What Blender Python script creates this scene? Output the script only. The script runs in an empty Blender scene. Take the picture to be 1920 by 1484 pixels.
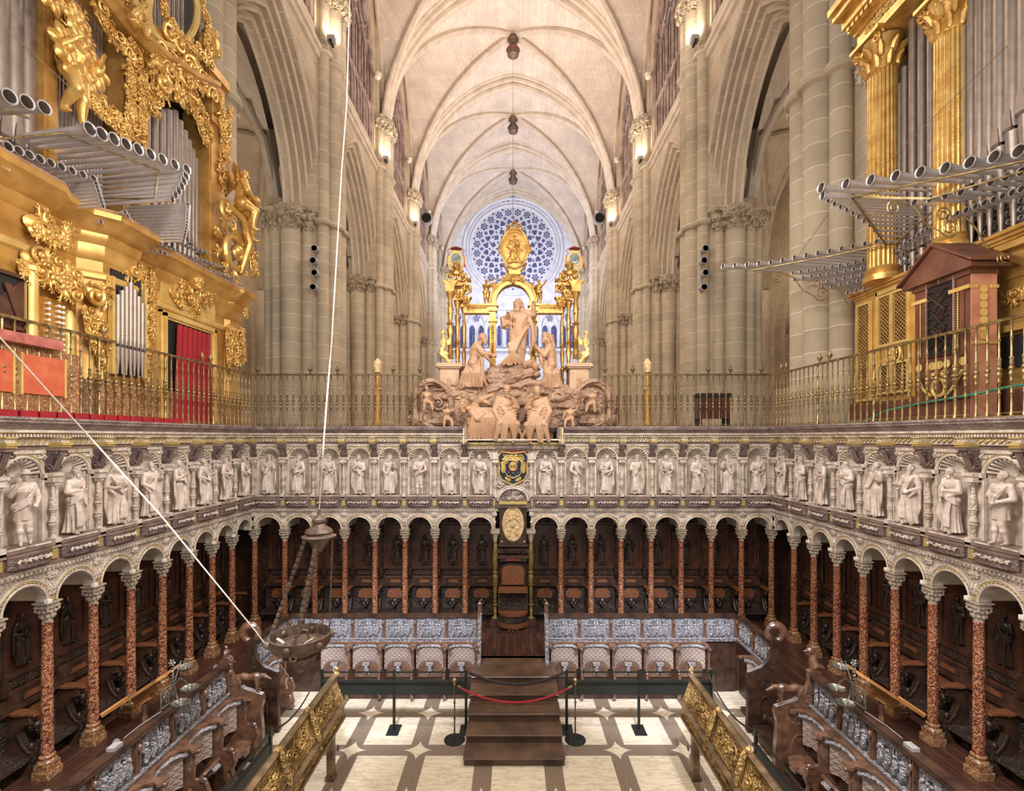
import bpy, math, random
import numpy as np
from mathutils import Vector, Matrix
from math import pi, sin, cos, sqrt, atan2
C = bpy.context.scene.collection
S = bpy.context.scene
# ------------------------------------------------------------------ camera
CZ = 5.8; F = 923.0; CX = 962.0; HY = 820.0
cd = bpy.data.cameras.new('camera'); cam = bpy.data.objects.new('camera', cd); C.objects.link(cam)
cam.location = (0, 0, CZ); cam.rotation_euler = (pi/2, 0, 0)
cd.sensor_width = 36.0; cd.lens = 36.0*F/1920.0
cd.shift_x = -2.0/1920.0; cd.shift_y = 78.0/1920.0
cd.clip_start = 0.1; cd.clip_end = 300
S.camera = cam
# ------------------------------------------------------------------ world + exposure
W = bpy.data.worlds.new('world'); S.world = W; W.use_nodes = True
bg = W.node_tree.nodes['Background']; bg.inputs[0].default_value = (1.0, 0.965, 0.93, 1); bg.inputs[1].default_value = 0.72
S.view_settings.view_transform = 'Standard'; S.view_settings.look = 'None'
S.view_settings.exposure = 0.0; S.view_settings.gamma = 1.0; S.view_settings.use_curve_mapping = False
# ------------------------------------------------------------------ lights
def area(name, loc, target, energy, size, col=(1, .86, .7), sy=None, spread=180):
    l = bpy.data.lights.new(name, 'AREA'); l.energy = energy; l.size = size; l.color = col
    if sy: l.shape = 'RECTANGLE'; l.size_y = sy
    l.spread = math.radians(spread)
    o = bpy.data.objects.new(name, l); C.objects.link(o); o.location = loc
    o.rotation_euler = (Vector(target)-Vector(loc)).to_track_quat('-Z', 'Y').to_euler(); return o
def spot(name, loc, target, energy, ang, col=(1, .86, .7), r=.15, blend=.6):
    l = bpy.data.lights.new(name, 'SPOT'); l.energy = energy; l.color = col; l.shadow_soft_size = r
    l.spot_size = math.radians(ang); l.spot_blend = blend
    o = bpy.data.objects.new(name, l); C.objects.link(o); o.location = loc
    o.rotation_euler = (Vector(target)-Vector(loc)).to_track_quat('-Z', 'Y').to_euler(); return o
WARM = (1, .84, .66); COOL = (.66, .76, 1.0)
PD = [13.7, 23.0, 32.3, 41.6, 50.9, 60.2]       # nave pier distances
XN = 8.3                                       # nave half width at the wall shafts
ZC, ZSTR, ZCAP, ZTOP = CZ+9.8, CZ+17.2, CZ+20.3, CZ+30.2
for y in (18.3, 27.6, 37.0):                    # added warm fill lights floating in the nave bays, no fixtures
    area('nave_up_fill', (0, y, CZ+14), (0, y+3, CZ+30), 1450, 5, (1, .87, .80))
    area('nave_fill', (0, y, CZ+15), (0, y+4, CZ), 900, 6, (1, .84, .70))
area('far_flood', (0, 46, CZ+13), (0, 52, CZ+30), 1500, 5, (.74, .80, 1.0))
area('far_fill', (0, 49, CZ+16), (0, 62, CZ+17), 1500, 6, (.74, .81, 1.0))
area('far_low', (0, 52, CZ+4), (0, 60, CZ+26), 1000, 6, (.8, .85, 1.0))
for s in (-1, 1):                               # lamps on the string course ledges
    for d in PD[1:4]:
        spot('ledge_lamp', (s*(XN-.45), d-1.15, ZSTR+.45), (s*(XN+.1), d-.3, ZSTR+4.5), 420, 110, (1, .82, .62), .12)
    for y in (18.3, 27.6, 37, 46):
        area('aisle_fill', (s*14, y, CZ+7), (s*13, y+2, CZ+16), 130, 2.5, (1, .84, .62))  # added unseen fill light in the aisles
area('choir_fill', (0, 4.0, 12.5), (0, 12.0, 3.6), 620, 1.2, (1, .96, .94))  # added light over the choir, no fixture there
for s in (-1, 1): area('frieze_fill', (-s*4.5, 7.5, 11.5), (s*6.95, 9.5, 4.6), 460, 1.0, (1, .96, .92))  # added side lights to sharpen the frieze relief, no fixtures
spot('stall_spot', (-2.4, 5.6, 7.2), (-2.9, 11.0, 1.2), 5200, 36, (.70, .80, 1.0), .25)
spot('stall_spot', (2.4, 5.6, 7.2), (2.9, 11.0, 1.2), 5200, 36, (.70, .80, 1.0), .25)
spot('desk_fill', (-3.6, 4.2, 6.6), (-5.0, 7.4, 1.2), 1500, 56, (.86, .9, 1.0), .2)  # added pair of unseen spots brightening the near stalls
spot('desk_fill', (3.6, 4.2, 6.6), (5.0, 7.4, 1.2), 1500, 56, (.86, .9, 1.0), .2)
for s in (-1, 1):
    area('organ_fill', (s*2.5, 5.5, 8.4), (s*7.6, 9.6, 9.8), 170, 1.6, (1, .9, .76))  # added fill on the organ fronts, floating without a fixture
# ------------------------------------------------------------------ mesh builder
def rotm(ax, a): return Matrix.Rotation(a, 4, ax)
def T(x, y, z): return Matrix.Translation((x, y, z))
class M:
    def __init__(s): s.v = []; s.f = []; s.m = []; s.mi = 0
    def mat(s, i): s.mi = i; return s
    def _add(s, vs, fs):
        b = len(s.v); s.v.extend(vs); s.f.extend([tuple(i+b for i in f) for f in fs]); s.m.extend([s.mi]*len(fs)); return s
    def add(s, o, mx=None, keepmat=True):
        vs = [tuple(mx @ Vector(p)) for p in o.v] if mx is not None else o.v
        b = len(s.v); s.v.extend(vs)
        fl = mx is not None and mx.determinant() < 0
        for f in o.f: s.f.append(tuple(i+b for i in (reversed(f) if fl else f)))
        s.m.extend(o.m if keepmat else [s.mi]*len(o.f)); return s
    def box(s, x0, x1, y0, y1, z0, z1):
        v = [(x, y, z) for z in (z0, z1) for y in (y0, y1) for x in (x0, x1)]
        return s._add(v, [(0, 2, 3, 1), (4, 5, 7, 6), (0, 1, 5, 4), (2, 6, 7, 3), (0, 4, 6, 2), (1, 3, 7, 5)])
    def bbox(s, x0, x1, y0, y1, z0, z1, b):       # box with chamfered long edges (along z)
        p = [(x0+b, y0), (x1-b, y0), (x1, y0+b), (x1, y1-b), (x1-b, y1), (x0+b, y1), (x0, y1-b), (x0, y0+b)]
        return s.prism([(x, y) for x, y in p], 'z', z0, z1)
    def prism(s, poly, ax, a, b):                 # poly in the plane normal to ax
        n = len(poly)
        def P(p, t): return {'x': (t, p[0], p[1]), 'y': (p[0], t, p[1]), 'z': (p[0], p[1], t)}[ax]
        vs = [P(p, a) for p in poly]+[P(p, b) for p in poly]
        fs = [tuple(range(n-1, -1, -1)), tuple(range(n, 2*n))]+[(i, (i+1) % n, n+(i+1) % n, n+i) for i in range(n)]
        if ax == 'y': fs = [tuple(reversed(f)) for f in fs]
        return s._add(vs, fs)
    def lathe(s, prof, c=(0, 0, 0), n=12, a0=0, a1=2*pi, sx=1, sy=1, cap=True, mod=None):
        full = abs(a1-a0-2*pi) < 1e-6; k = n if full else n+1; vs = []
        for r, z in prof:
            for i in range(k):
                a = a0+(a1-a0)*i/n; rr = r*(mod(a, z) if mod else 1)
                vs.append((c[0]+rr*sx*cos(a), c[1]+rr*sy*sin(a), c[2]+z))
        fs = []
        for j in range(len(prof)-1):
            for i in range(n):
                i2 = (i+1) % k; fs.append((j*k+i, j*k+i2, (j+1)*k+i2, (j+1)*k+i))
        if full and cap:
            fs.append(tuple(range(k-1, -1, -1))); t = (len(prof)-1)*k; fs.append(tuple(range(t, t+k)))
        return s._add(vs, fs)
    def tube(s, pts, r, n=8, closed=False, caps=True, rnd=False):
        P = [Vector(p) for p in pts]; L = len(P); R = list(r) if hasattr(r, '__len__') else [r]*L
        if rnd:                                    # rounded ends
            d0 = (P[0]-P[1]).normalized(); d1 = (P[-1]-P[-2]).normalized()
            P = [P[0]+d0*R[0]*.95, P[0]+d0*R[0]*.6]+P+[P[-1]+d1*R[-1]*.6, P[-1]+d1*R[-1]*.95]
            R = [R[0]*.3, R[0]*.8]+R+[R[-1]*.8, R[-1]*.3]; L = len(P)
        vs = []; up = None
        for i in range(L):
            if closed: t = P[(i+1) % L]-P[i-1]
            else: t = P[min(i+1, L-1)]-P[max(i-1, 0)]
            if t.length < 1e-9: t = Vector((0, 0, 1))
            t.normalize()
            if up is None:
                a = Vector((0, 0, 1)) if abs(t.z) < .9 else Vector((0, 1, 0)); up = (a-t*a.dot(t)).normalized()
            else:
                up = up-t*up.dot(t); up = up.normalized() if up.length > 1e-6 else Vector((1, 0, 0))
            w = t.cross(up)
            for k in range(n):
                a = 2*pi*k/n; vs.append(tuple(P[i]+(up*cos(a)+w*sin(a))*R[i]))
        fs = []
        for i in range(L if closed else L-1):
            j = (i+1) % L
            for k in range(n): k2 = (k+1) % n; fs.append((i*n+k, i*n+k2, j*n+k2, j*n+k))
        if not closed and caps: fs += [tuple(range(n-1, -1, -1)), tuple(range((L-1)*n, L*n))]
        return s._add(vs, fs)
    def cap(s, a, b, ra, rb=None, n=10): return s.tube([a, b], [ra, ra if rb is None else rb], n, rnd=True)
    def ell(s, c, r, mx=None, n=12, h=7):
        if not hasattr(r, '__len__'): r = (r, r, r)
        prof = [(sin(pi*j/h) if 0 < j < h else .02, -cos(pi*j/h)) for j in range(h+1)]
        o = M().lathe(prof, n=n); mm = T(*c) @ (mx or Matrix()) @ Matrix.Diagonal((r[0], r[1], r[2], 1))
        s.add(o, mm, keepmat=False); return s
    def sweep(s, path, prof, closed=False):
        """path: list of (point, outward normal, up) ; prof: list of (out, up) - open profile swept as strip"""
        k = len(prof); vs = []
        for p, o, u in path:
            for a, b in prof: vs.append(tuple(Vector(p)+Vector(o)*a+Vector(u)*b))
        fs = []; L = len(path)
        for i in range(L if closed else L-1):
            j = (i+1) % L
            for q in range(k-1): fs.append((i*k+q, j*k+q, j*k+q+1, i*k+q+1))
        return s._add(vs, fs)
    def build(s, name, mats, parent=None, label=None, cat=None, group=None, kind=None, mx=None, ang=38, smooth=True):
        me = mesh(s, name, mats, ang, smooth); o = bpy.data.objects.new(name, me); C.objects.link(o)
        if mx is not None: o.matrix_local = mx
        if parent is not None: o.parent = parent
        return tag(o, label, cat, group, kind)
def mesh(s, name, mats, ang=38, smooth=True):
    me = bpy.data.meshes.new(name); me.from_pydata(s.v, [], s.f)
    if not isinstance(mats, (list, tuple)): mats = [mats]
    for m in mats: me.materials.append(m)
    if len(mats) > 1: me.polygons.foreach_set('material_index', s.m)
    me.polygons.foreach_set('use_smooth', [smooth]*len(s.f))
    me.validate(); me.update()
    if smooth: me.set_sharp_from_angle(angle=math.radians(ang))
    return me
def tag(o, label=None, cat=None, group=None, kind=None):
    if label: o['label'] = label
    if cat: o['category'] = cat
    if group: o['group'] = group
    if kind: o['kind'] = kind
    return o
def empty(name, loc=(0, 0, 0), rz=0, label=None, cat=None, group=None, mx=None):
    o = bpy.data.objects.new(name, None); C.objects.link(o); o.empty_display_size = .1
    if mx is not None: o.matrix_world = mx
    else: o.location = loc; o.rotation_euler = (0, 0, rz)
    return tag(o, label, cat, group)
def struct(name, m, mats, **k): return m.build(name, mats, kind='structure', **k)
KIDS = {}
def kids(o):
    return [c for c in C.objects if c.parent is o]
def copy_tree(src, tree, mx):
    """tree: (obj, [children trees]); copies thing, parts and sub-parts"""
    def rec(t, par):
        c = t[0].copy(); C.objects.link(c)
        if par is not None: c.parent = par
        for k in t[1]: rec(k, c)
        return c
    r = rec(tree, None); r.matrix_world = mx; return r
def remesh(m, name, mats, voxel, smooth=2, ang=180):
    me = mesh(m, name, mats); o = bpy.data.objects.new(name, me); C.objects.link(o)
    r = o.modifiers.new('r', 'REMESH'); r.mode = 'VOXEL'; r.voxel_size = voxel
    if smooth: q = o.modifiers.new('s', 'SMOOTH'); q.factor = .5; q.iterations = smooth
    dg = bpy.context.evaluated_depsgraph_get(); dg.update()
    me2 = bpy.data.meshes.new_from_object(o.evaluated_get(dg)); bpy.data.objects.remove(o); bpy.data.meshes.remove(me)
    me2.polygons.foreach_set('use_smooth', [True]*len(me2.polygons)); me2.name = name
    if not me2.materials: me2.materials.append(mats if not isinstance(mats, (list, tuple)) else mats[0])
    return me2
def obj(name, me, parent=None, mx=None, **k):
    o = bpy.data.objects.new(name, me); C.objects.link(o)
    if mx is not None: o.matrix_local = mx
    if parent is not None: o.parent = parent
    return tag(o, **k)
# ------------------------------------------------------------------ materials
def srgb(r, g, b): return tuple(((c/255)/12.92 if c/255 < .04045 else ((c/255+.055)/1.055)**2.4) for c in (r, g, b))+(1,)
class N:
    def __init__(s, name):
        s.mt = bpy.data.materials.new(name); s.mt.use_nodes = True; s.nt = s.mt.node_tree
        s.b = s.nt.nodes['Principled BSDF']; s.tc = s.n('ShaderNodeTexCoord')
    def n(s, t, **k):
        q = s.nt.nodes.new(t)
        for a, v in k.items(): setattr(q, a, v)
        return q
    def l(s, a, b): s.nt.links.new(a, b)
    def setin(s, q, i, v):
        if hasattr(v, 'is_output') or isinstance(v, bpy.types.NodeSocket): s.l(v, q.inputs[i])
        else: q.inputs[i].default_value = v
    def math(s, op, a, b=0.0, c=None):
        q = s.n('ShaderNodeMath', operation=op); s.setin(q, 0, a); s.setin(q, 1, b)
        if c is not None: s.setin(q, 2, c)
        return q.outputs[0]
    def mix(s, f, a, b):
        q = s.n('ShaderNodeMix', data_type='RGBA'); s.setin(q, 0, f); s.setin(q, 6, a); s.setin(q, 7, b); return q.outputs[2]
    def noise(s, sc, det=4, vec=None, rough=.55):
        q = s.n('ShaderNodeTexNoise'); q.inputs['Scale'].default_value = sc; q.inputs['Detail'].default_value = det
        q.inputs['Roughness'].default_value = rough; s.l(vec or s.tc.outputs['Object'], q.inputs['Vector']); return q.outputs['Fac']
    def voro(s, sc, feat='F1', vec=None, out='Distance'):
        q = s.n('ShaderNodeTexVoronoi', feature=feat); q.inputs['Scale'].default_value = sc
        s.l(vec or s.tc.outputs['Object'], q.inputs['Vector']); return q.outputs[out]
    def ramp(s, f, stops, ip='LINEAR'):
        q = s.n('ShaderNodeValToRGB'); q.color_ramp.interpolation = ip; e = q.color_ramp.elements
        while len(e) < len(stops): e.new(.5)
        for i, (p, c) in enumerate(stops): e[i].position = p; e[i].color = c
        s.l(f, q.inputs[0]); return q.outputs[0]
    def bump(s, h, st=.5, d=.01, nrm=None):
        q = s.n('ShaderNodeBump'); q.inputs['Strength'].default_value = st; q.inputs['Distance'].default_value = d
        s.l(h, q.inputs['Height'])
        if nrm is not None: s.l(nrm, q.inputs['Normal'])
        return q.outputs[0]
    def out(s, col, rough=.6, metal=0, nrm=None, emis=None, es=0, spec=None, coat=0):
        s.setin(s.b, 'Base Color', col); s.setin(s.b, 'Roughness', rough); s.setin(s.b, 'Metallic', metal)
        if nrm is not None: s.l(nrm, s.b.inputs['Normal'])
        if emis is not None: s.setin(s.b, 'Emission Color', emis); s.b.inputs['Emission Strength'].default_value = es
        if spec is not None: s.b.inputs['Specular IOR Level'].default_value = spec
        if coat: s.b.inputs['Coat Weight'].default_value = coat
        return s.mt
def simple(name, c1, c2=None, sc=6, rough=.6, metal=0, bs=.25, bsc=30, bd=.006, **k):
    m = N(name); c2 = c2 or tuple(x*.75 for x in c1[:3])+(1,)
    f = m.ramp(m.noise(sc), [(.35, (0, 0, 0, 1)), (.65, (1, 1, 1, 1))])
    return m.out(m.mix(f, c1, c2), rough, metal, m.bump(m.noise(bsc, 5), bs, bd) if bs else None, **k)
def carved(name, c1, c2, sc=14, rough=.55, metal=0, st=.9, d=.02, fsc=3, **k):
    """deep foliage carving as relief bump; colour only varies with wear patches"""
    m = N(name)
    wv = m.n('ShaderNodeTexNoise'); wv.inputs['Scale'].default_value = sc*.5; m.l(m.tc.outputs['Object'], wv.inputs['Vector'])
    add = m.n('ShaderNodeVectorMath', operation='MULTIPLY_ADD'); m.l(wv.outputs['Color'], add.inputs[0]); add.inputs[1].default_value = (.12, .12, .12); m.l(m.tc.outputs['Object'], add.inputs[2])
    v = m.voro(sc, 'SMOOTH_F1', add.outputs[0]); w = m.noise(sc*3, 3, add.outputs[0])
    h = m.math('ADD', m.math('MULTIPLY', m.math('SINE', m.math('MULTIPLY', v, 16.0)), .5), m.math('MULTIPLY', w, .9))
    f = m.ramp(m.noise(fsc), [(.38, (0, 0, 0, 1)), (.62, (1, 1, 1, 1))])
    return m.out(m.mix(f, c1, c2), rough, metal, m.bump(h, st, d), **k)
def stonebrick(name, c1, c2, cm, bw, bh, vault=False, rough=.75, ms=.012, bs=.4):
    m = N(name); sp = m.n('ShaderNodeSeparateXYZ'); m.l(m.tc.outputs['Object'], sp.inputs[0])
    if vault:
        u, v = sp.outputs[1], m.math('ADD', sp.outputs[0], m.math('MULTIPLY', sp.outputs[2], .6))
    else:
        g = m.n('ShaderNodeNewGeometry'); sn = m.n('ShaderNodeSeparateXYZ'); m.l(g.outputs['True Normal'], sn.inputs[0])
        st = m.math('GREATER_THAN', m.math('ABSOLUTE', sn.outputs[0]), m.math('ABSOLUTE', sn.outputs[1]))
        u = m.math('ADD', m.math('MULTIPLY', sp.outputs[1], st), m.math('MULTIPLY', sp.outputs[0], m.math('SUBTRACT', 1.0, st))); v = sp.outputs[2]
    cb = m.n('ShaderNodeCombineXYZ'); m.l(u, cb.inputs[0]); m.l(v, cb.inputs[1])
    br = m.n('ShaderNodeTexBrick'); m.l(cb.outputs[0], br.inputs['Vector'])
    br.inputs['Color1'].default_value = c1; br.inputs['Color2'].default_value = c2; br.inputs['Mortar'].default_value = cm
    br.inputs['Scale'].default_value = 1; br.inputs['Mortar Size'].default_value = ms; br.inputs['Brick Width'].default_value = bw; br.inputs['Row Height'].default_value = bh
    br.inputs['Mortar Smooth'].default_value = .2
    n = m.ramp(m.noise(.8, 6), [(.3, (.80, .79, .78, 1)), (.7, (1.08, 1.06, 1.04, 1))])
    q = m.n('ShaderNodeMix', data_type='RGBA', blend_type='MULTIPLY'); q.inputs[0].default_value = 1; m.l(br.outputs[0], q.inputs[6]); m.l(n, q.inputs[7])
    return m.out(q.outputs[2], rough, 0, m.bump(m.noise(14, 6), bs, .02))
MT = {}
MT['stone'] = stonebrick('cut_stone', srgb(196, 178, 152), srgb(184, 166, 142), srgb(218, 206, 186), 1.1, .46)
MT['shaft'] = stonebrick('shaft_stone', srgb(190, 174, 150), srgb(176, 160, 136), srgb(216, 204, 184), 30, .62, ms=.015)
MT['web'] = stonebrick('vault_masonry', srgb(212, 196, 180), srgb(206, 189, 173), srgb(226, 214, 202), .9, .34, True, ms=.014)
MT['rib'] = simple('rib_stone', srgb(206, 190, 170), srgb(186, 168, 150), 1.5, .75, bs=.3, bsc=12, bd=.02)
MT['capst'] = carved('capital_stone', srgb(196, 176, 150), srgb(166, 148, 124), 5, .8, st=1, d=.08)
MT['tracery'] = simple('tracery_stone', srgb(170, 146, 132), srgb(120, 98, 90), 1.5, .7, bs=.3)
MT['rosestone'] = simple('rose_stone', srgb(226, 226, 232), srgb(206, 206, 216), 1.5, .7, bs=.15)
MT['alab'] = carved('carved_alabaster', srgb(220, 204, 190), srgb(182, 166, 150), 16, .42, st=.8, d=.012)
MT['alabs'] = simple('smooth_alabaster', srgb(222, 208, 196), srgb(176, 160, 146), 7, .38, bs=.3, bsc=25)
MT['statue'] = simple('statue_alabaster', srgb(226, 210, 198), srgb(176, 156, 142), 5, .36, bs=.35, bsc=60, bd=.004)
MT['frdark'] = carved('dark_frieze_stone', srgb(98, 80, 82), srgb(124, 104, 98), 14, .45, st=.8, d=.012)
MT['frsm'] = simple('dark_moulding_stone', srgb(112, 92, 90), srgb(146, 124, 108), 4, .4, bs=.3)
MT['frmid'] = carved('purple_grey_moulding', srgb(158, 140, 134), srgb(126, 108, 106), 14, .45, st=.8, d=.012)
MT['gilt'] = simple('gilt_trim', srgb(214, 186, 104), srgb(188, 166, 120), 9, .4, .35, bs=.3)
MT['white'] = simple('white_plaster', srgb(226, 214, 194), srgb(206, 190, 164), 5, .7, bs=.1)
MT['walnut'] = simple('dark_walnut', srgb(74, 50, 36), srgb(44, 30, 23), 5, .34, bs=.35, bsc=40, bd=.005)
MT['walcarv'] = carved('carved_walnut', srgb(70, 50, 38), srgb(44, 32, 26), 22, .36, st=.9, d=.014)
MT['figwood'] = simple('figure_walnut', srgb(66, 48, 38), srgb(40, 29, 24), 5, .3, bs=.4, bsc=60, bd=.004)
MT['redwood'] = simple('red_walnut', srgb(92, 58, 42), srgb(64, 41, 31), 5, .35, bs=.2)
def inlay():
    m = N('inlaid_wood'); v = m.voro(40, 'DISTANCE_TO_EDGE'); w = m.noise(30, 3)
    f = m.math('GREATER_THAN', m.math('ADD', v, m.math('MULTIPLY', w, .25)), .19)
    return m.out(m.mix(f, srgb(58, 36, 26), srgb(134, 82, 50)), .4, 0, m.bump(w, .2, .004))
MT['inlay'] = inlay()
def jasper(name='jasper_marble', a=srgb(104, 52, 38), b=srgb(170, 118, 84), c=srgb(66, 36, 30)):
    m = N(name); v = m.voro(58, 'F1'); co = m.voro(58, 'F1', out='Color'); n = m.noise(5, 5)
    sp = m.n('ShaderNodeSeparateColor'); m.l(co, sp.inputs[0])
    r = m.ramp(m.math('ADD', m.math('MULTIPLY', sp.outputs[0], .65), m.math('MULTIPLY', n, .5)), [(.3, c), (.45, a), (.62, srgb(140, 84, 58)), (.8, b), (.95, srgb(196, 156, 112))])
    return m.out(r, .18, 0, m.bump(v, .08, .004))
MT['jasper'] = jasper()
MT['capm'] = carved('capital_marble', srgb(196, 180, 160), srgb(150, 128, 112), 26, .4, st=.8, d=.01)
MT['gold'] = simple('gilded_wood', srgb(228, 188, 112), srgb(192, 144, 72), 4, .30, .6, bs=.5, bsc=24, bd=.012)
MT['goldc'] = carved('carved_gilding', srgb(228, 188, 112), srgb(196, 150, 78), 9, .3, .6, st=.9, d=.03)
MT['goldf'] = simple('flat_gilding', srgb(206, 162, 92), srgb(172, 126, 62), 2.2, .36, .4, bs=.3, bsc=14, bd=.01)
MT['goldlt'] = simple('pale_gilding', srgb(226, 196, 124), srgb(206, 168, 92), 3, .4, .35, bs=.3)
MT['altgold'] = simple('burnished_gold', srgb(198, 152, 80), srgb(154, 110, 52), 5, .34, .6, bs=.4, bsc=20, bd=.012)
def tin(name, a, b, r=.34, mtl=.8):
    m = N(name); return m.out(m.mix(m.noise(7, 5), a, b), r, mtl, m.bump(m.noise(22, 4), .08, .004))
MT['tin'] = tin('pipe_tin', srgb(176, 160, 148), srgb(128, 114, 106), .42, .6)
MT['tinb'] = tin('trumpet_tin', srgb(232, 228, 228), srgb(190, 182, 180), .36, .55)
MT['tind'] = simple('pipe_mouth_shade', srgb(92, 80, 74), srgb(68, 58, 54), 5, .7, bs=0)  # dark tone painted inside the pipe mouths in place of shade
MT['brass'] = simple('aged_brass', srgb(182, 158, 110), srgb(120, 98, 62), 8, .36, .7, bs=.3, bsc=50, bd=.004)
MT['iron'] = simple('dark_bronze_rail', srgb(140, 116, 82), srgb(92, 76, 56), 5, .4, .7, bs=.3)
MT['black'] = simple('black_metal', srgb(26, 28, 26), srgb(34, 36, 32), 5, .35, .2, bs=0)
MT['blackp'] = simple('black_panel', srgb(34, 38, 34), srgb(28, 32, 28), 1.5, .3, 0, bs=0)
MT['bronze'] = carved('bronze_relief', srgb(206, 166, 104), srgb(140, 108, 62), 16, .34, .45, st=1, d=.02)
MT['bronzes'] = simple('bronze_moulding', srgb(140, 116, 84), srgb(88, 70, 50), 5, .38, .5, bs=.4)
MT['sculpt'] = simple('sculpture_marble', srgb(190, 150, 116), srgb(158, 120, 90), 2.2, .5, bs=.35, bsc=20, bd=.01)
MT['sculptr'] = carved('rocky_marble', srgb(178, 144, 118), srgb(146, 114, 92), 4.5, .6, st=.7, d=.05)
MT['sculpts'] = simple('pedestal_marble', srgb(198, 162, 128), srgb(174, 138, 106), 3, .45, bs=.2)
MT['lamp'] = simple('lamp_bronze', srgb(130, 108, 92), srgb(92, 74, 64), 9, .5, .45, bs=.5, bsc=40, bd=.006)
MT['rope'] = simple('pale_rope', srgb(204, 188, 172), srgb(176, 158, 140), 40, .8, bs=.4, bsc=120)
MT['redrope'] = simple('red_rope', srgb(190, 34, 42), srgb(140, 20, 30), 60, .6, bs=.6, bsc=140)
MT['darkrope'] = simple('dark_rope', srgb(52, 42, 36), srgb(34, 28, 24), 60, .7, bs=.6, bsc=140)
MT['white2'] = simple('white_glass_tube', srgb(244, 240, 232), srgb(236, 230, 220), 4, .3, bs=0)
MT['gray'] = simple('grey_plastic', srgb(168, 162, 158), srgb(140, 134, 130), 4, .5, bs=0)
MT['silver'] = simple('tarnished_silver', srgb(170, 168, 158), srgb(110, 108, 98), 14, .32, .85, bs=.5, bsc=50, bd=.006)
MT['brownmet'] = simple('brown_cabinet_wood', srgb(112, 70, 52), srgb(86, 52, 40), 3, .42, bs=.15)
MT['brownlt'] = simple('lit_cabinet_wood', srgb(206, 148, 118), srgb(180, 120, 92), 2, .45, bs=.1)  # paler copy of the cabinet wood, lit side put into the colour
MT['redpan'] = simple('red_marbled_panel', srgb(176, 78, 54), srgb(196, 104, 70), 5, .45, bs=.1)
MT['pinkm'] = simple('pink_marble_ledge', srgb(184, 110, 100), srgb(150, 84, 76), 9, .4, bs=.1)
MT['brmarb'] = jasper('brown_marble', srgb(132, 96, 66), srgb(168, 134, 92), srgb(104, 74, 52))
def curtain():
    m = N('red_cloth'); w = m.noise(30, 4)
    return m.out(m.mix(m.noise(3), srgb(164, 14, 30), srgb(124, 8, 22)), .7, 0, m.bump(w, .1, .002))
MT['curtain'] = curtain()
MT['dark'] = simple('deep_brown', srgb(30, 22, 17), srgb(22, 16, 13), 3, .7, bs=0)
MT['green'] = simple('green_hose', srgb(64, 150, 120), srgb(50, 120, 100), 5, .4, bs=0)
MT['lattice'] = simple('lattice_wood', srgb(184, 142, 74), srgb(150, 108, 52), 8, .45, .2, bs=.2)
def polished():
    m = N('sheen_tinted_carved_walnut')
    wv = m.n('ShaderNodeTexNoise'); wv.inputs['Scale'].default_value = 9; m.l(m.tc.outputs['Object'], wv.inputs['Vector'])
    add = m.n('ShaderNodeVectorMath', operation='MULTIPLY_ADD'); m.l(wv.outputs['Color'], add.inputs[0]); add.inputs[1].default_value = (.16, .16, .16); m.l(m.tc.outputs['Object'], add.inputs[2])
    v = m.voro(24, 'SMOOTH_F1', add.outputs[0]); w = m.noise(60, 3, add.outputs[0])
    h = m.math('ADD', m.math('SINE', m.math('MULTIPLY', v, 14.0)), m.math('MULTIPLY', w, 1.0))
    return m.out(m.mix(m.noise(4), srgb(186, 180, 182), srgb(132, 122, 120)), .3, 0, m.bump(h, 1, .016), spec=1.0, coat=.6)  # silver sheen of the cool spotlights put into the base colour
MT['pcarv'] = polished()
MT['psm'] = simple('polished_walnut', srgb(124, 86, 62), srgb(78, 54, 43), 6, .24, bs=.25, bsc=36, bd=.004, spec=1.0, coat=.5)
def diaper():
    m = N('diaper_carved_walnut'); sp = m.n('ShaderNodeSeparateXYZ'); m.l(m.tc.outputs['Object'], sp.inputs[0])
    a = m.math('PINGPONG', m.math('ADD', sp.outputs[0], sp.outputs[2]), .05); b = m.math('PINGPONG', m.math('SUBTRACT', sp.outputs[0], sp.outputs[2]), .05)
    h = m.math('ADD', m.math('MULTIPLY', m.math('MINIMUM', a, b), 24.0), m.math('MULTIPLY', m.noise(70, 3), .7))
    return m.out(m.mix(m.noise(5), srgb(176, 152, 138), srgb(134, 112, 98)), .3, 0, m.bump(h, .9, .012), spec=1.0, coat=.6)
MT['diap'] = diaper()
MT['parq'] = simple('parquet_deck', srgb(104, 62, 44), srgb(60, 38, 30), 3, .28, bs=.2)
MT['stair'] = simple('stair_wood', srgb(98, 72, 54), srgb(70, 52, 40), 2.5, .36, bs=.25, bsc=20)
def planks():
    m = N('plank_deck'); sp = m.n('ShaderNodeSeparateXYZ'); m.l(m.tc.outputs['Object'], sp.inputs[0])
    cb = m.n('ShaderNodeCombineXYZ'); m.l(sp.outputs[1], cb.inputs[0]); m.l(sp.outputs[0], cb.inputs[1])
    br = m.n('ShaderNodeTexBrick'); m.l(cb.outputs[0], br.inputs['Vector']); br.inputs['Scale'].default_value = 1
    br.inputs['Brick Width'].default_value = .62; br.inputs['Row Height'].default_value = .1; br.inputs['Mortar Size'].default_value = .005
    br.inputs['Color1'].default_value = srgb(84, 52, 40); br.inputs['Color2'].default_value = srgb(56, 36, 29); br.inputs['Mortar'].default_value = srgb(34, 22, 18)
    return m.out(br.outputs[0], .3, 0, m.bump(m.noise(30, 4), .2, .004))
MT['plank'] = planks()
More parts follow.
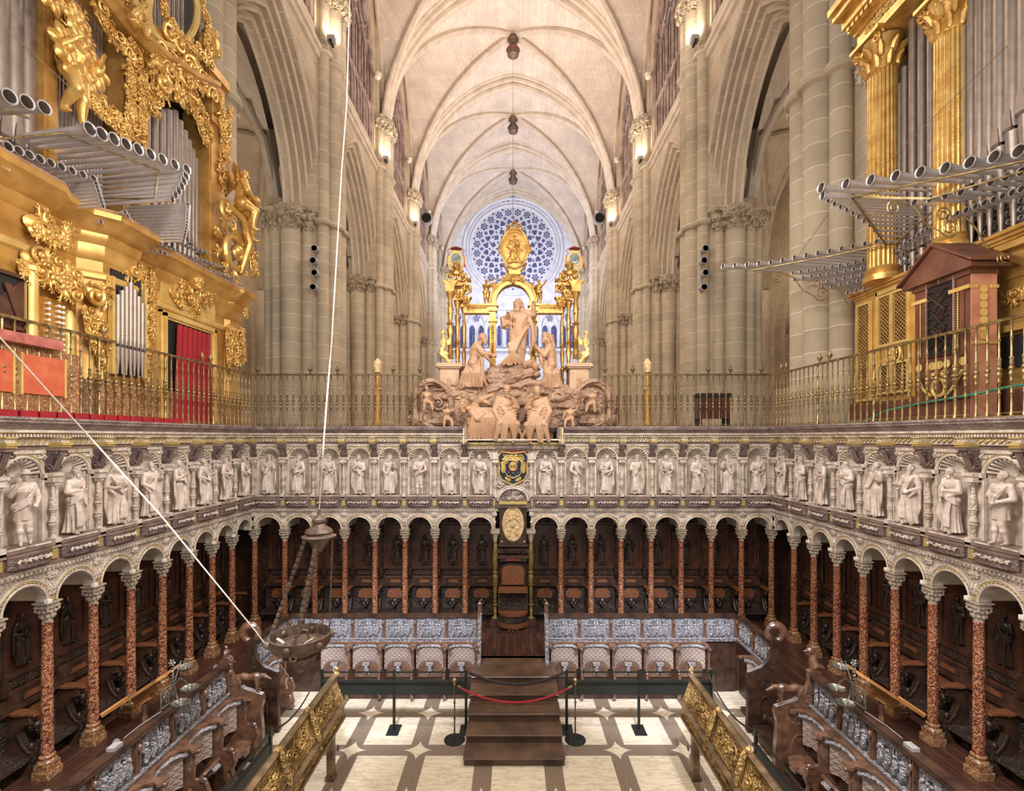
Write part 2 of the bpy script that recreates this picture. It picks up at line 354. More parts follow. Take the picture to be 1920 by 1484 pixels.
def tiles():
    m = N('marble_tile_floor'); sp = m.n('ShaderNodeSeparateXYZ'); m.l(m.tc.outputs['Object'], sp.inputs[0])
    P = 1.23
    def cell(v, o): return m.math('SUBTRACT', m.math('MODULO', m.math('ADD', v, -o+P*50.5), P), P/2)
    a = m.math('ABSOLUTE', cell(sp.outputs[0], .09)); b = m.math('ABSOLUTE', cell(sp.outputs[1], 8.50))
    big = m.math('LESS_THAN', m.math('MAXIMUM', a, b), .455)
    c = m.math('SUBTRACT', P/2, a); d = m.math('SUBTRACT', P/2, b)
    star = m.math('LESS_THAN', m.math('ADD', m.math('POWER', c, .62), m.math('POWER', d, .62)), .455)
    dia = m.math('MULTIPLY', star, m.math('LESS_THAN', m.math('MAXIMUM', c, d), .27))
    f = m.math('MAXIMUM', big, dia)
    st = m.n('ShaderNodeMapping'); st.inputs['Scale'].default_value = (1.2, 5, 1); st.inputs['Rotation'].default_value = (0, 0, .5); m.l(m.tc.outputs['Object'], st.inputs[0])
    ve = m.math('ABSOLUTE', m.math('SUBTRACT', m.noise(1.6, 6, st.outputs[0], .65), .5))
    wh = m.ramp(ve, [(0, srgb(160, 138, 108)), (.012, srgb(196, 178, 152)), (.08, srgb(208, 192, 166)), (.25, srgb(196, 178, 150))])
    gr = m.ramp(m.noise(60, 4), [(.35, srgb(92, 76, 62)), (.65, srgb(140, 120, 100))])
    return m.out(m.mix(f, gr, wh), .22, 0, m.bump(m.noise(3, 4), .05, .01))
MT['tiles'] = tiles()
def glass(name, a, b, e=.0, sc=7):
    m = N(name); v = m.voro(sc, 'F1', out='Color'); sp = m.n('ShaderNodeSeparateColor'); m.l(v, sp.inputs[0])
    col = m.mix(sp.outputs[0], a, b)
    return m.out(col, .3, 0, None, emis=col, es=e)
MT['rglass'] = glass('dark_stained_glass', srgb(58, 58, 92), srgb(100, 104, 148), .12)
MT['aglass'] = glass('dim_stained_glass', srgb(60, 52, 52), srgb(104, 92, 84), .7, 3)  # self-glow stands in for dim daylight through the panes
MT['shield'] = simple('painted_blue', srgb(24, 44, 66), srgb(16, 30, 44), 8, .35, bs=.3)
MT['shieldg'] = simple('painted_grey', srgb(120, 124, 112), srgb(80, 84, 80), 8, .4, .2, bs=.3)
MT['redp'] = simple('painted_red', srgb(160, 52, 40), srgb(120, 34, 30), 8, .5, bs=.2)
MT['cream'] = simple('cream_relief', srgb(222, 196, 150), srgb(188, 154, 108), 10, .45, bs=.4, bsc=40)
# ------------------------------------------------------------------ carved figures
def V(*a): return Vector(a)
def hand(m, w, d, k=1, fist=False, pn=None):
    """palm, four unequal curled fingers and a thumb leaving the side of the palm"""
    d = Vector(d).normalized(); n = Vector(pn) if pn is not None else V(0, -1, 0)
    s = d.cross(n); s = s.normalized() if s.length > .1 else V(1, 0, 0); n = s.cross(d).normalized(); w = Vector(w)
    m.cap(w-s*.008*k, w+d*.034*k-s*.011*k, .012*k, .011*k, 8); m.cap(w+s*.006*k, w+d*.034*k+s*.011*k, .012*k, .011*k, 8)
    for i, L in enumerate((.030, .036, .033, .026)):
        a = w+d*.038*k+s*(i-1.5)*.0105*k; cu = .75 if fist else .3
        b = a+(d*(1-cu*.4)+n*cu*.6)*L*.55*k; c = b+(d*(1-cu)+n*cu)*L*.5*k
        m.tube([a, b, c], [.0062*k, .0058*k, .005*k], 6, rnd=True)
    m.tube([w+s*.012*k+d*.008*k, w+s*.026*k+d*.02*k, w+s*.028*k+d*.036*k+n*.01*k], [.0075*k, .0068*k, .0058*k], 6, rnd=True)
def head(m, c, fd, k=1, beard=0, hair=1, hat=0, rnd=None):
    rnd = rnd or random.Random(1); fd = Vector(fd).normalized(); up = V(0, 0, 1)
    sd = fd.cross(up).normalized(); up = sd.cross(fd).normalized(); c = Vector(c)
    R = Matrix((sd, -fd, up)).transposed().to_4x4()
    def P(x, y, z): return c+sd*x*k+fd*y*k+up*z*k
    m.ell(c, (.046*k, .056*k, .062*k), R); m.ell(P(0, .014, -.03), (.033*k, .036*k, .034*k), R)
    m.cap(P(0, .05, .008), P(0, .066, -.014), .006*k, .010*k, 6)          # nose
    m.cap(P(-.028, .046, .018), P(.028, .046, .018), .0075*k, None, 6)     # brow
    m.cap(P(-.012, .053, -.030), P(.012, .053, -.030), .006*k, None, 6)    # mouth
    m.ell(P(0, .046, -.048), .012*k)                                        # chin
    for s in (-1, 1):
        m.ell(P(s*.019, .048, .006), .008*k, n=8, h=5); m.ell(P(s*.047, 0, -.004), (.008*k, .012*k, .017*k), R, 8, 5)
        m.ell(P(s*.026, .036, -.016), .014*k, n=8, h=5)
    if hair:
        m.ell(P(0, -.012, .012), (.052*k, .056*k, .062*k), R)
        for i in range(26):
            a = rnd.uniform(0, 2*pi); e = rnd.uniform(-.3, 1.2); 
            if cos(a)*cos(e) > .45 and e < .55: continue
            m.ell(P(sin(a)*cos(e)*.05, cos(a)*cos(e)*.052-.006, .01+sin(e)*.058), .0155*k, n=7, h=5)
        if hair > 1:
            for s in (-1, 1):
                for j in range(3): m.tube([P(s*.048, -.01-j*.012, -.01), P(s*.06, -.02-j*.01, -.05), P(s*.05, -.03, -.09)], [.015*k, .014*k, .007*k], 6, rnd=True)
    if beard:
        for i in range(12):
            m.ell(P(rnd.uniform(-.03, .03), rnd.uniform(.03, .056), -.045-rnd.uniform(0, .05)*beard), .0145*k, n=7, h=5)
        m.cap(P(0, .046, -.045), P(0, .04, -.09*beard-.02), .022*k, .010*k, 8)
    if hat == 1:   # wide brimmed
        m.lathe([(.0, .0), (.095*k, .004*k), (.09*k, .014*k), (.05*k, .02*k), (.045*k, .06*k), (.0, .075*k)], tuple(P(0, 0, .028)), 14)
    if hat == 2:   # crown / mitre
        m.lathe([(.048*k, 0), (.056*k, .012*k), (.05*k, .02*k), (.06*k, .05*k), (.0, .052*k)], tuple(P(0, 0, .035)), 12)
def body(J, seed=0, beard=0, hair=1, hat=0, robe=1, k=1, fat=1, folds=True, fist=(0, 0)):
    """one continuous figure grown round a skeleton of joints; front is -y"""
    rnd = random.Random(seed); m = M(); g = {a: Vector(b) for a, b in J.items()}; f = fat*k
    fd = g.get('fd', V(0, -1, 0)); pel, che, nek, hd = g['pel'], g['che'], g['nek'], g['hea']
    head(m, hd, fd, k, beard, hair, hat, rnd)
    m.cap(nek-V(0, 0, .01)*k, hd-V(0, 0, .03)*k, .030*f, .027*f, 8)
    sl, sr = g['sl'], g['sr']; mid = (pel+che)/2
    m.tube([pel, mid, che], [.082*f, .070*f, .088*f], 10, rnd=True)
    m.cap(che+(sl-che)*.4, che+(sr-che)*.4, .078*f, None, 10)
    m.cap(sl, sr, .044*f, None, 10); m.cap(nek-V(0, 0, .02)*k, (sl+sr)/2, .042*f, .05*f, 8)
    hw = (sr-sl).normalized()*.045*f; m.cap(pel-hw, pel+hw, .072*f, None, 10)
    for s, e, h, q in ((sl, g['el'], g['hl'], 0), (sr, g['er'], g['hr'], 1)):
        w = e+(h-e)*.86; sv = 1.35 if robe else 1
        m.cap(s, e, .040*f*sv**.5, .032*f*sv, 9); m.cap(e, w, .031*f*sv, .021*f*sv**.6, 9)
        hand(m, w, h-e, k*1.15, fist[q], fd)
        if robe and folds:
            for j in range(3): t = .2+.28*j; c0 = s+(e-s)*t; m.cap(c0+V(.02, -.03, 0)*k, c0+V(-.02, -.03, -.025)*k, .012*k, .006*k, 6)
            if robe > 1: m.tube([e, (e+w)/2-V(0, 0, .05)*k, w-V(0, 0, .10)*k], [.03*k, .03*k, .012*k], 8, rnd=True)
    for kn, ft, s in ((g['kl'], g['fl'], -1), (g['kr'], g['fr'], 1)):
        hp = pel+hw*s; m.cap(hp, kn, .062*f, .044*f, 10); m.tube([kn, kn+(ft-kn)*.4+V(0, .012, 0)*k, ft], [.042*f, .040*f, .024*f], 9, rnd=True)
        fdv = V(fd.x, fd.y, 0); fdv = fdv.normalized() if fdv.length > .1 else V(0, -1, 0)
        fdv = g.get('ft', fdv)
        m.tube([ft-V(0, 0, .012)*k, ft+fdv*.03*k-V(0, 0, .022)*k, ft+fdv*.068*k-V(0, 0, .028)*k], [.022*f, .021*f, .014*f], 8, rnd=True)
    return m, g, rnd
def standing(seed, pose='cross', beard=0, hair=1, hat=0, kilt=False, bulk=1):
    r = random.Random(seed*7+3); s = r.choice((-1, 1)); sw = .022*s
    J = dict(pel=(sw, 0, .52), che=(sw*.2, -.005, .72), nek=(0, 0, .835), hea=(-sw*.7, -.012, .925),
             sl=(-.098, 0, .79+sw*.4), sr=(.098, 0, .79-sw*.4), kl=(-.045+sw, -.03-.02*(s > 0), .29), kr=(.05+sw, -.03-.02*(s < 0), .29),
             fl=(-.06, -.01 if s > 0 else -.05, .045), fr=(.065, -.01 if s < 0 else -.05, .045), fd=(r.uniform(-.6, .6), -1, r.uniform(-.25, .05)))
    P = {'cross': [(-.155, -.02, .64), (-.02, -.14, .66), (.155, -.02, .63), (.03, -.14, .58)],
         'raise': [(-.17, -.05, .68), (-.13, -.13, .83), (.15, -.02, .62), (.07, -.13, .54)],
         'book': [(-.15, 0, .63), (-.06, -.15, .62), (.15, -.01, .63), (.07, -.13, .66)],
         'staff': [(-.15, -.02, .63), (-.16, -.13, .66), (.15, 0, .62), (.04, -.12, .56)],
         'pray': [(-.14, -.03, .63), (-.01, -.14, .72), (.14, -.03, .63), (.015, -.14, .72)],
         'down': [(-.15, .0, .62), (-.14, -.05, .46), (.15, -.02, .64), (.0, -.13, .66)]}[pose]
    J['el'], J['hl'], J['er'], J['hr'] = P
    m, g, r = body(J, seed, beard, hair, hat, 2 if not kilt else 1, 1, bulk)
    ph = r.uniform(0, 6); n1 = r.choice((9, 11, 12)); tw = r.uniform(-1.6, 1.6)
    def mod(a, z): q = (.58-z)/.5; return 1+q*(.17*sin(n1*a+ph+tw*z*4)+.08*sin(5*a+2*ph-tw*z*3))
    zb = .33 if kilt else .035
    prof = [(.075, .60), (.092, .54), (.10, .46), (.105, .34)]+([] if kilt else [(.112, .2), (.125, .1), (.135, zb)])
    prof = [(a, b) for a, b in prof]; prof.reverse()
    m.lathe(prof, (sw*.6, -.006, 0), 60, sx=1.0*bulk, sy=.78, mod=mod)
    nb = 5 if not kilt else 3
    for i in range(nb):                                        # mantle folds drawn across the body
        t = i/nb; a = V(-s*(.10-.02*t), -.06, .80-.05*t); b = V(0+s*.01, -.128, .66-.13*t); c = V(s*(.12+.01*t), -.05, .55-.13*t)
        m.tube([a, a*.5+b*.5+V(0, -.012, -.012), b, b*.5+c*.5+V(0, -.006, -.008), c], [.012, .016, .018, .015, .009], 7, rnd=True)
    if not kilt:
        for i in range(5):                                     # cloak hanging behind one side
            x = -s*(.10+.012*i); m.tube([(x*.9, .0, .78), (x*1.15, .02-.01*i, .55), (x*1.25, -.01*i, .3), (x*1.15, -.012*i, .08+.03*i)], [.02, .024, .024, .014], 7, rnd=True)
        for i in range(4):
            x = s*(.01+.026*i); m.tube([(x*.4+s*.05, -.095, .50-.02*i), (x, -.122, .34), (x*1.3-s*.02, -.128, .12)], [.012, .018, .014], 6, rnd=True)
    else:
        m.tube([(-.08, -.03, .56), (0, -.1, .54), (.08, -.03, .56), (0, .07, .56)], .014, 7, closed=True)
        for q in ('l', 'r'):
            kn, ft = g['k'+q], g['f'+q]; m.cap(kn+(ft-kn)*.35, kn+(ft-kn)*.42, .045, None, 9)
    if pose == 'book': m.add(M().box(-.05, .05, -.018, .018, -.06, .06), T(.0, -.15, .66) @ rotm('Z', .3) @ rotm('X', .3))
    if pose == 'staff': m.cap((-.165, -.14, .03), (-.165, -.13, .98), .010, None, 8)
    if pose == 'cross' and seed % 2: m.box(-.035, .035, -.175, -.135, .56, .66)
    return m
def child(J, seed, wings=False, k=1.0):
    m, g, r = body(J, seed, 0, 1, 0, 0, k, 1.25, False)
    if wings:
        for s in (-1, 1):
            for j in range(7):
                a = .3+j*.24; m.tube([(s*.03, .06, g['che'].z+.03), (s*(.06+.10*cos(a)), .09, g['che'].z+.10*sin(a)), (s*(.06+.2*cos(a-.3)), .1, g['che'].z+.22*sin(a-.3))], [.015, .024, .008], 7, rnd=True)
    return m
def childJ(arms=0, legs=0, face=(0, -1, 0)):
    J = dict(pel=(0, 0, .46), che=(0, -.01, .63), nek=(0, 0, .745), hea=(0, -.01, .86), sl=(-.10, 0, .70), sr=(.10, 0, .70),
             kl=(-.06, -.05, .26), kr=(.06, -.03, .26), fl=(-.06, -.01, .05), fr=(.08, 0, .05), fd=face)
    A = [[(-.18, -.05, .6), (-.14, -.15, .68), (.18, -.05, .6), (.12, -.16, .7)], [(-.2, -.02, .72), (-.26, -.06, .86), (.19, -.03, .6), (.2, -.1, .5)],
         [(.0, -.14, .64), (.14, -.18, .74), (.2, -.05, .68), (.26, -.12, .78)], [(-.2, 0, .6), (-.24, -.08, .48), (.2, 0, .6), (.24, -.08, .48)]][arms]
    J['el'], J['hl'], J['er'], J['hr'] = A
    if legs == 1: J.update(kl=(-.1, -.16, .42), kr=(.12, -.14, .40), fl=(-.12, -.16, .2), fr=(.14, -.2, .2))
    if legs == 2: J.update(kl=(-.08, -.1, .28), fl=(-.05, .06, .12))
    return J
# head scale is bigger for a child: handled by the k factor of body (drawn at 1.25 fatness)
# ------------------------------------------------------------------ ornament
def spiral(m, cx, cz, r, turns=1.6, th=.02, d=1, a0=0, y=0, tail=None, sx=1):
    pts = []; rr = []; n = max(14, int(turns*14))
    if tail: 
        pts.append((cx+tail[0], y, cz+tail[1])); rr.append(th*.35)
        a = a0; pts.append((cx+(tail[0]+r*cos(a)*sx)*.5+.1*r, y-th*.4, cz+(tail[1]+r*sin(a))*.5)); rr.append(th*.8)
    for i in range(n+1):
        t = i/n; q = r*(1-t)**.8+th*.5; a = a0+d*t*turns*2*pi
        pts.append((cx+cos(a)*q*sx, y-th*.5-th*1.2*t, cz+sin(a)*q)); rr.append(th*(1-.35*t))
    m.tube(pts, rr, 7, rnd=True); m.ell((cx, y-th*1.8, cz), th*1.5, n=8, h=5)
def leaf(m, x, z, ang, L, w, y=0, lobes=4, bend=.5):
    """acanthus leaf: ribbed lobes fanning off a curling midrib"""
    pts = []; 
    for i in range(7):
        t = i/6; a = ang+bend*t*t*1.6; 
        if i == 0: px, pz = x, z
        else: px += cos(a)*L/6; pz += sin(a)*L/6
        pts.append((px, y-w*.30*sin(pi*t)-w*.35*t*t, pz))
    m.tube(pts, [w*.24, w*.30, w*.30, w*.26, w*.22, w*.18, w*.12], 6, rnd=True)
    for i in range(1, lobes+2):
        t = i/(lobes+2); p = pts[min(6, int(t*6+.5))]; a = ang+bend*t*t*1.6; q = w*(1.05-.5*t)
        for s in (-1, 1):
            b = a+s*(.95-.3*t); mx = T(p[0]+cos(b)*q*.55, p[1]+w*.06, p[2]+sin(b)*q*.55) @ rotm('Y', -b)
            m.ell((0, 0, 0), (q*.62, w*.16, q*.24), n=7, h=5) if False else m.add(M().ell((0, 0, 0), (q*.62, w*.17, q*.25), n=7, h=5), mx)
def flower(m, x, z, r, y=0, n=6):
    for i in range(n):
        a = 2*pi*i/n; m.add(M().ell((0, 0, 0), (r*.5, r*.22, r*.36), n=7, h=5), T(x+cos(a)*r*.55, y-r*.15, z+sin(a)*r*.55) @ rotm('Y', -a))
    m.ell((x, y-r*.3, z), r*.3, n=8, h=5)
def ornament(m, poly, w, seed, y=0, dens=1.0, sp=.7):
    """rich scrollwork laid along a polyline [(x,z),...] of half width w"""
    r = random.Random(seed)
    for (x0, z0), (x1, z1) in zip(poly, poly[1:]):
        L = math.hypot(x1-x0, z1-z0); a = atan2(z1-z0, x1-x0); n = max(1, int(dens*L/(w*.95)+.5)); nx, nz = -sin(a), cos(a)
        m.add(M().ell((0, 0, 0), (L*.5+w*.3, w*.25, w*.55), n=12, h=7), T((x0+x1)/2, y+w*.08, (z0+z1)/2) @ rotm('Y', -a))
        for i in range(n):
            t = (i+.5)/n; cx, cz = x0+(x1-x0)*t, z0+(z1-z0)*t; s = 1 if (i+seed) % 2 else -1
            o = w*.38*s; k = r.random()
            if k < sp: spiral(m, cx+nx*o, cz+nz*o, w*r.uniform(.42, .58), r.uniform(1.1, 1.7), w*.13, s, a+pi*(s < 0)+r.uniform(-.5, .5), y-w*.15)
            else: flower(m, cx+nx*o*.6, cz+nz*o*.6, w*.5, y-w*.2)
            for q in range(5): leaf(m, cx-nx*o*(.4-.3*(q % 2)), cz-nz*o*.4, a+s*(-1.2)+(q-2)*.62+r.uniform(-.3, .3), w*r.uniform(.75, 1.1), w*.27, y-w*.12, 3, s*r.uniform(.3, 1.0))
def quadruped(L=1.0):
    """carved beast walking towards -x, head lowered"""
    m = M(); m.tube([(.38, 0, .62), (.2, 0, .66), (-.05, 0, .62), (-.3, 0, .68), (-.40, 0, .66)], [.13, .165, .14, .17, .13], 12, rnd=True)
    m.tube([(-.38, 0, .68), (-.52, 0, .70), (-.62, 0, .64)], [.12, .10, .09], 10, rnd=True)
    m.tube([(-.60, 0, .66), (-.72, 0, .60), (-.82, 0, .55)], [.10, .075, .05], 10, rnd=True)
    for s in (-1, 1):
        m.ell((-.60, s*.09, .72), (.03, .02, .05), n=8, h=5)
        m.tube([(-.32, s*.09, .58), (-.36, s*.09, .36), (-.33, s*.09, .22), (-.36, s*.09, .05), (-.42, s*.09, .03)], [.09, .06, .045, .04, .035], 9, rnd=True)
        m.tube([(.32, s*.09, .58), (.26, s*.10, .38), (.42, s*.10, .24), (.38, s*.10, .05), (.32, s*.10, .03)], [.11, .085, .05, .042, .035], 9, rnd=True)
    m.tube([(.46, 0, .66), (.56, 0, .5), (.54, 0, .3), (.5, 0, .2)], [.04, .03, .025, .03], 8, rnd=True)
    return M().add(m, Matrix.Diagonal((L, L, L, 1)))
# ------------------------------------------------------------------ nave architecture
def pointed(w, h, n=12):
    """points of a pointed arch from (-w,0) over (0,h) to (w,0)"""
    R = (w*w+h*h)/(2*w); c = R-w; a1 = math.acos(c/R); L = []
    for i in range(n+1): a = a1*i/n; L.append((c-R*cos(a), R*sin(a)))
    return L+[(-x, z) for x, z in reversed(L[:-1])]
def archrow(m, X0, X1, yc, w, h, zs, ztop, yh, below=None, n=12):
    """wall slab between X0,X1 with a pointed opening; yh = half length of the slab"""
    A = pointed(w, h, n); 
    if below is not None: A = [(-w, below-zs)]+A+[(w, below-zs)]
    k = len(A)
    if below is not None: m.box(min(X0, X1), max(X0, X1), yc-yh, yc-w, below, ztop); m.box(min(X0, X1), max(X0, X1), yc+w, yc+yh, below, ztop)
    else: m.box(min(X0, X1), max(X0, X1), yc-yh, yc-w, zs, ztop); m.box(min(X0, X1), max(X0, X1), yc+w, yc+yh, zs, ztop)
    vs = []
    for X in (X0, X1):
        for y, z in A: vs += [(X, yc+y, zs+z), (X, yc+y, ztop)]
    fs = []
    for i in range(k-1):
        a = i*2; b = 2*k+i*2
        if abs(A[i][0]-A[i+1][0]) > 1e-6: fs += [(a, a+2, a+3, a+1), (b, b+1, b+3, b+2)]
        if below is None or 0 < i < k-2: fs.append((a, b, b+2, a+2))
    m._add(vs, fs)
def archtube(m, X, yc, w, h, zs, r, z0=None, n=14, nn=8):
    A = [(X, yc+y, zs+z) for y, z in pointed(w, h, n)]
    if z0 is not None: A = [(X, yc-w, z0)]+A+[(X, yc+w, z0)]
    m.tube(A, r, nn)
def hl(x): # height of high vault above springing at offset x from the axis
    w, h = XN, ZTOP-ZCAP; R = (w*w+h*h)/(2*w); c = R-w; x = min(abs(x), w); return sqrt(max(0, R*R-(x+c)**2))
BY = 4.65
def shaft(m, x, y, r, z0, z1, n=16): m.lathe([(r, z0), (r, z1)], (x, y, 0), n, cap=False)
def ringb(m, x, y, r, z): m.lathe([(r, z-.16), (r+.12, z-.1), (r+.16, z), (r+.12, z+.1), (r, z+.16)], (x, y, 0), 16, cap=False)
def cap4(m, x, y, r, z, h=.75, sq=1.0):
    m.lathe([(r*1.02, z-h), (r*1.05, z-h*.8), (r*1.25, z-h*.45), (r*1.7, z-h*.15), (r*1.72, z-h*.12)], (x, y, 0), 14, cap=False)
    for i in range(8):
        a = 2*pi*i/8
        for zz, q in ((z-h*.62, 1.18), (z-h*.3, 1.5)): m.ell((x+cos(a+zz)*r*q, y+sin(a+zz)*r*q, zz), (r*.34, r*.34, h*.17), n=7, h=5)
    q = r*1.75*sq; m.prism([(x-q, y-q*.5), (x-q*.5, y-q), (x+q*.5, y-q), (x+q, y-q*.5), (x+q, y+q*.5), (x+q*.5, y+q), (x-q*.5, y+q), (x-q, y+q*.5)], 'z', z-h*.13, z+.14)
def pier(s, d):
    m = M(); z0 = 0.0; X = lambda v: s*v
    m.mat(0).prism([(X(8.75), d-.95), (X(9.4), d-1.25), (X(10.7), d-1.25), (X(11.1), d-.8), (X(11.1), d+.8), (X(10.7), d+1.25), (X(9.4), d+1.25), (X(8.75), d+.95)], 'z', z0, ZC+.2)
    m.mat(1)
    sh = [(9.15, -1.1, .24), (9.78, -1.3, .42), (10.42, -1.25, .25), (10.88, -1.0, .22)]
    for x, y, r in sh:
        for q in (-1, 1):
            shaft(m, X(x), d+q*abs(y), r, z0, ZC-.6); m.mat(2); cap4(m, X(x), d+q*abs(y), r, ZC+.1, .85, .9); m.mat(1)
    for y, r, x in ((-.86, .27, 8.55), (-.32, .36, XN-.02), (.32, .36, XN-.02), (.86, .27, 8.55)):   # high shafts on the nave face
        top = ZCAP
        shaft(m, X(x), d+y, r, z0, top-.7); m.mat(2); cap4(m, X(x), d+y, r, top, .9, .85); m.mat(1)
        ringb(m, X(x), d+y, r, ZSTR if abs(y) > .5 else ZSTR-.3); ringb(m, X(x), d+y, r, ZC-.2)
    m.mat(2).box(min(X(8.8), X(11.4)), max(X(8.8), X(11.4)), d-1.6, d+1.6, ZC+.08, ZC+.24)
    m.mat(0).box(min(X(8.6), X(10.05)), max(X(8.6), X(10.05)), d-1.1, d+1.1, ZC+.2, ZTOP)
    struct('pier', m, [MT['stone'], MT['shaft'], MT['capst']])
for s in (-1, 1):
    for d in PD: pier(s, d)
def bay(s, i):
    yc = (PD[i]+PD[i+1])/2 if i < 5 else 0; m = M(); X = lambda v: s*v
    lv = [(8.75, 8.98, 4.05, 6.55), (8.98, 9.2, 3.86, 6.28), (9.2, 9.44, 3.66, 6.02), (9.44, 9.7, 3.46, 5.76), (9.7, 10.05, 3.24, 5.5)]
    for a, b, w, h in lv: archrow(m, X(a), X(b), yc, w, h, ZC+.2, ZSTR, BY, n=12)
    m.mat(1)
    for a, w, h, r in ((8.75, 4.12, 6.66, .09), (8.98, 3.9, 6.33, .07), (9.2, 3.7, 6.07, .07), (9.44, 3.5, 5.81, .07), (9.7, 3.28, 5.55, .08), (10.02, 3.24, 5.5, .08)):
        archtube(m, X(a), yc, w, h, ZC+.2, r)
    m.mat(1).box(min(X(8.45), X(9)), max(X(8.45), X(9)), yc-BY+.6, yc+BY-.6, ZSTR-.12, ZSTR+.1)
    m.box(min(X(8.58), X(9)), max(X(8.58), X(9)), yc-BY+.6, yc+BY-.6, ZSTR-.34, ZSTR-.12)
    # clerestory wall with a window opening
    m.mat(0); zb = ZSTR+1.0
    archrow(m, X(8.75), X(9.5), yc, 3.35, 6.6, ZSTR+5.2, ZTOP+.4, BY, below=zb)
    m.box(min(X(8.75), X(9.5)), max(X(8.75), X(9.5)), yc-3.4, yc+3.4, ZSTR, zb)
    struct('wall_left' if s < 0 else 'wall_right', m, [MT['stone'], MT['rib']])
    t = M().mat(0); zt = ZSTR+5.2
    archtube(t, X(8.95), yc, 3.3, 6.5, zt, .14, zb); archtube(t, X(9.1), yc, 3.05, 6.1, zt, .1, zb)
    for k in range(-5, 6):
        y = yc+k*.56; main = k % 2 == 0; zz = zt+(1.6 if main else 1.2)
        t.cap((X(9.0), y, zb), (X(9.0), y, zz), .10 if main else .065, None, 6)
        t.cap((X(8.9), y, zb), (X(8.9), y, zb+2.2), .07, None, 6)
    for k in range(-3, 3): archtube(t, X(9.0), yc+(k+.5)*1.12, .56, .9, zt+1.3, .07, nn=6, n=6)
    for k in range(-5, 5): archtube(t, X(8.9), yc+(k+.5)*.56, .28, .4, zb+2.0, .06, nn=6, n=5)
    for k in (-1.68, 0, 1.68): t.tube([(X(9.0), yc+k*1.05+.72*cos(a), zt+3.1+.72*sin(a)) for a in np.linspace(0, 2*pi, 18)[:-1]], .08, 6, closed=True)
    t.tube([(X(9.0), yc+.95*cos(a), zt+4.9+.85*sin(a)) for a in np.linspace(0, 2*pi, 20)[:-1]], .08, 6, closed=True)
    t.box(min(X(8.85), X(9.1)), max(X(8.85), X(9.1)), yc-3.2, yc+3.2, zb+2.4, zb+2.55)
    t.mat(1); t.box(min(X(9.16), X(9.2)), max(X(9.16), X(9.2)), yc-3.3, yc+3.3, zb, zt+1)
    g = pointed(3.3, 6.5, 8); t.prism([(yc+a, zt+b) for a, b in g], 'x', X(9.16), X(9.2))
    struct('window_%d' % (1+(s > 0)*5+i), t, [MT['tracery'], MT['aglass']])
for s in (-1, 1):
    for i in range(5): bay(s, i)
# high vault: one bay at a time
def vault(i):
    y0, y1 = PD[i], PD[i+1]; yc = (y0+y1)/2; m = M(); n = 36; vs = []
    for a in range(n+1):
        for b in range(n+1):
            x = -XN-.3+(2*XN+.6)*a/n; y = y0+(y1-y0)*b/n
            vs.append((x, y, ZCAP+max(hl(x), hl((y-yc)*XN/BY))+.05))
    fs = [(a*(n+1)+b, a*(n+1)+b+1, (a+1)*(n+1)+b+1, (a+1)*(n+1)+b) for a in range(n) for b in range(n)]
    m._add(vs, fs); struct('ceiling', m, [MT['web']], ang=25)
    r = M()
    for s in (-1, 1):
        P = [(x, yc+s*x*BY/XN, ZCAP+hl(x)-.12) for x in np.linspace(-XN, XN, 41)]
        r.tube(P, .17, 8); r.tube([(x, y, z+.12) for x, y, z in P], .27, 8)
    r.mat(1).lathe([(.05, -1.0), (.22, -.8), (.3, -.5), (.42, -.42), (.42, -.2), (.3, -.1)], (0, yc, ZTOP), 14)
    struct('trim_%d' % (i+1), r, [MT['rib'], MT['lamp']])
for i in range(5): vault(i)
def xarch(d, nm):
    r = M(); xs = np.linspace(-XN-.1, XN+.1, 49)
    for dy, dz, q in ((0, -.42, .26), (-.38, -.2, .2), (.38, -.2, .2), (-.62, .05, .16), (.62, .05, .16)):
        r.tube([(x, d+dy, ZCAP+hl(x)+dz) for x in xs], q, 8)
    for x in np.linspace(-XN+.1, XN-.1, 110): r.ell((x, d-.52, ZCAP+hl(x)-.14), (.07, .10, .09), n=6, h=4)
    r._add([(x, d+e, ZCAP+hl(x)+f) for x in xs for e, f in ((-.7, 0), (-.7, .5), (.7, .5), (.7, 0))], [(a*4+k, a*4+4+k, a*4+5+k, a*4+1+k) for a in range(48) for k in range(3)])
    struct(nm, r, [MT['rib']])
for i, d in enumerate(PD[1:]): xarch(d, 'trim_%d' % (10+i))
# wall ribs along the clerestory
w = M()
for s in (-1, 1):
    for i in range(5):
        yc = (PD[i]+PD[i+1])/2; w.tube([(s*(XN+.2), yc+y, ZCAP+hl(y*XN/BY)-.1) for y in np.linspace(-BY+.1, BY-.1, 31)], .17, 8)
        w.lathe([(.05, 0), (.2, .1), (.26, .35), (.1, .5)], (s*(XN+.12), yc+2.9, ZSTR+5.0), 10)
struct('trim_20', w, [MT['rib']])
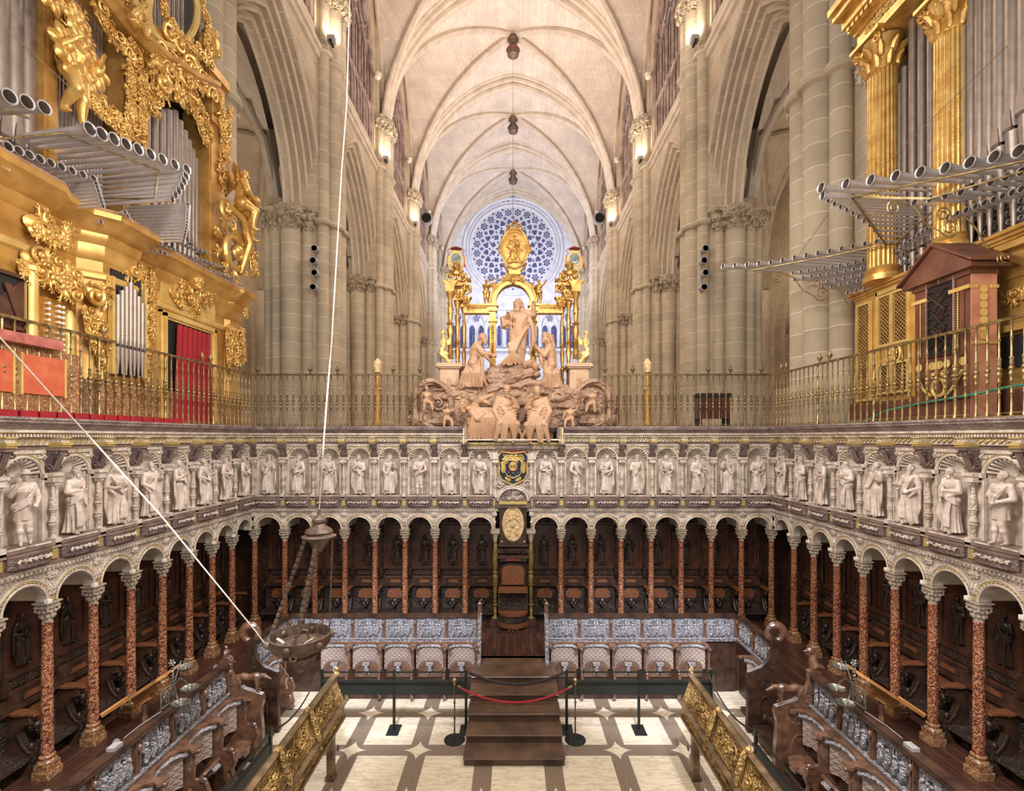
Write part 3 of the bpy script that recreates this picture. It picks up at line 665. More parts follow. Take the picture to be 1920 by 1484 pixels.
# floor, aisle walls and aisle vaults
fl = M().box(-18, 18, -6, 66, -.3, -.002); struct('floor', fl, [MT['stone']])
for s in (-1, 1):
    a = M(); X = lambda v: s*v
    for i in range(5):
        yc = (PD[i]+PD[i+1])/2
        for q, (w_, h_) in enumerate(((3.6, 4.6), (3.3, 4.3))): archrow(a, X(16.6+q*.5), X(17.1+q*.5), yc, w_, h_, CZ+6.5, CZ+17.5, BY, below=CZ+3.0)
        a.box(min(X(16.6), X(17.6)), max(X(16.6), X(17.6)), yc-BY, yc+BY, 0, CZ+3.0)
        a.mat(1)
        for k in (-2, -1, 0, 1, 2): a.cap((X(17.2), yc+k*1.1, CZ+3), (X(17.2), yc+k*1.1, CZ+8.5), .1, None, 6)
        for k in range(-3, 3): archtube(a, X(17.2), yc+(k+.5)*1.1, .55, .9, CZ+6.5, .08, nn=6, n=6)
        a.tube([(X(17.2), yc+1.2*cos(t), CZ+9.2+1.2*sin(t)) for t in np.linspace(0, 2*pi, 20)[:-1]], .1, 6, closed=True)
        a.mat(2).box(min(X(17.35), X(17.4)), max(X(17.35), X(17.4)), yc-3.5, yc+3.5, CZ+3, CZ+11.2); a.mat(0)
        a.mat(3); archtube(a, X(16.6), yc, 2.2, 3.0, 2.2, .12, 0); a.mat(0)
    for d in PD: a.mat(3).lathe([(.5, 0), (.5, CZ+9.5)], (X(16.5), d, 0), 14, cap=False); a.mat(0)
    a.box(min(X(8.75), X(17.6)), max(X(8.75), X(17.6)), 60.3, 61.2, 0, CZ+17.5)
    struct('wall_left.001' if s < 0 else 'wall_right.001', a, [MT['stone'], MT['tracery'], MT['aglass'], MT['rib']])
    v = M(); r = M(); n = 14
    def ha(x, w): return hl(min(1, abs(x)/w)*XN)*5.4/(ZTOP-ZCAP)
    for i in range(5):
        yc = (PD[i]+PD[i+1])/2; vs = []
        for p in range(n+1):
            for q in range(n+1):
                x = -2.8+5.6*p/n; y = -BY+2*BY*q/n; vs.append((X(13.9+x), yc+y, ZC+1.6+max(ha(x, 2.8), ha(y, BY))))
        v._add(vs, [(p*(n+1)+q, p*(n+1)+q+1, (p+1)*(n+1)+q+1, (p+1)*(n+1)+q) for p in range(n) for q in range(n)])
        for g in (-1, 1): r.tube([(X(13.9+x), yc+g*x*BY/2.8, ZC+1.5+ha(x, 2.8)) for x in np.linspace(-2.8, 2.8, 19)], .18, 7)
        r.tube([(X(13.9+x), PD[i], ZC+1.3+ha(x, 2.8)) for x in np.linspace(-2.8, 2.8, 19)], .34, 8)
        r.tube([(X(16.6), yc+y, ZC+1.5+ha(y, BY)) for y in np.linspace(-BY, BY, 19)], .2, 7)
    v.box(min(X(11.3), X(17.6)), max(X(11.3), X(17.6)), 13.7, 61, ZC+7.2, ZC+7.6)
    struct('ceiling', v, [MT['web']], ang=25); struct('trim_%d' % (22 if s < 0 else 23), r, [MT['rib']])
    # solid wall beside the organ, near the choir
    b = M(); b.box(min(X(8.8), X(9.8)), max(X(8.8), X(9.8)), 1.5, 13.2, 0, ZTOP)
    b.mat(1); b.box(min(X(8.6), X(9)), max(X(8.6), X(9)), 1.5, 13.0, ZC+.6, ZC+.8)
    leafm = M(); 
    for k in range(9): leaf(leafm, 0, 0, k*.7, .5, .2, 0, 3, .6)
    b.mat(1).add(leafm, Matrix.Translation((X(8.75), 12.0, ZC-.6)) @ rotm('Z', -s*pi/2), keepmat=False)
    struct('wall_left.002' if s < 0 else 'wall_right.002', b, [MT['stone'], MT['rib']])
# ------------------------------------------------------------------ end wall with the rose window
DE = 62.5; RZ = CZ+23.95; RR = 5.3
e = M(); n = 48
ring = [(RR+.1)*1.0 for _ in range(n)]
outer = []
for k in range(n):
    a = 2*pi*k/n; c, s_ = cos(a), sin(a); t = min(9.5/abs(c) if abs(c) > 1e-6 else 99, (8.0/s_ if s_ > 1e-6 else (7.6/-s_ if s_ < -1e-6 else 99))); outer.append((c*t, s_*t))
vs = [((RR+.1)*cos(2*pi*k/n), DE, RZ+(RR+.1)*sin(2*pi*k/n)) for k in range(n)]+[(x, DE, RZ+z) for x, z in outer]
e._add(vs, [(k, (k+1) % n, n+(k+1) % n, n+k) for k in range(n)])
e.box(-9.6, 9.6, DE+.02, DE+.9, 0, RZ-7.55+.0)
for r_, q in ((RR+.15, .16), (RR+.55, .12), (RR+.95, .22)):
    e.tube([(r_*cos(a), DE-.08, RZ+r_*sin(a)) for a in np.linspace(0, 2*pi, 72)[:-1]], q, 8, closed=True)
e.box(-9.6, 9.6, DE-.3, DE+.1, RZ-7.7, RZ-7.45)
e.mat(1)
for k in range(-8, 9): flower(e, k*1.1, RZ-7.1, .3, DE)
for s in (-1, 1):
    for k in range(3): flower(e, s*(5.6+.3*k), RZ-4.3-.9*k, .42, DE); flower(e, s*(6.6), RZ-3.4-1.3*k, .4, DE)
struct('wall_end', e, [MT['rosestone'], MT['rosestone']])
# rose: stone disc with punched foils -> tracery rings + dark glass foils set in front of a stone sheet
rs = M()
rs.lathe([(.01, 0), (RR, 0), (RR, .12), (.01, .12)], (0, 0, 0), 72)
disc = M().add(rs, T(0, DE+.3, RZ) @ rotm('X', pi/2), keepmat=False)
def foil(m, cx, cz, r, k, a0=0, y=DE):
    """k-lobed glass light with a raised moulded rim"""
    P = []
    for i in range(k*6):
        a = a0+2*pi*i/(k*6); q = r*(.74+.30*abs(cos(k*(a-a0)/2))); P.append((cx+cos(a)*q, cz+sin(a)*q))
    m.mat(1).prism(P, 'y', y+.10, y+.16); m.mat(0).tube([(x, y+.08, z) for x, z in P], r*.09, 5, closed=True)
    if r > .4:
        m.tube([(cx+cos(a)*r*.3, y+.07, cz+sin(a)*r*.3) for a in np.linspace(0, 2*pi, 10)[:-1]], .025, 4, closed=True)
        for i in range(k): a = a0+2*pi*(i+.5)/k; m.tube([(cx+cos(a)*r*.3, y+.07, cz+sin(a)*r*.3), (cx+cos(a)*r*.72, y+.07, cz+sin(a)*r*.72)], .025, 4)
rose = disc
for k in range(24):
    a = 2*pi*(k+.5)/24; foil(rose, 4.62*cos(a), RZ+4.62*sin(a), .50, 6, a)
    a2 = 2*pi*k/24; foil(rose, 3.98*cos(a2), RZ+3.98*sin(a2), .25, 4, a2); foil(rose, 5.12*cos(a2), RZ+5.12*sin(a2), .15, 3, a2)
    foil(rose, 3.45*cos(a), RZ+3.45*sin(a), .38, 3, a); foil(rose, 2.98*cos(a2), RZ+2.98*sin(a2), .15, 4, a2)
for k in range(16):
    a = 2*pi*(k+.5)/16; foil(rose, 2.55*cos(a), RZ+2.55*sin(a), .36, 4, a); a2 = 2*pi*k/16; foil(rose, 2.05*cos(a2), RZ+2.05*sin(a2), .16, 3, a2)
for k in range(12):
    a = 2*pi*k/12; foil(rose, 1.5*cos(a), RZ+1.5*sin(a), .24, 4, a); foil(rose, .95*cos(a+.26), RZ+.95*sin(a+.26), .15, 3, a)
foil(rose, 0, RZ, .5, 8)
struct('window_11', rose, [MT['rosestone'], MT['rglass']])
top = M()
for x, z, r_ in ((0, 6.35, .34), (-.62, 5.95, .26), (.62, 5.95, .26), (-1.2, 5.9, .2), (1.2, 5.9, .2)): foil(top, x, RZ+z, r_, 4, pi/4, DE-.25)
struct('window_12', top, [MT['rosestone'], MT['rglass']])
# lancet gallery under the rose
g = M(); gz = CZ+11.3; gy = DE-.5
g.box(-8.3, 8.3, DE-.15, DE, gz-.3, gz+4.8); g.box(-8.3, 8.3, gy-.3, DE, gz-.5, gz-.2); g.box(-8.3, 8.3, gy-.2, DE, gz+4.7, gz+5.0)
for k in range(-3, 4):
    xc = k*2.3
    for q in (-.57, .57):
        A = pointed(.40, .65, 5)
        g.mat(1).prism([(xc+q-.40, gz)]+[(xc+q+x, gz+2.2+z) for x, z in A]+[(xc+q+.40, gz)], 'y', gy+.25, gy+.3)
        g.mat(0).tube([(xc+q-.43, gy+.1, gz)]+[(xc+q+x*1.08, gy+.1, gz+2.2+z*1.05) for x, z in A]+[(xc+q+.43, gy+.1, gz)], .07, 6)
        g.mat(2).add(M().cap((0, 0, 0), (0, 0, 1.7), .24, .18, 8).cap((0, 0, 1.9), (0, 0, 2.1), .15, None, 8), T(xc+q, gy+.22, gz+.5), keepmat=False)
    A = pointed(1.1, 1.9, 8); g.mat(0).tube([(xc-1.12, gy, gz)]+[(xc+x, gy, gz+2.6+z) for x, z in A]+[(xc+1.12, gy, gz)], .10, 7)
    foil(g, xc, gz+3.7, .44, 5, pi/2, gy)
g.box(-8.3, 8.3, gy+.3, gy+.42, gz, gz+4.7)
struct('window_13', g, [MT['rosestone'], MT['rglass'], MT['rglass']])
lo = M()
for s in (-1, 1):
    archtube(lo, 0, 0, 1, 1, 0, .01)
    lo.tube([(s*2.3-1.6, DE-.2, 0)]+[(s*2.3+x, DE-.2, 5+z) for x, z in pointed(1.6, 2.6, 8)]+[(s*2.3+1.6, DE-.2, 0)], .2, 8)
struct('trim_30', lo, [MT['rosestone']])
# ------------------------------------------------------------------ things fixed in the nave
def mesh_tree(make): return make()
for s in (-1, 1):                                   # projectors on the string course
    for d in PD[1:4]:
        side = 'left' if s < 0 else 'right'; wh = {1: 'nearest', 2: 'middle', 3: 'farthest'}[PD.index(d)]
        o = empty('floodlight', (s*(XN-.30), d-1.3, ZSTR+.12), 0, 'small grey floodlight on the %s wall ledge, %s of three' % (side, wh), 'floodlight', 'floodlights on the nave ledges')
        M().box(-.16, .16, -.14, .14, .08, .34).build('housing', MT['gray'], o); M().box(-.05, .05, -.2, .2, 0, .1).build('bracket', MT['black'], o)
        M().box(-.12, .12, -.1, .1, .34, .36).build('glass', N('lit_glass').out((1, .9, .7, 1), .3, 0, emis=(1, .85, .6, 1), es=14), o)
for s in (-1, 1):                                   # loudspeaker strings on the first piers
    side = 'left' if s < 0 else 'right'
    x = s*10.0*.92; x = s*(367 if s < 0 else 353)*21.5/F
    o = empty('spotlight_column', (x, 21.4, CZ), 0, 'vertical bracket of four round spotlights on the %s pier' % side, 'spotlight')
    M().box(-.05, .05, .05, .12, 6.3, 8.3).build('bracket', MT['gray'], o)
    for k in range(4):
        z = 8.1-k*.52-.1*(k == 3); h = M().add(M().lathe([(.10, 0), (.16, .06), (.17, .3), (.14, .34)], n=14), T(.03*(-1)**k, .02, z) @ rotm('X', pi/2)).build('lamp_head', MT['gray'], o)
        M().add(M().lathe([(.12, .0), (.12, .02)], n=14), T(.03*(-1)**k, -.30, z) @ rotm('X', pi/2)).build('lens', MT['black'], h)
for s in (-1, 1):                                   # little fans near the far arch
    o = empty('round_fan', (s*161*47/F, 47, CZ+408*47/F), 0, 'round dark ventilator high on the %s of the bright far bay' % ('left' if s < 0 else 'right'), 'fan')
    M().add(M().lathe([(.5, 0), (.62, .1), (.6, .3), (.3, .36)], n=20), rotm('X', pi/2)).build('housing', MT['gray'], o)
    M().add(M().lathe([(.1, .0), (.45, .03), (.45, .05)], n=16), T(0, -.36, 0) @ rotm('X', pi/2)).build('grille', MT['black'], o)
    M().tube([(0, .0, 0), (s*1.0, .3, .2)], .06, 6).build('arm', MT['black'], o)
for i, (yy, ty, ww) in enumerate(((36.95, 0, 'nearest'), (46.25, 1, 'middle'), (55.5, 2, 'farthest'))):   # lanterns hanging from the vault bosses
    o = empty('hanging_lantern', (0, yy, ZTOP-.4), 0, 'dark pendant boss lantern under the %s visible vault crossing' % ww, 'lantern', 'pendant lanterns under the vault')
    M().lathe([(.05, -1.35), (.42, -1.15), (.5, -.75), (.36, -.5), (.2, -.2), (.22, .1), (.1, .3)], n=12).build('body', MT['lamp'], o)
    M().lathe([(.5, -.80), (.54, -.76), (.5, -.72)], n=12, cap=False).build('rim', MT['redp'] if i == 0 else MT['black'], o)
tag(M().tube([(0, 36.9, ZTOP-1.9), (0, 25, CZ+14.6), (0, 14.2, CZ+6.05)], .012, 6).build('hanging_wire', MT['black']), 'long thin dark wire hanging down the nave axis to the gold medallion', 'wire')
# ------------------------------------------------------------------ choir enclosure
XW, YB, PS, NS = 6.95, 13.1, .805, 9
DZ = .75                                             # deck of the upper stalls
SD = [YB-.12-PS*(k+.5) for k in range(NS)]           # side bay centres
BU = [.475+.8*(k+.5) for k in range(8)]              # back bay centres
def FB(u, y=0): return T(u, YB+y, 0)
def FL(d): return T(-XW, d, 0) @ rotm('Z', pi/2)
def FR(d): return T(XW, d, 0) @ rotm('Z', -pi/2)
frames = [('back', s*u, FB(s*u), 'left' if s < 0 else 'right') for s in (-1, 1) for u in BU]
# mats: 0 alab carved 1 alab smooth 2 dark carved 3 dark smooth 4 gilt 5 white
WM = [MT['alab'], MT['alabs'], MT['frdark'], MT['frsm'], MT['gilt'], MT['white'], MT['frmid']]
def arcprof(r, z, n=14, a0=0, a1=pi): return [(r*cos(a0+(a1-a0)*i/n), z+r*sin(a0+(a1-a0)*i/n)) for i in range(n+1)]
def wallbay(p=.8, notch=False, cons=True):
    """one bay of frieze: arcade arch below, base panel, shell-headed niche, entablature; local x centred, front = -y"""
    m = M(); h = p/2
    # arcade slab with round opening: springing 3.34, intrados radius
    r = h-.085; zs = 3.36; A = arcprof(r, zs, 16)
    for ya, mat_ in ((-.06, 0), (.10, 5)):
        vs = []
        for x, z in A: vs += [(x, ya, z), (x, ya, 3.93)]
        m.mat(mat_)._add(vs, [(i*2+2, i*2, i*2+1, i*2+3) if ya < 0 else (i*2, i*2+2, i*2+3, i*2+1) for i in range(16)])
        for s in (-1, 1): m.box(min(s*r, s*h), max(s*r, s*h), ya-.001, ya+.16 if ya < 0 else ya+.001, zs, 3.93)
    m.mat(1)._add([(x, y, z) for y in (-.06, .10) for x, z in A], [(i, i+1, i+18, i+17) for i in range(16)])
    for y, rr, q, mt in ((-.075, r+.018, .02, 1), (-.065, r+.06, .013, 4), (-.07, r+.085, .014, 1)):
        m.mat(mt).tube([(x, y, z) for x, z in arcprof(min(rr, h-.004) if rr > h else rr, zs+.0, 18)] if rr < h else [(x, y, z) for x, z in arcprof(rr, zs, 24, .25, pi-.25)], q, 6)
    for k in range(15): a = .3+(pi-.6)*k/14; m.mat(0).ell((cos(a)*(r+.045), -.075, zs+sin(a)*(r+.045)), .013, n=6, h=4)
    for s in (-1, 1):
        m.mat(1); flower(m, s*(h-.02), 3.76, .075, -.07, 7); m.mat(0); leaf(m, s*(h-.03), 3.62, -pi/2, .16, .07, -.06, 3, 0); leaf(m, s*(h-.06), 3.80, pi/2-s*1.1, .15, .05, -.06, 3, s*.5)
    m.mat(1).box(-h, h, -.10, .1, 3.88, 3.93)
    for k in range(12): x = -h+p*(k+.5)/12; m.mat(0).box(x-.02, x+.02, -.13, -.08, 3.845, 3.885)
    # barrel soffit back to the stalls
    m.mat(5)._add([(x, y, z) for y in (.10, .80) for x, z in arcprof(h-.015, 3.36, 14)], [(i, i+1, i+16, i+15) for i in range(14)])
    # bowed base panel 3.95 - 4.22
    m.mat(3).box(-h, h, -.13, .3, 3.93, 3.97); m.box(-h, h, -.10, .3, 3.97, 4.16); m.mat(1).box(-h, h, -.14, .3, 4.155, 4.20)
    bw = h-.09; B = [(-bw, -.1), (-bw, -.14)]+[(-bw+2*bw*i/8, -.16-.05*sin(pi*i/8)) for i in range(1, 8)]+[(bw, -.14), (bw, -.1)]
    m.mat(2).prism(B, 'z', 3.98, 4.15); m.mat(3).prism([(x*1.02, y*1.06) for x, y in B], 'z', 4.15, 4.185)
    m.mat(1).tube([(-bw*.8+1.6*bw*i/14, -.215-.012*cos(i*1.1), 4.085+.022*sin(i*1.5)) for i in range(15)], .014, 6, rnd=True)
    for i in range(7): m.ell((-bw*.75+1.5*bw*i/6, -.222, 4.085-.012*(-1)**i), .020, n=7, h=4)
    for s in (-1, 1): m.mat(4).box(s*h-.045 if s > 0 else -h, h if s > 0 else -h+.045, -.12, -.09, 3.99, 4.14)
    # sill with letters strip
    m.mat(3).box(-h, h, -.17, .3, 4.20, 4.23); m.box(-h, h, -.13, .3, 4.23, 4.275); m.mat(1).box(-h+.08, h-.08, -.145, .1, 4.24, 4.268)
    # niche: half-round recess
    w = h-.135; zt = 5.22; nb = 10
    base = [(-w*cos(pi*i/nb), .02+w*.5*sin(pi*i/nb)) for i in range(nb+1)]
    m.mat(1)._add([(x, y, z) for z in (4.275, zt) for x, y in base], [(i, i+1, nb+2+i, nb+1+i) for i in range(nb)])
    m.mat(3)._add([(x, y, 4.278) for x, y in base]+[(-w, -.12, 4.278), (w, -.12, 4.278)], [tuple([nb+1, nb+2]+list(range(nb, -1, -1)))])
    # scallop semi dome with raised flutes
    vs = []; 
    K = 44
    for j in range(7):
        t = j/6
        for i in range(K+1):
            a = pi*i/K; fl = 1+.10*abs(sin(a*5.5))*(1-t*.6) if False else 1
            rr = w*cos(t*pi/2*.97); y = .02+w*.5*sin(t*pi/2)
            rr *= (1-.09*(.5+.5*cos(a*22))*(1-t)); vs.append((-rr*cos(a), y-.012*cos(a*22)*(1-t*.5), zt+rr*sin(a)))
    m.mat(1)._add(vs, [(j*(K+1)+i, j*(K+1)+i+1, (j+1)*(K+1)+i+1, (j+1)*(K+1)+i) for j in range(6) for i in range(K)])
    for i in range(1, 12): a = pi*i/12; m.tube([(-cos(a)*w*.28, .02+w*.5, zt+sin(a)*w*.28), (-cos(a)*w*.7, .02+w*.34, zt+sin(a)*w*.7), (-cos(a)*w*.97, -.01, zt+sin(a)*w*.97)], [.008, .017, .022], 6, rnd=True)
    # flat face around the niche
    AA = arcprof(w, zt, 18); vs = []
    for x, z in AA: vs += [(x, -.02, z), (x, -.02, 5.62)]
    m.mat(0)._add(vs, [(i*2+2, i*2, i*2+1, i*2+3) for i in range(18)])
    for s in (-1, 1):
        m.mat(1).box(min(s*w, s*h), max(s*w, s*h), -.02, .3, 4.275, 5.62); m.box(min(s*(w+.005), s*(w+.045)), max(s*(w+.005), s*(w+.045)), -.045, 0, 4.275, zt)
        m.mat(4).box(min(s*(w+.05), s*(w+.058)), max(s*(w+.05), s*(w+.058)), -.035, 0, 4.3, zt)
    m.mat(1).tube([(x, -.035, z) for x, z in arcprof(w+.03, zt, 20)], .024, 7); m.mat(4).tube([(x, -.03, z) for x, z in arcprof(w+.068, zt, 20)], .010, 6)
    for s in (-1, 1): m.mat(0); leaf(m, s*(w+.02), 5.56, -pi/2+s*.6, .17, .06, -.03, 3, s*.7); m.ell((s*(w-.02), -.035, 5.5), .03, n=8, h=5)
    for s in (-1, 1): m.mat(1).box(min(s*(w+.0), s*h), max(s*(w+.0), s*h), -.09, 0, 5.20, 5.27); m.mat(0).box(min(s*(w+.06), s*h), max(s*(w+.06), s*h), -.07, 0, 5.14, 5.20)
    # entablature
    z = 0 if not notch else -.19
    if not notch: m.mat(0).box(-h, h, -.05, .3, 5.56, 5.66)
    m.mat(3).box(-h, h, -.06, .3, 5.62+z, 5.68+z); m.mat(0).box(-h+.0, h, -.10, .3, 5.68+z, 5.78+z)
    for k in range(8): x = -h+p*(k+.5)/8; m.mat(4).tube([(x-.035, -.105, 5.70+z), (x, -.125, 5.735+z), (x+.035, -.11, 5.76+z)], .011, 5, rnd=True)
    m.mat(4).box(-h, h, -.12, .3, 5.78+z, 5.795+z); m.mat(3).box(-h, h, -.14, .3, 5.795+z, 5.85+z)
    for k in range(16): x = -h+p*(k+.5)/16; m.mat(1).box(x-.014, x+.014, -.18, -.13, 5.80+z, 5.845+z)
    m.mat(4).box(-h, h, -.19, .3, 5.85+z, 5.862+z); m.mat(1).box(-h, h, -.21, .3, 5.862+z, 5.90+z)
    if not notch:
        m.mat(6).prism([(-.21, 5.9), (-.27, 5.98), (-.31, 6.0), (-.31, 6.04), (.45, 6.04), (.45, 5.9)], 'x', -h, h)
        m.mat(6).box(-h, h, -.33, .45, 6.04, 6.075)
    return m
def between(z=0, con=True):
    """colonette, console and entablature break standing between two bays"""
    m = M(); 
    m.mat(1).box(-.05, .05, -.17, -.02, 4.2, 4.30)
    m.mat(0).lathe([(.042, 4.30), (.036, 4.32), (.036, 4.46), (.043, 4.47), (.055, 4.49), (.056, 4.51), (.040, 4.52), (.052, 4.545), (.052, 4.56), (.038, 4.60), (.030, 4.66), (.044, 4.69), (.048, 4.71), (.034, 4.72), (.048, 4.75), (.046, 4.82), (.028, 4.95), (.026, 5.05), (.034, 5.06)], (0, -.085, 0), 14)
    m.mat(1)
    for zz in (4.49, 4.53, 4.71): m.lathe([(.04, zz), (.060, zz+.008), (.060, zz+.018), (.04, zz+.026)], (0, -.085, 0), 14)
    m.mat(0).lathe([(.03, 5.06), (.045, 5.09), (.065, 5.13)], (0, -.085, 0), 12)
    for k in range(6): a = pi+pi*k/5; m.ell((cos(a)*.055, -.085+sin(a)*.055, 5.105), (.017, .017, .026), n=6, h=4)
    m.mat(1).box(-.085, .085, -.17, -.01, 5.13, 5.16); m.box(-.075, .075, -.155, 0, 5.16, 5.22); m.box(-.09, .09, -.18, 0, 5.22, 5.26)
    if con:
        m.mat(2).prism([(0, 5.27), (-.09, 5.27), (-.12, 5.30), (-.10, 5.36), (-.12, 5.44), (-.19, 5.52), (-.25, 5.60), (0, 5.60)], 'x', -.065, .065)
        for s in (-1, 1):
            mm = M(); spiral(mm, 0, 0, .045, 1.2, .012, 1); spiral(mm, .11, .22, .05, 1.2, .012, -1)
            m.mat(2).add(mm, T(s*.066, -.10, 5.34) @ rotm('Z', s*pi/2) @ Matrix.Scale(-s, 4, (1, 0, 0)), keepmat=False)
        for k in range(3): m.mat(3).cap((-.035+.035*k, -.13, 5.32), (-.035+.035*k, -.23, 5.57), .013, None, 6)
        z2 = 5.60
        for a, b, c, d in ((.075, -.27, 0, .05), (.08, -.29, .05, .08), (.085, -.31, .08, .12)): m.mat(4 if c else 3).box(-a, a, b, .0, z2+c, z2+d)
        m.mat(0).box(-.07, .07, -.27, 0, 5.72, 5.78); m.mat(4).box(-.08, .08, -.30, 0, 5.78, 5.80)
    return m
WB = wallbay(.8); WBS = wallbay(PS); WBN = wallbay(.8, True); BT = between(); BTN = between(con=False)
mb = M()
for s in (-1, 1):
    for k, u in enumerate(BU):
        mb.add(WBN if k == 0 else WB, FB(s*u)); mb.add(BT if k >= 1 else BTN, FB(s*(u-.4)))
    mb.add(BT, FB(s*6.875))
# centre bay: coat of arms panel, arched relief, entablature dropped by a step
mb.mat(0).box(-.475, .475, YB-.02, YB+.3, 4.25, 5.55); mb.mat(3).box(-.475, .475, YB-.06, YB+.3, 3.93, 4.25)
z = -.19; 
mb.mat(3).box(-.475, .475, YB-.14, YB+.3, 5.50, 5.66); mb.mat(1).box(-1.28, 1.28, YB-.21, YB+.3, 5.672, 5.71)
for k in range(60): x = -1.25+2.5*(k+.5)/60; mb.mat(4).box(x-.012, x+.012, YB-.19, YB-.12, 5.61, 5.655)
mb.mat(1).box(-1.3, 1.3, YB-.26, YB+.5, 5.71, 5.75)
for s in (-1, 1):
    for a, b, c, mt in ((1.26, 1.30, -.33, 1), (1.22, 1.25, -.22, 4), (1.16, 1.21, -.20, 3)): mb.mat(mt).box(min(s*a, s*b), max(s*a, s*b), YB+c, YB+.4, 5.62, 6.07)
mb.mat(1).tube([(.40*cos(a), YB-.10, 4.12+.33*sin(a)) for a in np.linspace(0, pi, 20)], .035, 8); mb.tube([(.455*cos(a), YB-.08, 4.12+.39*sin(a)) for a in np.linspace(0, pi, 20)], .02, 8)
mb.mat(2).prism([(.36*cos(a), 4.12+.29*sin(a)) for a in np.linspace(0, pi, 16)], 'y', YB-.08, YB)
ornament(mb.mat(2), [(-.26, 4.20), (.26, 4.20)], .10, 3, YB-.09); ornament(mb, [(-.15, 4.32), (.15, 4.32)], .07, 4, YB-.09)
mb.mat(4).box(-.37, .37, YB-.15, YB, 4.03, 4.11)
for s in (-1, 1): mb.mat(1); spiral(mb, s*.36, 4.56, .09, 1.3, .02, s, 0, YB-.06)
struct('wall_back', mb, WM)
for s, nm, FX in ((-1, 'wall_left', FL), (1, 'wall_right', FR)):
    w = M()
    for k, d in enumerate(SD): w.add(WBS, FX(d))
    for k in range(NS+1):
        d = YB-.12-PS*k
        if k: w.add(BT, FX(d))
    # corner fill and core
    w.mat(3).box(min(s*6.9, s*7.4), max(s*6.9, s*7.4), YB-.14, YB+.4, 3.93, 5.6); w.mat(1).box(min(s*6.86, s*7.4), max(s*6.86, s*7.4), YB-.2, YB+.4, 5.6, 6.075)
    struct(nm, w, WM)
core = M(); y1 = SD[-1]-PS/2
core.box(-8.6, 8.6, YB+.95, YB+1.15, 0, 6.0)
for s in (-1, 1): core.box(min(s*7.5, s*7.65) if 0 else min(s*7.9, s*8.05), max(s*7.9, s*8.05), y1, YB+.95, 0, 6.0)
core.box(-8.5, 8.5, YB+.2, YB+1.4, 5.95, 6.06)
for s in (-1, 1): core.box(min(s*7.1, s*8.9), max(s*7.1, s*8.9), y1, YB+.2, 5.95, 6.06)
struct('platform_top', core, [MT['walnut']])
struct('ceiling', M().box(-8.3, 8.3, YB+.1, YB+1.35, 3.80, 3.9).box(-7.9, -7.0, y1, YB+.1, 3.80, 3.9).box(7.0, 7.9, y1, YB+.1, 3.80, 3.9), [MT['white']])
# ------------------------------------------------------------------ decks, floor and stairs
struct('floor', M().box(-7.8, 7.8, 1, 13.9, -.01, .0), [MT['tiles']])
dk = M(); LX, LD = 5.12, 11.2
dk.box(-7.75, 7.75, LD+.04, YB+1, .02, DZ)
for s in (-1, 1): dk.box(min(s*(LX+.04), s*7.75), max(s*(LX+.04), s*7.75), y1, LD+.04, .02, DZ)
struct('floor', dk, [MT['plank']])
st = empty('wooden_stairs', (.02, 8.65, 0), 0, 'five brown wooden steps leading up to the throne', 'stairs')
for k in range(5):
    y = .43*k; M().box(-.885, .885, y+.03, 2.7, .15*k+.001, .15*(k+1)-.03).build('riser', MT['stair'], st)
    t = M(); t.prism([(y-.0, .15*(k+1)-.03), (y-.012, .15*(k+1)-.015), (y, .15*(k+1)), (y+.46 if k < 4 else 2.7, .15*(k+1)), (y+.46 if k < 4 else 2.7, .15*(k+1)-.03)], 'x', -.90, .90); t.build('tread', MT['stair'], st)
# ------------------------------------------------------------------ niche statues
POSE = [('cross', 1, 1, 0, 0, 1.0), ('raise', 1, 1, 0, 0, 1.05), ('book', 0, 2, 0, 0, 1.0), ('staff', 2, 1, 0, 0, 1.05), ('pray', 0, 2, 0, 0, .95),
        ('down', 1, 1, 2, 0, 1.0), ('book', 1, 0, 0, 0, 1.08), ('raise', 0, 1, 1, 1, 1.0), ('cross', 0, 1, 0, 1, 1.0), ('staff', 1, 1, 2, 0, 1.08)]
DESC = ['bearded robed figure with crossed forearms', 'bearded robed figure raising one hand', 'long-haired robed figure holding a book', 'old bearded figure leaning on a staff', 'veiled slender figure with joined hands',
        'crowned bearded figure with one arm lowered', 'bald bearded figure holding a book', 'short-tunicked figure in a broad hat', 'beardless figure in a short tunic', 'crowned bearded figure with a staff']
SM = []
for i, (po, be, ha, ht, ki, bu) in enumerate(POSE):
    SM.append(remesh(standing(i+1, po, be, ha, ht, bool(ki), bu), 'statue_body', MT['statue'], .0085, 2))
def ordn(i): return ['first', 'second', 'third', 'fourth', 'fifth', 'sixth', 'seventh', 'eighth', 'ninth', 'tenth'][i]
rs_ = random.Random(11); idx = 0
def statue(mx, i, flip, label, grp):
    k = 1.05; me = SM[i]
    o = obj('niche_statue', me, None, mx @ T(0, -.05, 4.275) @ rotm('Z', rs_.uniform(-.35, .35)) @ Matrix.Diagonal((-k if flip else k, k, k, 1)), label=label, cat='statue', group=grp)
seq = {'L': [0, 6, 3, 4, 1, 2, 5, 7], 'R': [2, 5, 9, 6, 1, 3, 0, 8], 'BL': [2, 3, 8, 1, 4, 6, 0, 9], 'BR': [4, 7, 0, 5, 2, 9, 1, 6]}
for s, q in ((-1, 'BL'), (1, 'BR')):
    for k, u in enumerate(BU):
        i = seq[q][k]; statue(FB(s*u), i, k % 2 == 1, '%s, %s niche %s of the coat of arms' % (DESC[i], ordn(k), 'left' if s < 0 else 'right'), 'alabaster niche statues on the back wall')
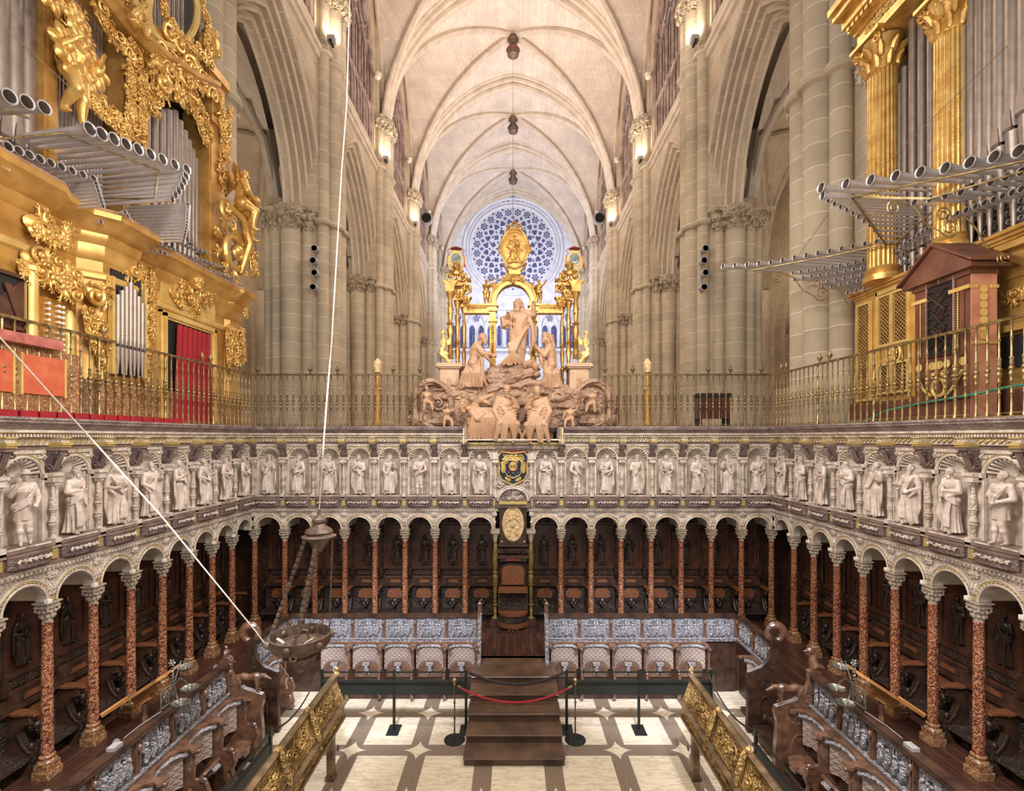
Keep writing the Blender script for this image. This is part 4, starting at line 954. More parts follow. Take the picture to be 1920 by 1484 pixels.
for s, q, FX in ((-1, 'L', FL), (1, 'R', FR)):
    for k in range(8):
        i = seq[q][k]; statue(FX(SD[k]), i, k % 2 == 0, '%s, %s wall, %s niche from back corner' % (DESC[i], 'left' if s < 0 else 'right', ordn(k)), 'alabaster niche statues on the %s wall' % ('left' if s < 0 else 'right'))
# inscriptions under a few nearer statues
def text(body, size, mx, mt, ext=.003, name='inscription', parent=None, align='CENTER'):
    c = bpy.data.curves.new(name, 'FONT'); c.body = body; c.size = size; c.extrude = ext; c.align_x = align; c.align_y = 'CENTER'
    o = bpy.data.objects.new(name, c); C.objects.link(o); bpy.context.view_layer.update()
    me = bpy.data.meshes.new_from_object(o.evaluated_get(bpy.context.evaluated_depsgraph_get())); bpy.data.objects.remove(o)
    me.materials.clear(); me.materials.append(mt); q = obj(name, me, parent, mx); return q
for tx, FX, k in (('S A M O N', FR, 7), ('I I A L E C', FL, 7), ('HABVAM', FB, None), ('E N O C H', FB, 1)):
    mx = (FX(SD[k]) if FX is not FB else FB(-BU[7 if k is None else 6])) @ T(0, -.147, 4.254) @ rotm('X', pi/2)
    q = text(tx, .034, mx, MT['dark'], .001, 'carved_name'); q['kind'] = 'structure'
# ------------------------------------------------------------------ colonnade
def col_tree(jm):
    root = empty('marble_column', (0, 0, 0))
    b = M().bbox(-.13, .13, -.13, .13, -.0, .10, .015).bbox(-.11, .11, -.11, .11, .10, .20, .01).lathe([(.115, .20), (.125, .22), (.115, .245), (.09, .26), (.085, .28), (.10, .29), (.10, .31), (.078, .33)], n=18)
    b.build('base', MT['brmarb'], root)
    M().lathe([(.078, .33), (.076, .5), (.072, 1.5), (.066, 2.26), (.074, 2.27), (.074, 2.29), (.066, 2.30)], n=18).build('shaft', jm, root)
    c = M().lathe([(.066, 2.30), (.062, 2.34), (.07, 2.42), (.10, 2.50), (.11, 2.52)], n=16)
    for k in range(8):
        a = 2*pi*k/8; c.ell((cos(a)*.075, sin(a)*.075, 2.39), (.028, .028, .045), n=7, h=5); c.ell((cos(a+.4)*.095, sin(a+.4)*.095, 2.46), (.026, .026, .03), n=7, h=5)
    for k in range(4): a = pi/4+k*pi/2; c.tube([(cos(a)*.08, sin(a)*.08, 2.42), (cos(a)*.13, sin(a)*.13, 2.48), (cos(a)*.125, sin(a)*.125, 2.505)], [.015, .022, .02], 6, rnd=True)
    c.bbox(-.115, .115, -.115, .115, 2.515, 2.545, .02).bbox(-.10, .10, -.10, .10, 2.545, 2.58, .01).bbox(-.125, .125, -.125, .125, 2.58, 2.60, .01)
    c.build('capital', MT['capm'], root); return root
ct = col_tree(MT['jasper']); tree = (ct, [(k, []) for k in kids(ct)]); first = True
def place(treeobj, mx, label, group, cat=None):
    r = copy_tree(None, treeobj, mx); r['label'] = label; r['group'] = group
    if cat: r['category'] = cat
    return r
ct['category'] = 'column'
g = 'red jasper columns of the stall arcade'
for s in (-1, 1):
    for k in range(1, 9):
        u = .475+.8*k; c = place(tree, FB(s*u) @ T(0, 0, DZ), 'red speckled marble column, %s %s of the throne at the back' % (ordn(k-1), 'left' if s < 0 else 'right'), g)
    for k in range(1, NS):
        place(tree, (FL if s < 0 else FR)(YB-.12-PS*k) @ T(0, 0, DZ), 'red speckled marble column on the %s side, %s from the back corner' % ('left' if s < 0 else 'right', ordn(k-1)), g)
for k in kids(ct): bpy.data.objects.remove(k)
bpy.data.objects.remove(ct)
for s in (-1, 1):
    for k in range(1, NS):                           # small white spotlight on each capital
        o = M().box(-.035, .035, -.03, .03, 0, .05).build('spotlight', MT['white2'], None, 'tiny white spotlight on the %s side, on the %s capital from the back corner' % ('left' if s < 0 else 'right', ordn(k-1)), 'spotlight', 'tiny spotlights on the capitals', mx=(FL if s < 0 else FR)(YB-.12-PS*k) @ T(-.08, -.09, DZ+2.602))
# gilded colonettes by the throne
def gcol(s):
    root = empty('gilded_column', (s*.475, YB, DZ-.02), 0, 'slender greenish gilt baluster column %s of the throne' % ('left' if s < 0 else 'right'), 'column', 'gilded columns beside the throne')
    M().bbox(-.13, .13, -.13, .13, 0, .22, .01).bbox(-.10, .10, -.10, .10, .22, .26, .01).build('pedestal', MT['walnut'], root)
    M().lathe([(.09, .26), (.06, .30), (.045, .33), (.045, .58), (.07, .60), (.07, .62), (.045, .65), (.05, .95), (.055, 1.12), (.075, 1.14), (.06, 1.17), (.075, 1.3), (.07, 1.4), (.05, 1.44), (.08, 1.47), (.05, 1.50), (.06, 1.62), (.07, 1.78), (.08, 1.92), (.055, 2.0), (.05, 2.3)], n=16).build('shaft', carved('green_gilding', srgb(164, 146, 76), srgb(124, 98, 48), 26, .34, .6, st=.9, d=.012) if s < 0 else bpy.data.materials['green_gilding'], root)
    M().lathe([(.05, 2.3), (.07, 2.42), (.11, 2.52)], n=14).bbox(-.12, .12, -.12, .12, 2.52, 2.62, .02).build('capital', MT['capm'], root)
for s in (-1, 1): gcol(s)
# ------------------------------------------------------------------ upper stalls
FW = [mesh_ for mesh_ in SM]
FIG = []
for i in range(6):
    me = FW[i].copy(); me.materials.clear(); me.materials.append(MT['figwood']); FIG.append(me)
def upper_stall(p=.8):
    root = empty('upper_choir_stall'); h = p/2
    m = M()                                          # back panel with frame, architrave, inscription band
    m.box(-h, h, .80, .90, DZ, 3.86)
    for x0, x1, z0, z1, q in ((-h, -h+.10, 2.18, 3.1, .04), (h-.10, h, 2.18, 3.1, .04), (-h, h, 3.10, 3.16, .06), (-h, h, 3.16, 3.26, .08), (-h, h, 3.26, 3.34, .14), (-h, h, 2.10, 2.2, .10), (-h, h, 1.86, 1.90, .06)): m.box(x0, x1, .80-q, .81, z0, z1)
    m.build('back_panel', MT['redwood'], root)
    k = M().lathe([(.03, 0), (.045, .04), (.03, .1), (.035, .3), (.022, .36), (.035, .40), (.024, .5), (.032, .8), (.05, .86)], (h, .70, 2.2), 10).box(h-.05, h+.05, .60, .8, 3.06, 3.16).prism([(.8, 3.16), (.62, 3.16), (.56, 3.2), (.60, 3.26), (.55, 3.32), (.8, 3.34)], 'x', h-.045, h+.045).box(h-.05, h+.05, .62, .8, 1.9, 2.2)
    k.build('baluster', MT['walnut'], root)
    f = obj('relief_figure', FIG[0], root, T(0, .78, 2.20) @ Matrix.Diagonal((.84, .62, .84, 1)))
    l = M().prism([(.32*cos(a), 3.36+.30*sin(a)) for a in np.linspace(0, pi, 16)], 'y', .75, .79); ornament(l, [(-.16, 3.46), (.16, 3.46)], .085, 5, .75)
    l.build('lunette', MT['redwood'], root); M().box(-h+.02, h-.02, .778, .80, 3.345, 3.80).build('plaster_strip', MT['white'], root); M().tube([(.33*cos(a), .745, 3.36+.31*sin(a)) for a in np.linspace(0, pi, 16)], .018, 6).build('lunette_arch', MT['walnut'], root)
    M().box(-h+.08, h-.08, .735, .80, 1.93, 2.08).build('inscribed_band', MT['walcarv'], root)
    b = M(); b.box(-h, h, .60, .80, 1.74, 1.86); b.box(-h, h, .50, .80, 1.68, 1.74); b.build('cornice_rail', MT['walnut'], root)
    M().prism([(-.16, 1.76), (.16, 1.76), (.12, 1.84), (-.12, 1.84)], 'y', .585, .61).build('inlaid_cartouche', MT['inlay'], root)
    s = M().prism([(-.22, 1.38), (-.18, 1.34), (.18, 1.34), (.22, 1.38), (.20, 1.52), (.13, 1.60), (-.13, 1.60), (-.20, 1.52)], 'y', .55, .60)
    so = s.build('raised_seat', MT['inlay'], root)
    c = M(); c.ell((0, .52, 1.26), (.09, .06, .09)); c.cap((-.06, .5, 1.22), (0, .47, 1.12), .03, .02); c.cap((.06, .5, 1.22), (0, .47, 1.12), .03, .02)
    for q in (-1, 1): spiral(c, q*.12, 1.28, .05, 1.2, .014, q, 0, .54)
    c.build('misericord', MT['figwood'], so)
    sb = M().box(-h, h, .58, .62, .95, 1.68).box(-h, h, .2, .62, 1.00, 1.05).box(-h, h, .45, .49, DZ, 1.0); sb.build('seat_box', MT['walcarv'], root)
    # partition with double curve and arm rest
    a = M(); P = [(.62, DZ), (.22, DZ), (.20, 1.05), (.24, 1.15), (.34, 1.26), (.38, 1.40), (.30, 1.52), (.16, 1.60), (.14, 1.66), (.62, 1.68)]
    a.prism(P, 'x', h-.03, h+.03)
    for q in (-.034, .034): a.tube([(h+q, .24, 1.10), (h+q, .34, 1.22), (h+q, .40, 1.38), (h+q, .32, 1.52), (h+q, .20, 1.56), (h+q, .22, 1.62)], [.02, .025, .028, .026, .03, .02], 7, rnd=True)
    a.ell((h, .24, 1.18), (.035, .045, .06)); a.build('partition', MT['walnut'], root)
    M().prism([(h-.05, .6), (h-.09, .4), (h-.06, .25), (h-.08, .12), (h, .06), (h+.08, .12), (h+.06, .25), (h+.09, .4), (h+.05, .6)], 'z', 1.67, 1.70).build('arm_rest', MT['inlay'], root)
    M().box(h-.035, h+.035, .18, .2, .8, 1.03).build('carved_front', MT['walcarv'], root)
    root['category'] = 'choir stall'; return root
proto = upper_stall(); PT = (proto, [(k, [(c, []) for c in kids(k)]) for k in kids(proto)])
rf = random.Random(5)
def put_stall(mx, label, grp, n):
    r = place(PT, mx, label, grp)
    for c in kids(r):
        if c.name.startswith('relief_figure'):
            c.data = FIG[n % 6]
            if n % 3 == 0: c.matrix_local = T(0, .78, 2.20) @ Matrix.Diagonal((-.84, .62, .84, 1))
for s in (-1, 1):
    sd = 'left' if s < 0 else 'right'
    for k, u in enumerate(BU): put_stall(FB(s*u), 'dark walnut stall under the arcade at the back, %s %s of the throne' % (ordn(k), sd), 'walnut stalls along the back wall', k+(s > 0)*3)
    for k in range(8): put_stall((FL if s < 0 else FR)(SD[k]), 'dark walnut stall under the %s arcade, %s from the back corner' % (sd, ordn(k)), 'walnut stalls along the %s wall' % sd, k+2+(s > 0))
for k in list(kids(proto)):
    for c in kids(k): bpy.data.objects.remove(c)
    bpy.data.objects.remove(k)
bpy.data.objects.remove(proto)
struct('wall_back.001', M().box(-7.8, -6.86, YB+.80, YB+.9, .75, 3.86).box(6.86, 7.8, YB+.80, YB+.9, .75, 3.86).box(-.48, .48, YB+.80, YB+.9, .75, 3.9).box(-7.78, -7.72, YB-.1, YB+.9, .75, 3.86).box(7.72, 7.78, YB-.1, YB+.9, .75, 3.86), [MT['walnut']])
# ------------------------------------------------------------------ throne
th = empty('throne', (0, YB-.02, DZ), 0, 'tall walnut throne between two gilt columns in the centre', 'throne')
def q_(m, nm, mt, par=th): return m.build(nm, mt, par)
q_(M().box(-.36, .36, .02, .12, 2.18, 3.28).box(-.40, .40, -.02, .12, 3.24, 3.30).box(-.40, .40, -.02, .12, 2.14, 2.2), 'medallion_panel', MT['walnut'])
md = M().add(M().lathe([(.29, 0), (.29, .02), (.27, .035), (.245, .03), (.24, .02), (.001, .02)], n=40, sy=1.0), T(0, .02, 2.74) @ Matrix.Diagonal((1, 1, 1.62, 1)) @ rotm('X', pi/2))
mo = q_(md, 'oval_medallion', MT['cream'])
rl = M(); 
for x, z, k_ in ((-.02, .10, .36), (.10, -.12, .30), (-.11, -.16, .28)): rl.add(standing(3+int(z*10), 'pray', 0, 1, 0, False, 1), T(x, -.01, 2.55+z) @ Matrix.Diagonal((k_, k_*.7, k_, 1)))
for s in (-1, 1):
    for j in range(5): rl.tube([(s*.04, -.01, 2.9), (s*(.10+.02*j), -.03, 2.98-.05*j), (s*(.19-.0*j), -.02, 2.96-.08*j)], [.012, .016, .006], 6, rnd=True)
obj('angel_relief', remesh(rl, 'angel_relief', MT['cream'], .007, 1), mo)
for s in (-1, 1):
    for zz in (2.27, 3.18): q_(M().ell((s*.30, .01, zz), .028), 'boss', MT['gilt'])
bk = M().box(-.44, .44, .10, .3, 1.0, 2.16).box(-.42, .42, -.02, .2, 1.96, 2.08); ornament(bk, [(-.28, 2.02), (.28, 2.02)], .05, 7, -.02); q_(bk, 'frieze', MT['walcarv'])
q_(M().box(-.42, .42, -.10, .12, 1.84, 1.92).box(-.36, .36, -.06, .12, 1.76, 1.84), 'cornice', MT['walnut'])
q_(M().prism([(-.17, 1.785), (.17, 1.785), (.2, 1.83), (-.2, 1.83)], 'y', -.085, -.05), 'inlaid_plaque', MT['redp'])
q_(M().prism([(-.30, 1.12)]+[(-.30+.0*t, 1.5) for t in (0,)]+[(.30*cos(a), 1.5+.16*sin(a)) for a in np.linspace(pi, 0, 12)]+[(.30, 1.12)], 'y', .02, .10), 'back_board', MT['inlay'])
q_(M().tube([(-.33, .03, 1.1), (-.33, .03, 1.5)]+[(.33*cos(a), .03, 1.5+.19*sin(a)) for a in np.linspace(pi, 0, 12)]+[(.33, .03, 1.1)], .022, 8), 'back_frame', MT['walnut'])
q_(M().box(-.38, .38, -.25, .12, .98, 1.06), 'seat_ledge', MT['inlay'])
rs2 = M().box(-.40, .40, -.1, .1, .48, .98); ornament(rs2, [(-.2, .8), (.2, .8)], .08, 9, -.11); q_(rs2, 'seat_riser', MT['walcarv'])
def halfround(w, d, z0, z1, y=0): return M().prism([(w*cos(a), y-d*sin(a)) for a in np.linspace(0, pi, 16)], 'z', z0, z1)
q_(halfround(.40, .34, .40, .47, -.05), 'raised_seat', MT['inlay']); q_(halfround(.38, .32, .20, .40, -.05), 'seat_drum', MT['walcarv']); q_(halfround(.42, .36, .10, .20, -.05), 'drum_foot', MT['inlay'])
sc = M(); 
for s in (-1, 1): spiral(sc, s*.09, .05, .05, 1.3, .016, s, 0, -.40)
sc.ell((0, -.42, .03), (.04, .03, .06)); q_(sc, 'front_ornament', MT['walnut'])
q_(M().box(-.46, .46, -.45, .3, -.0, .05), 'foot_board', MT['plank'])
# ------------------------------------------------------------------ coat of arms
ca = empty('coat_of_arms', (0, YB-.04, 4.99), 0, 'painted blue and gold coat of arms lettered IHS in the centre', 'coat of arms')
def sh(k, w=.40, h=.42): return [(-w*k, h*k*.7), (-w*.75*k, h*k), (0, h*.9*k), (w*.75*k, h*k), (w*k, h*.7*k), (w*.9*k, 0), (w*.95*k, -.15*k), (w*.75*k, -h*.75*k), (w*.35*k, -h*.95*k), (0, -h*1.08*k), (-w*.35*k, -h*.95*k), (-w*.75*k, -h*.75*k), (-w*.95*k, -.15*k), (-w*.9*k, 0)]
M().prism(sh(1), 'y', -.05, .0).build('field', MT['shield'], ca); M().tube([(x, -.05, z) for x, z in sh(1)], .02, 7, closed=True).build('border', MT['goldlt'], ca)
cr = M(); ornament(cr, [(-.26, .22), (.26, .22)], .13, 12, -.06, 1.0); ornament(cr, [(-.27, .15), (-.26, -.12)], .07, 13, -.06); ornament(cr, [(.27, .15), (.26, -.12)], .07, 14, -.06); ornament(cr, [(-.20, -.26), (-.08, -.34)], .05, 2, -.06); ornament(cr, [(.20, -.26), (.08, -.34)], .05, 3, -.06)
cr.build('strapwork', MT['goldlt'], ca)
M().prism([(x, z-.02) for x, z in sh(.56)], 'y', -.10, -.04).build('inner_shield', MT['shield'], ca); M().tube([(x, -.10, z-.02) for x, z in sh(.56)], .012, 6, closed=True).build('inner_border', MT['goldlt'], ca)
M().add(M().lathe([(.001, 0), (.115, 0), (.115, .02), (.001, .02)], n=24), T(0, -.10, .04) @ rotm('X', pi/2)).build('roundel', MT['goldlt'], ca)
M().tube([(.115*cos(a), -.12, .04+.125*sin(a)) for a in np.linspace(0, 2*pi, 24)[:-1]], .009, 6, closed=True).build('roundel_rim', MT['redp'], ca)
text('IHS', .13, T(0, -.125, .035) @ rotm('X', pi/2), MT['shield'], .004, 'lettering', ca)
for i, (x, z) in enumerate(((-.12, -.12), (0, -.14), (.12, -.12), (-.07, -.2), (.07, -.2), (0, -.24))): M().ell((x, -.105, z), .016).build('stud', MT['goldlt'], ca)
M().prism([(.42*cos(a), .06*sin(a)) for a in np.linspace(0, pi, 12)], 'y', -.02, .02).build('top_lunette', MT['redp'], ca, mx=T(0, 0, .40))
# ------------------------------------------------------------------ balustrades
BP = [(.012, 0), (.026, .01), (.026, .05), (.016, .07), (.014, .3), (.024, .31), (.014, .33), (.014, .44), (.028, .46), (.016, .48), (.026, .53), (.034, .56), (.020, .59), (.036, .61), (.036, .63), (.018, .65), (.026, .69), (.020, .73), (.030, .75), (.014, .78), (.014, .98), (.024, .99), (.014, 1.01), (.013, 1.2), (.022, 1.21), (.010, 1.23)]
def finial():
    return M().lathe([(.010, 0), (.03, .015), (.012, .03), (.018, .05), (.045, .09), (.058, .13), (.058, .14), (.03, .15), (.02, .18), (.026, .20), (.012, .22), (.004, .24)], n=12)
def rail_run(p0, p1, label, n, fins, mt, thick=(), hz=1.40):
    d = Vector(p1)-Vector(p0); L = d.length; a = atan2(d.y, d.x); root = empty('balustrade', p0, a, label, 'balustrade')
    M().box(0, L, -.022, .022, hz-.035, hz).box(0, L, -.03, .03, hz-.008, hz+.004).build('hand_rail', mt, root)
    M().box(0, L, -.02, .02, 0, .03).box(0, L, -.014, .014, .06, .075).build('bottom_rail', mt, root)
    k_ = (hz-.03)/1.23; me = mesh(M().lathe([(r, z*k_) for r, z in BP], n=8), 'baluster', mt); th_ = mesh(M().lathe([(r*1.5, z*k_) for r, z in BP], n=8), 'baluster', mt)
    for i in range(n):
        x = L*(i+.5)/n; o = bpy.data.objects.new('baluster', th_ if i in thick else me); C.objects.link(o); o.parent = root; o.location = (x, 0, 0)
    fm = mesh(finial(), 'finial', mt)
    for x in fins: o = bpy.data.objects.new('finial', fm); C.objects.link(o); o.parent = root; o.location = (L*x, 0, hz)
    return root
zr = 6.075
rail_run((-6.93, YB, zr), (-2.42, YB, zr), 'brass balustrade on the back wall, left of the sculpture group', 27, (.03, .34, .5, .83, .985), MT['iron'])
rail_run((2.36, YB, zr), (6.93, YB, zr), 'brass balustrade on the back wall, right of the sculpture group', 27, (.02, .18, .62, .75, .93), MT['iron'])
yb = YB-.03; ye = 5.2; L_ = yb-ye
rail_run((-XW, ye, zr), (-XW, yb, zr), 'brass balustrade above the left wall in front of the gilded organ', 45, ((8.35-ye)/L_, (8.75-ye)/L_, (11.0-ye)/L_, (11.3-ye)/L_, (12.3-ye)/L_, (12.55-ye)/L_), MT['brass'], (8, 17, 26, 35))
rail_run((XW, yb, zr), (XW, ye, zr), 'brass balustrade above the right wall in front of the silver trumpets', 45, ((yb-11.15)/L_, (yb-10.8)/L_, .04, .07), MT['brass'], (10, 20, 30, 38))
# tall carved posts behind the back balustrade, and a small chest
for s, px in ((-1, 708), (1, 1214)):
    x = (px-CX)*13.6/F; o = empty('carved_post', (x, 13.6, 6.07), 0, 'pale carved wooden post with an urn top behind the %s balustrade' % ('left' if s < 0 else 'right'), 'post', 'carved posts behind the back balustrade')
    M().lathe([(.12, 0), (.14, .1), (.10, .3), (.12, .8), (.09, 1.0), (.11, 1.05), (.06, 1.1), (.055, 1.5)], n=10).build('stem', MT['lattice'], o)
    M().lathe([(.05, 1.5), (.10, 1.52), (.09, 1.58), (.12, 1.66), (.12, 1.78), (.07, 1.84), (.03, 1.9)], n=12).build('urn', MT['cream'], o)
o = empty('dark_chest', ((1335-CX)*13.9/F, 13.9, 6.07), 0, 'low dark wooden chest behind the back right balustrade', 'chest')
M().box(-.42, .42, -.2, .2, .25, .85).build('body', MT['redwood'], o); M().box(-.46, .46, -.24, .24, .85, .95).build('lid', MT['dark'], o)
for sx in (-.42, .36): M().box(sx, sx+.06, -.2, .2, 0, .25).build('leg', MT['dark'], o)
# ------------------------------------------------------------------ organs
TL = rotm('Z', pi/2); TR = rotm('Z', -pi/2)
TL = T(-7.4, 0, 0) @ TL; XRO = 7.9; TR = T(XRO, 0, 0) @ TR
def PL(px, py, out=0): D = F*(7.4-out)/(CX-px); return (D, -out, CZ+(HY-py)*D/F)
def PR(px, py, out=0): D = F*(XRO-out)/(px-CX); return (-D, -out, CZ+(HY-py)*D/F)
def xz(P, *a): q = P(*a); return (q[0], q[2])
def pipe(m, x, y, z0, z1, r, mouth=True, foot=.5, top=None):
    """facade flue pipe: conical foot, mouth with lips, cylindrical body"""
    f = foot
    m.mat(0).lathe([(r*.28, z0), (r*.95, z0+f), (r, z0+f+.02)], (x, y, 0), 14, cap=False)
    m.lathe([(r, z0+f+.07), (r, z1), (r*.86, z1)], (x, y, 0), 16, cap=False)
    if mouth:
        m.mat(1).box(x-r*.62, x+r*.62, y-r*1.02, y-r*.5, z0+f+.015, z0+f+.075)
        m.mat(0).lathe([(r*.98, z0+f), (r*.98, z0+f+.08)], (x, y, 0), 12, a0=0, a1=pi, cap=False)
        m.prism([(x-r*.62, z0+f+.07), (x+r*.62, z0+f+.07), (x+r*.45, z0+f+.07+r*2.2), (x, z0+f+.07+r*2.9), (x-r*.45, z0+f+.07+r*2.2)], 'y', y-r*1.03, y-r*.8)
    else: m.lathe([(r, z0+f), (r, z0+f+.08)], (x, y, 0), 12, cap=False)
    m.mat(1).lathe([(.001, z1-.02), (r*.86, z1-.02)], (x, y, 0), 12, cap=False); m.mat(0)
def trumpet(P, d, L, r, flare=1.0):
    """horizontal reed pipe: flaring bell with a mouth coloured dark for the shade inside"""
    m = M(); d = Vector(d).normalized(); P = Vector(P)
    rot = d.to_track_quat('Z', 'Y').to_matrix().to_4x4(); mx = Matrix.Translation(P) @ rot
    r *= 1.08; q = M().mat(0); q.lathe([(r*.28, -L), (r*.54, -L*.45), (r*.64, -r*2.6), (r*.74, -r*1.4), (r, 0), (r*1.10, .010), (r*1.04, .02), (r*.88, .004)], n=14, cap=False)
    q.mat(1).lathe([(r*.88, .004), (r*.66, -r*.9), (r*.5, -r*2), (.001, -r*2)], n=14, cap=False)
    m.add(q, mx); return m
class Organ:
    def __init__(s, root, cap_n): s.root = root; s.n = 0; s.cap_n = cap_n; s.rest = M()
    def tr(s, P, d, L, r, big=False):
        m = trumpet(P, d, L, r)
        if s.n < s.cap_n and (big or r > .034): m.build('trumpet_pipe', [MT['tinb'], MT['tind']], s.root); s.n += 1
        else: s.rest.add(m)
    def done(s):
        if s.rest.v: s.rest.build('small_trumpet_pipes', [MT['tinb'], MT['tind']], s.root)['kind'] = 'stuff'
def lerp(a, b, t): return a+(b-a)*t
def along(pts, n):
    """n points spread evenly along a polyline of tuples"""
    P = [np.array(p, float) for p in pts]; L = [0]
    for a, b in zip(P, P[1:]): L.append(L[-1]+np.linalg.norm((b-a)[:2]))
    out = []
    for i in range(n):
        t = L[-1]*i/max(1, n-1); k = 0
        while k < len(L)-2 and L[k+1] < t: k += 1
        u = (t-L[k])/max(1e-9, L[k+1]-L[k]); out.append(P[k]+(P[k+1]-P[k])*u)
    return out
# ---- gilded organ (left)
OL = empty('gilded_pipe_organ', (0, 0, 0), 0, 'huge gilded baroque organ with grey pipes on the left wall above the stalls', 'organ'); OL.matrix_world = TL
def OB(m, nm, mt, par=OL): return m.build(nm, mt, par)
ZB = 6.06
z_c = lambda x: 9.5                         # main cornice level
# lower case with breaks in plan (x = distance from camera)
pl = [(5.2, -.30), (7.35, -.30), (7.6, -.12), (8.2, -.12), (8.45, -.36), (9.15, -.36), (9.4, 0.0), (10.0, 0.0), (10.1, -.06), (12.5, -.06), (12.6, -.16), (13.05, -.16)]
def casewall(z0, z1, off=0): return [(x, y+off) for x, y in pl]+[(13.05, 1.2), (5.2, 1.2)]
OB(M().prism(casewall(6.75, 9.2), 'z', 6.75, 9.2), 'lower_case', MT['goldf']); OB(M().prism(casewall(0, 0, -.05), 'z', ZB+.04, 6.78), 'marble_plinth', MT['brmarb'])
def sweepplan(prof, z, plan=pl):
    m = M(); n = len(plan); P = []
    for i, (x, y) in enumerate(plan):
        a = Vector((plan[max(0, i-1)][0], plan[max(0, i-1)][1])); b = Vector((plan[min(n-1, i+1)][0], plan[min(n-1, i+1)][1])); t = (b-a).normalized(); P.append(((x, y, z), (t.y, -t.x, 0), (0, 0, 1)))
    return m.sweep(P, prof)
OB(sweepplan([(0, -.55), (.04, -.5), (.04, -.28), (.10, -.22), (.12, -.10), (.26, -.02), (.30, .06), (.40, .12), (.42, .20), (.38, .24), (0, .28), (-.6, .28)], 9.35), 'main_cornice', MT['goldf'])
OB(sweepplan([(0, -.08), (.06, -.05), (.08, .02), (.04, .06), (0, .08)], 8.55), 'string_moulding', MT['goldlt'])
OB(sweepplan([(.4, .20), (.415, .215), (.40, .24), (.2, .26), (-.2, .29)], 9.37), 'dusty_cornice_top', simple('dusty_gilding', srgb(176, 138, 112), srgb(140, 104, 84), 3, .7, bs=.4))
# upper case: pilasters, back, pipes
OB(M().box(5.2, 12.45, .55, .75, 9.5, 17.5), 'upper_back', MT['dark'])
def pil(px0, px1, z0, z1, y0=-.02, y1=.5, nm='pilaster'):
    a = PL(px0, 300)[0]; b = PL(px1, 300)[0]; m = M().box(a, b, y0, y1, z0, z1).box(a+.05, b-.05, y0-.03, y0, z0+.3, z1-.3).box(a-.04, b+.04, y0-.06, y1, z0, z0+.18); OB(m, nm, MT['goldf'])
pil(80, 106, 9.5, 17.5); pil(226, 238, 9.5, 14.5, -.05); pil(256, 272, 9.5, 14.3, -.05); pil(384, 414, 9.5, 14.6, -.10)
OB(M().box(PL(384, 0)[0]-.1, 12.5, -.22, .5, 14.55, 14.75).box(PL(386, 0)[0], 12.4, -.14, .5, 13.55, 14.55).box(PL(384, 0)[0]-.05, 12.5, -.2, .5, 13.4, 13.55), 'urn_pedestal', MT['goldf'])
u = M().lathe([(.12, 0), (.16, .05), (.08, .12), (.2, .3), (.27, .5), (.25, .68), (.12, .78), (.14, .86), (.05, .9)], n=16)
for k in range(7): leaf(u, .12*cos(k), .86, pi/2+(k-3)*.3, .35, .14, 0, 3, .4*(-1)**k)
for k in range(6): u.ell((.22*cos(k), .22*sin(k), .45), (.08, .08, .15), n=8, h=5)
OB(u, 'flower_urn', MT['gold']).matrix_local = T(11.95, -.0, 14.75)
def facade(px0, px1, n, zb, zt, r0, r1, y=.25, mid=False, dom=None):
    a = PL(px0, 300)[0]; b = PL(px1, 300)[0]
    for i in range(n):
        t = (i+.5)/n; x = lerp(a, b, t); c = abs(t-.5)*2 if mid else t
        m = M(); pipe(m, x, y-(.12*(1-c*c) if mid else 0), zb, lerp(zt[0], zt[1], c), lerp(r0, r1, c), foot=lerp(.7, .45, c)); m.build('facade_pipe', [MT['tin'], MT['tind']], OL)
facade(-120, 84, 7, 9.65, (17.3, 16.6), .16, .125, .2)
facade(106, 222, 17, 9.65, (15.0, 14.2), .050, .036, .3)
facade(270, 386, 11, 9.65, (13.0, 12.4), .085, .062, .2, True)
facade(282, 372, 10, 13.9, (16.8, 16.0), .07, .05, .35)
# gilded carving
def gc(poly, w, seed, out=.05, dens=1.0, nm='gilded_carving', mt='gold', sp=.65):
    m = M(); ornament(m, [xz(PL, a, b, 0) for a, b in poly], w, seed, -out, dens, sp); return OB(m, nm, MT[mt])
gc([(112, -5), (118, 60), (128, 90)], .30, 1); gc([(150, 110), (158, 145)], .28, 2); gc([(112, 90), (108, 130)], .2, 41)
gc([(150, 170), (178, 205), (215, 230), (250, 262)], .24, 4, .1); gc([(165, 5), (200, 75), (235, 100)], .2, 5, .12); gc([(240, 75), (236, 150), (240, 210), (246, 262)], .24, 6, .08)
gc([(280, 60), (310, 95), (345, 115)], .42, 7, .12); gc([(275, 120), (300, 165), (345, 165)], .5, 8, .1); gc([(345, 125), (380, 165)], .3, 9, .1); gc([(272, 160), (276, 215)], .2, 10, .12); gc([(335, 190), (362, 215), (380, 270)], .2, 11, .08)
gc([(285, -8), (290, 30), (325, 72)], .16, 12, .2); gc([(358, -8), (374, 50), (368, 90)], .14, 13, .2); gc([(398, 215), (410, 255), (408, 300)], .26, 14, .15); gc([(425, 200), (420, 240)], .15, 15, .1)
gc([(405, 310), (404, 350)], .22, 36, .12)
gc([(0, 415), (45, 430), (85, 455)], .26, 16, .42); gc([(0, 480), (30, 500), (60, 535), (100, 545)], .24, 17, .38); gc([(130, 540), (140, 560)], .34, 18, .40); gc([(140, 590), (155, 640), (152, 690)], .20, 19, .34)
gc([(180, 545), (208, 560), (228, 595)], .22, 20, .30); gc([(200, 500), (215, 530)], .22, 21, .34); gc([(258, 505), (262, 570), (262, 640), (264, 720)], .17, 22, .1); gc([(318, 530), (350, 560), (375, 535)], .26, 23, .12); gc([(352, 560), (356, 590)], .2, 24, .1)
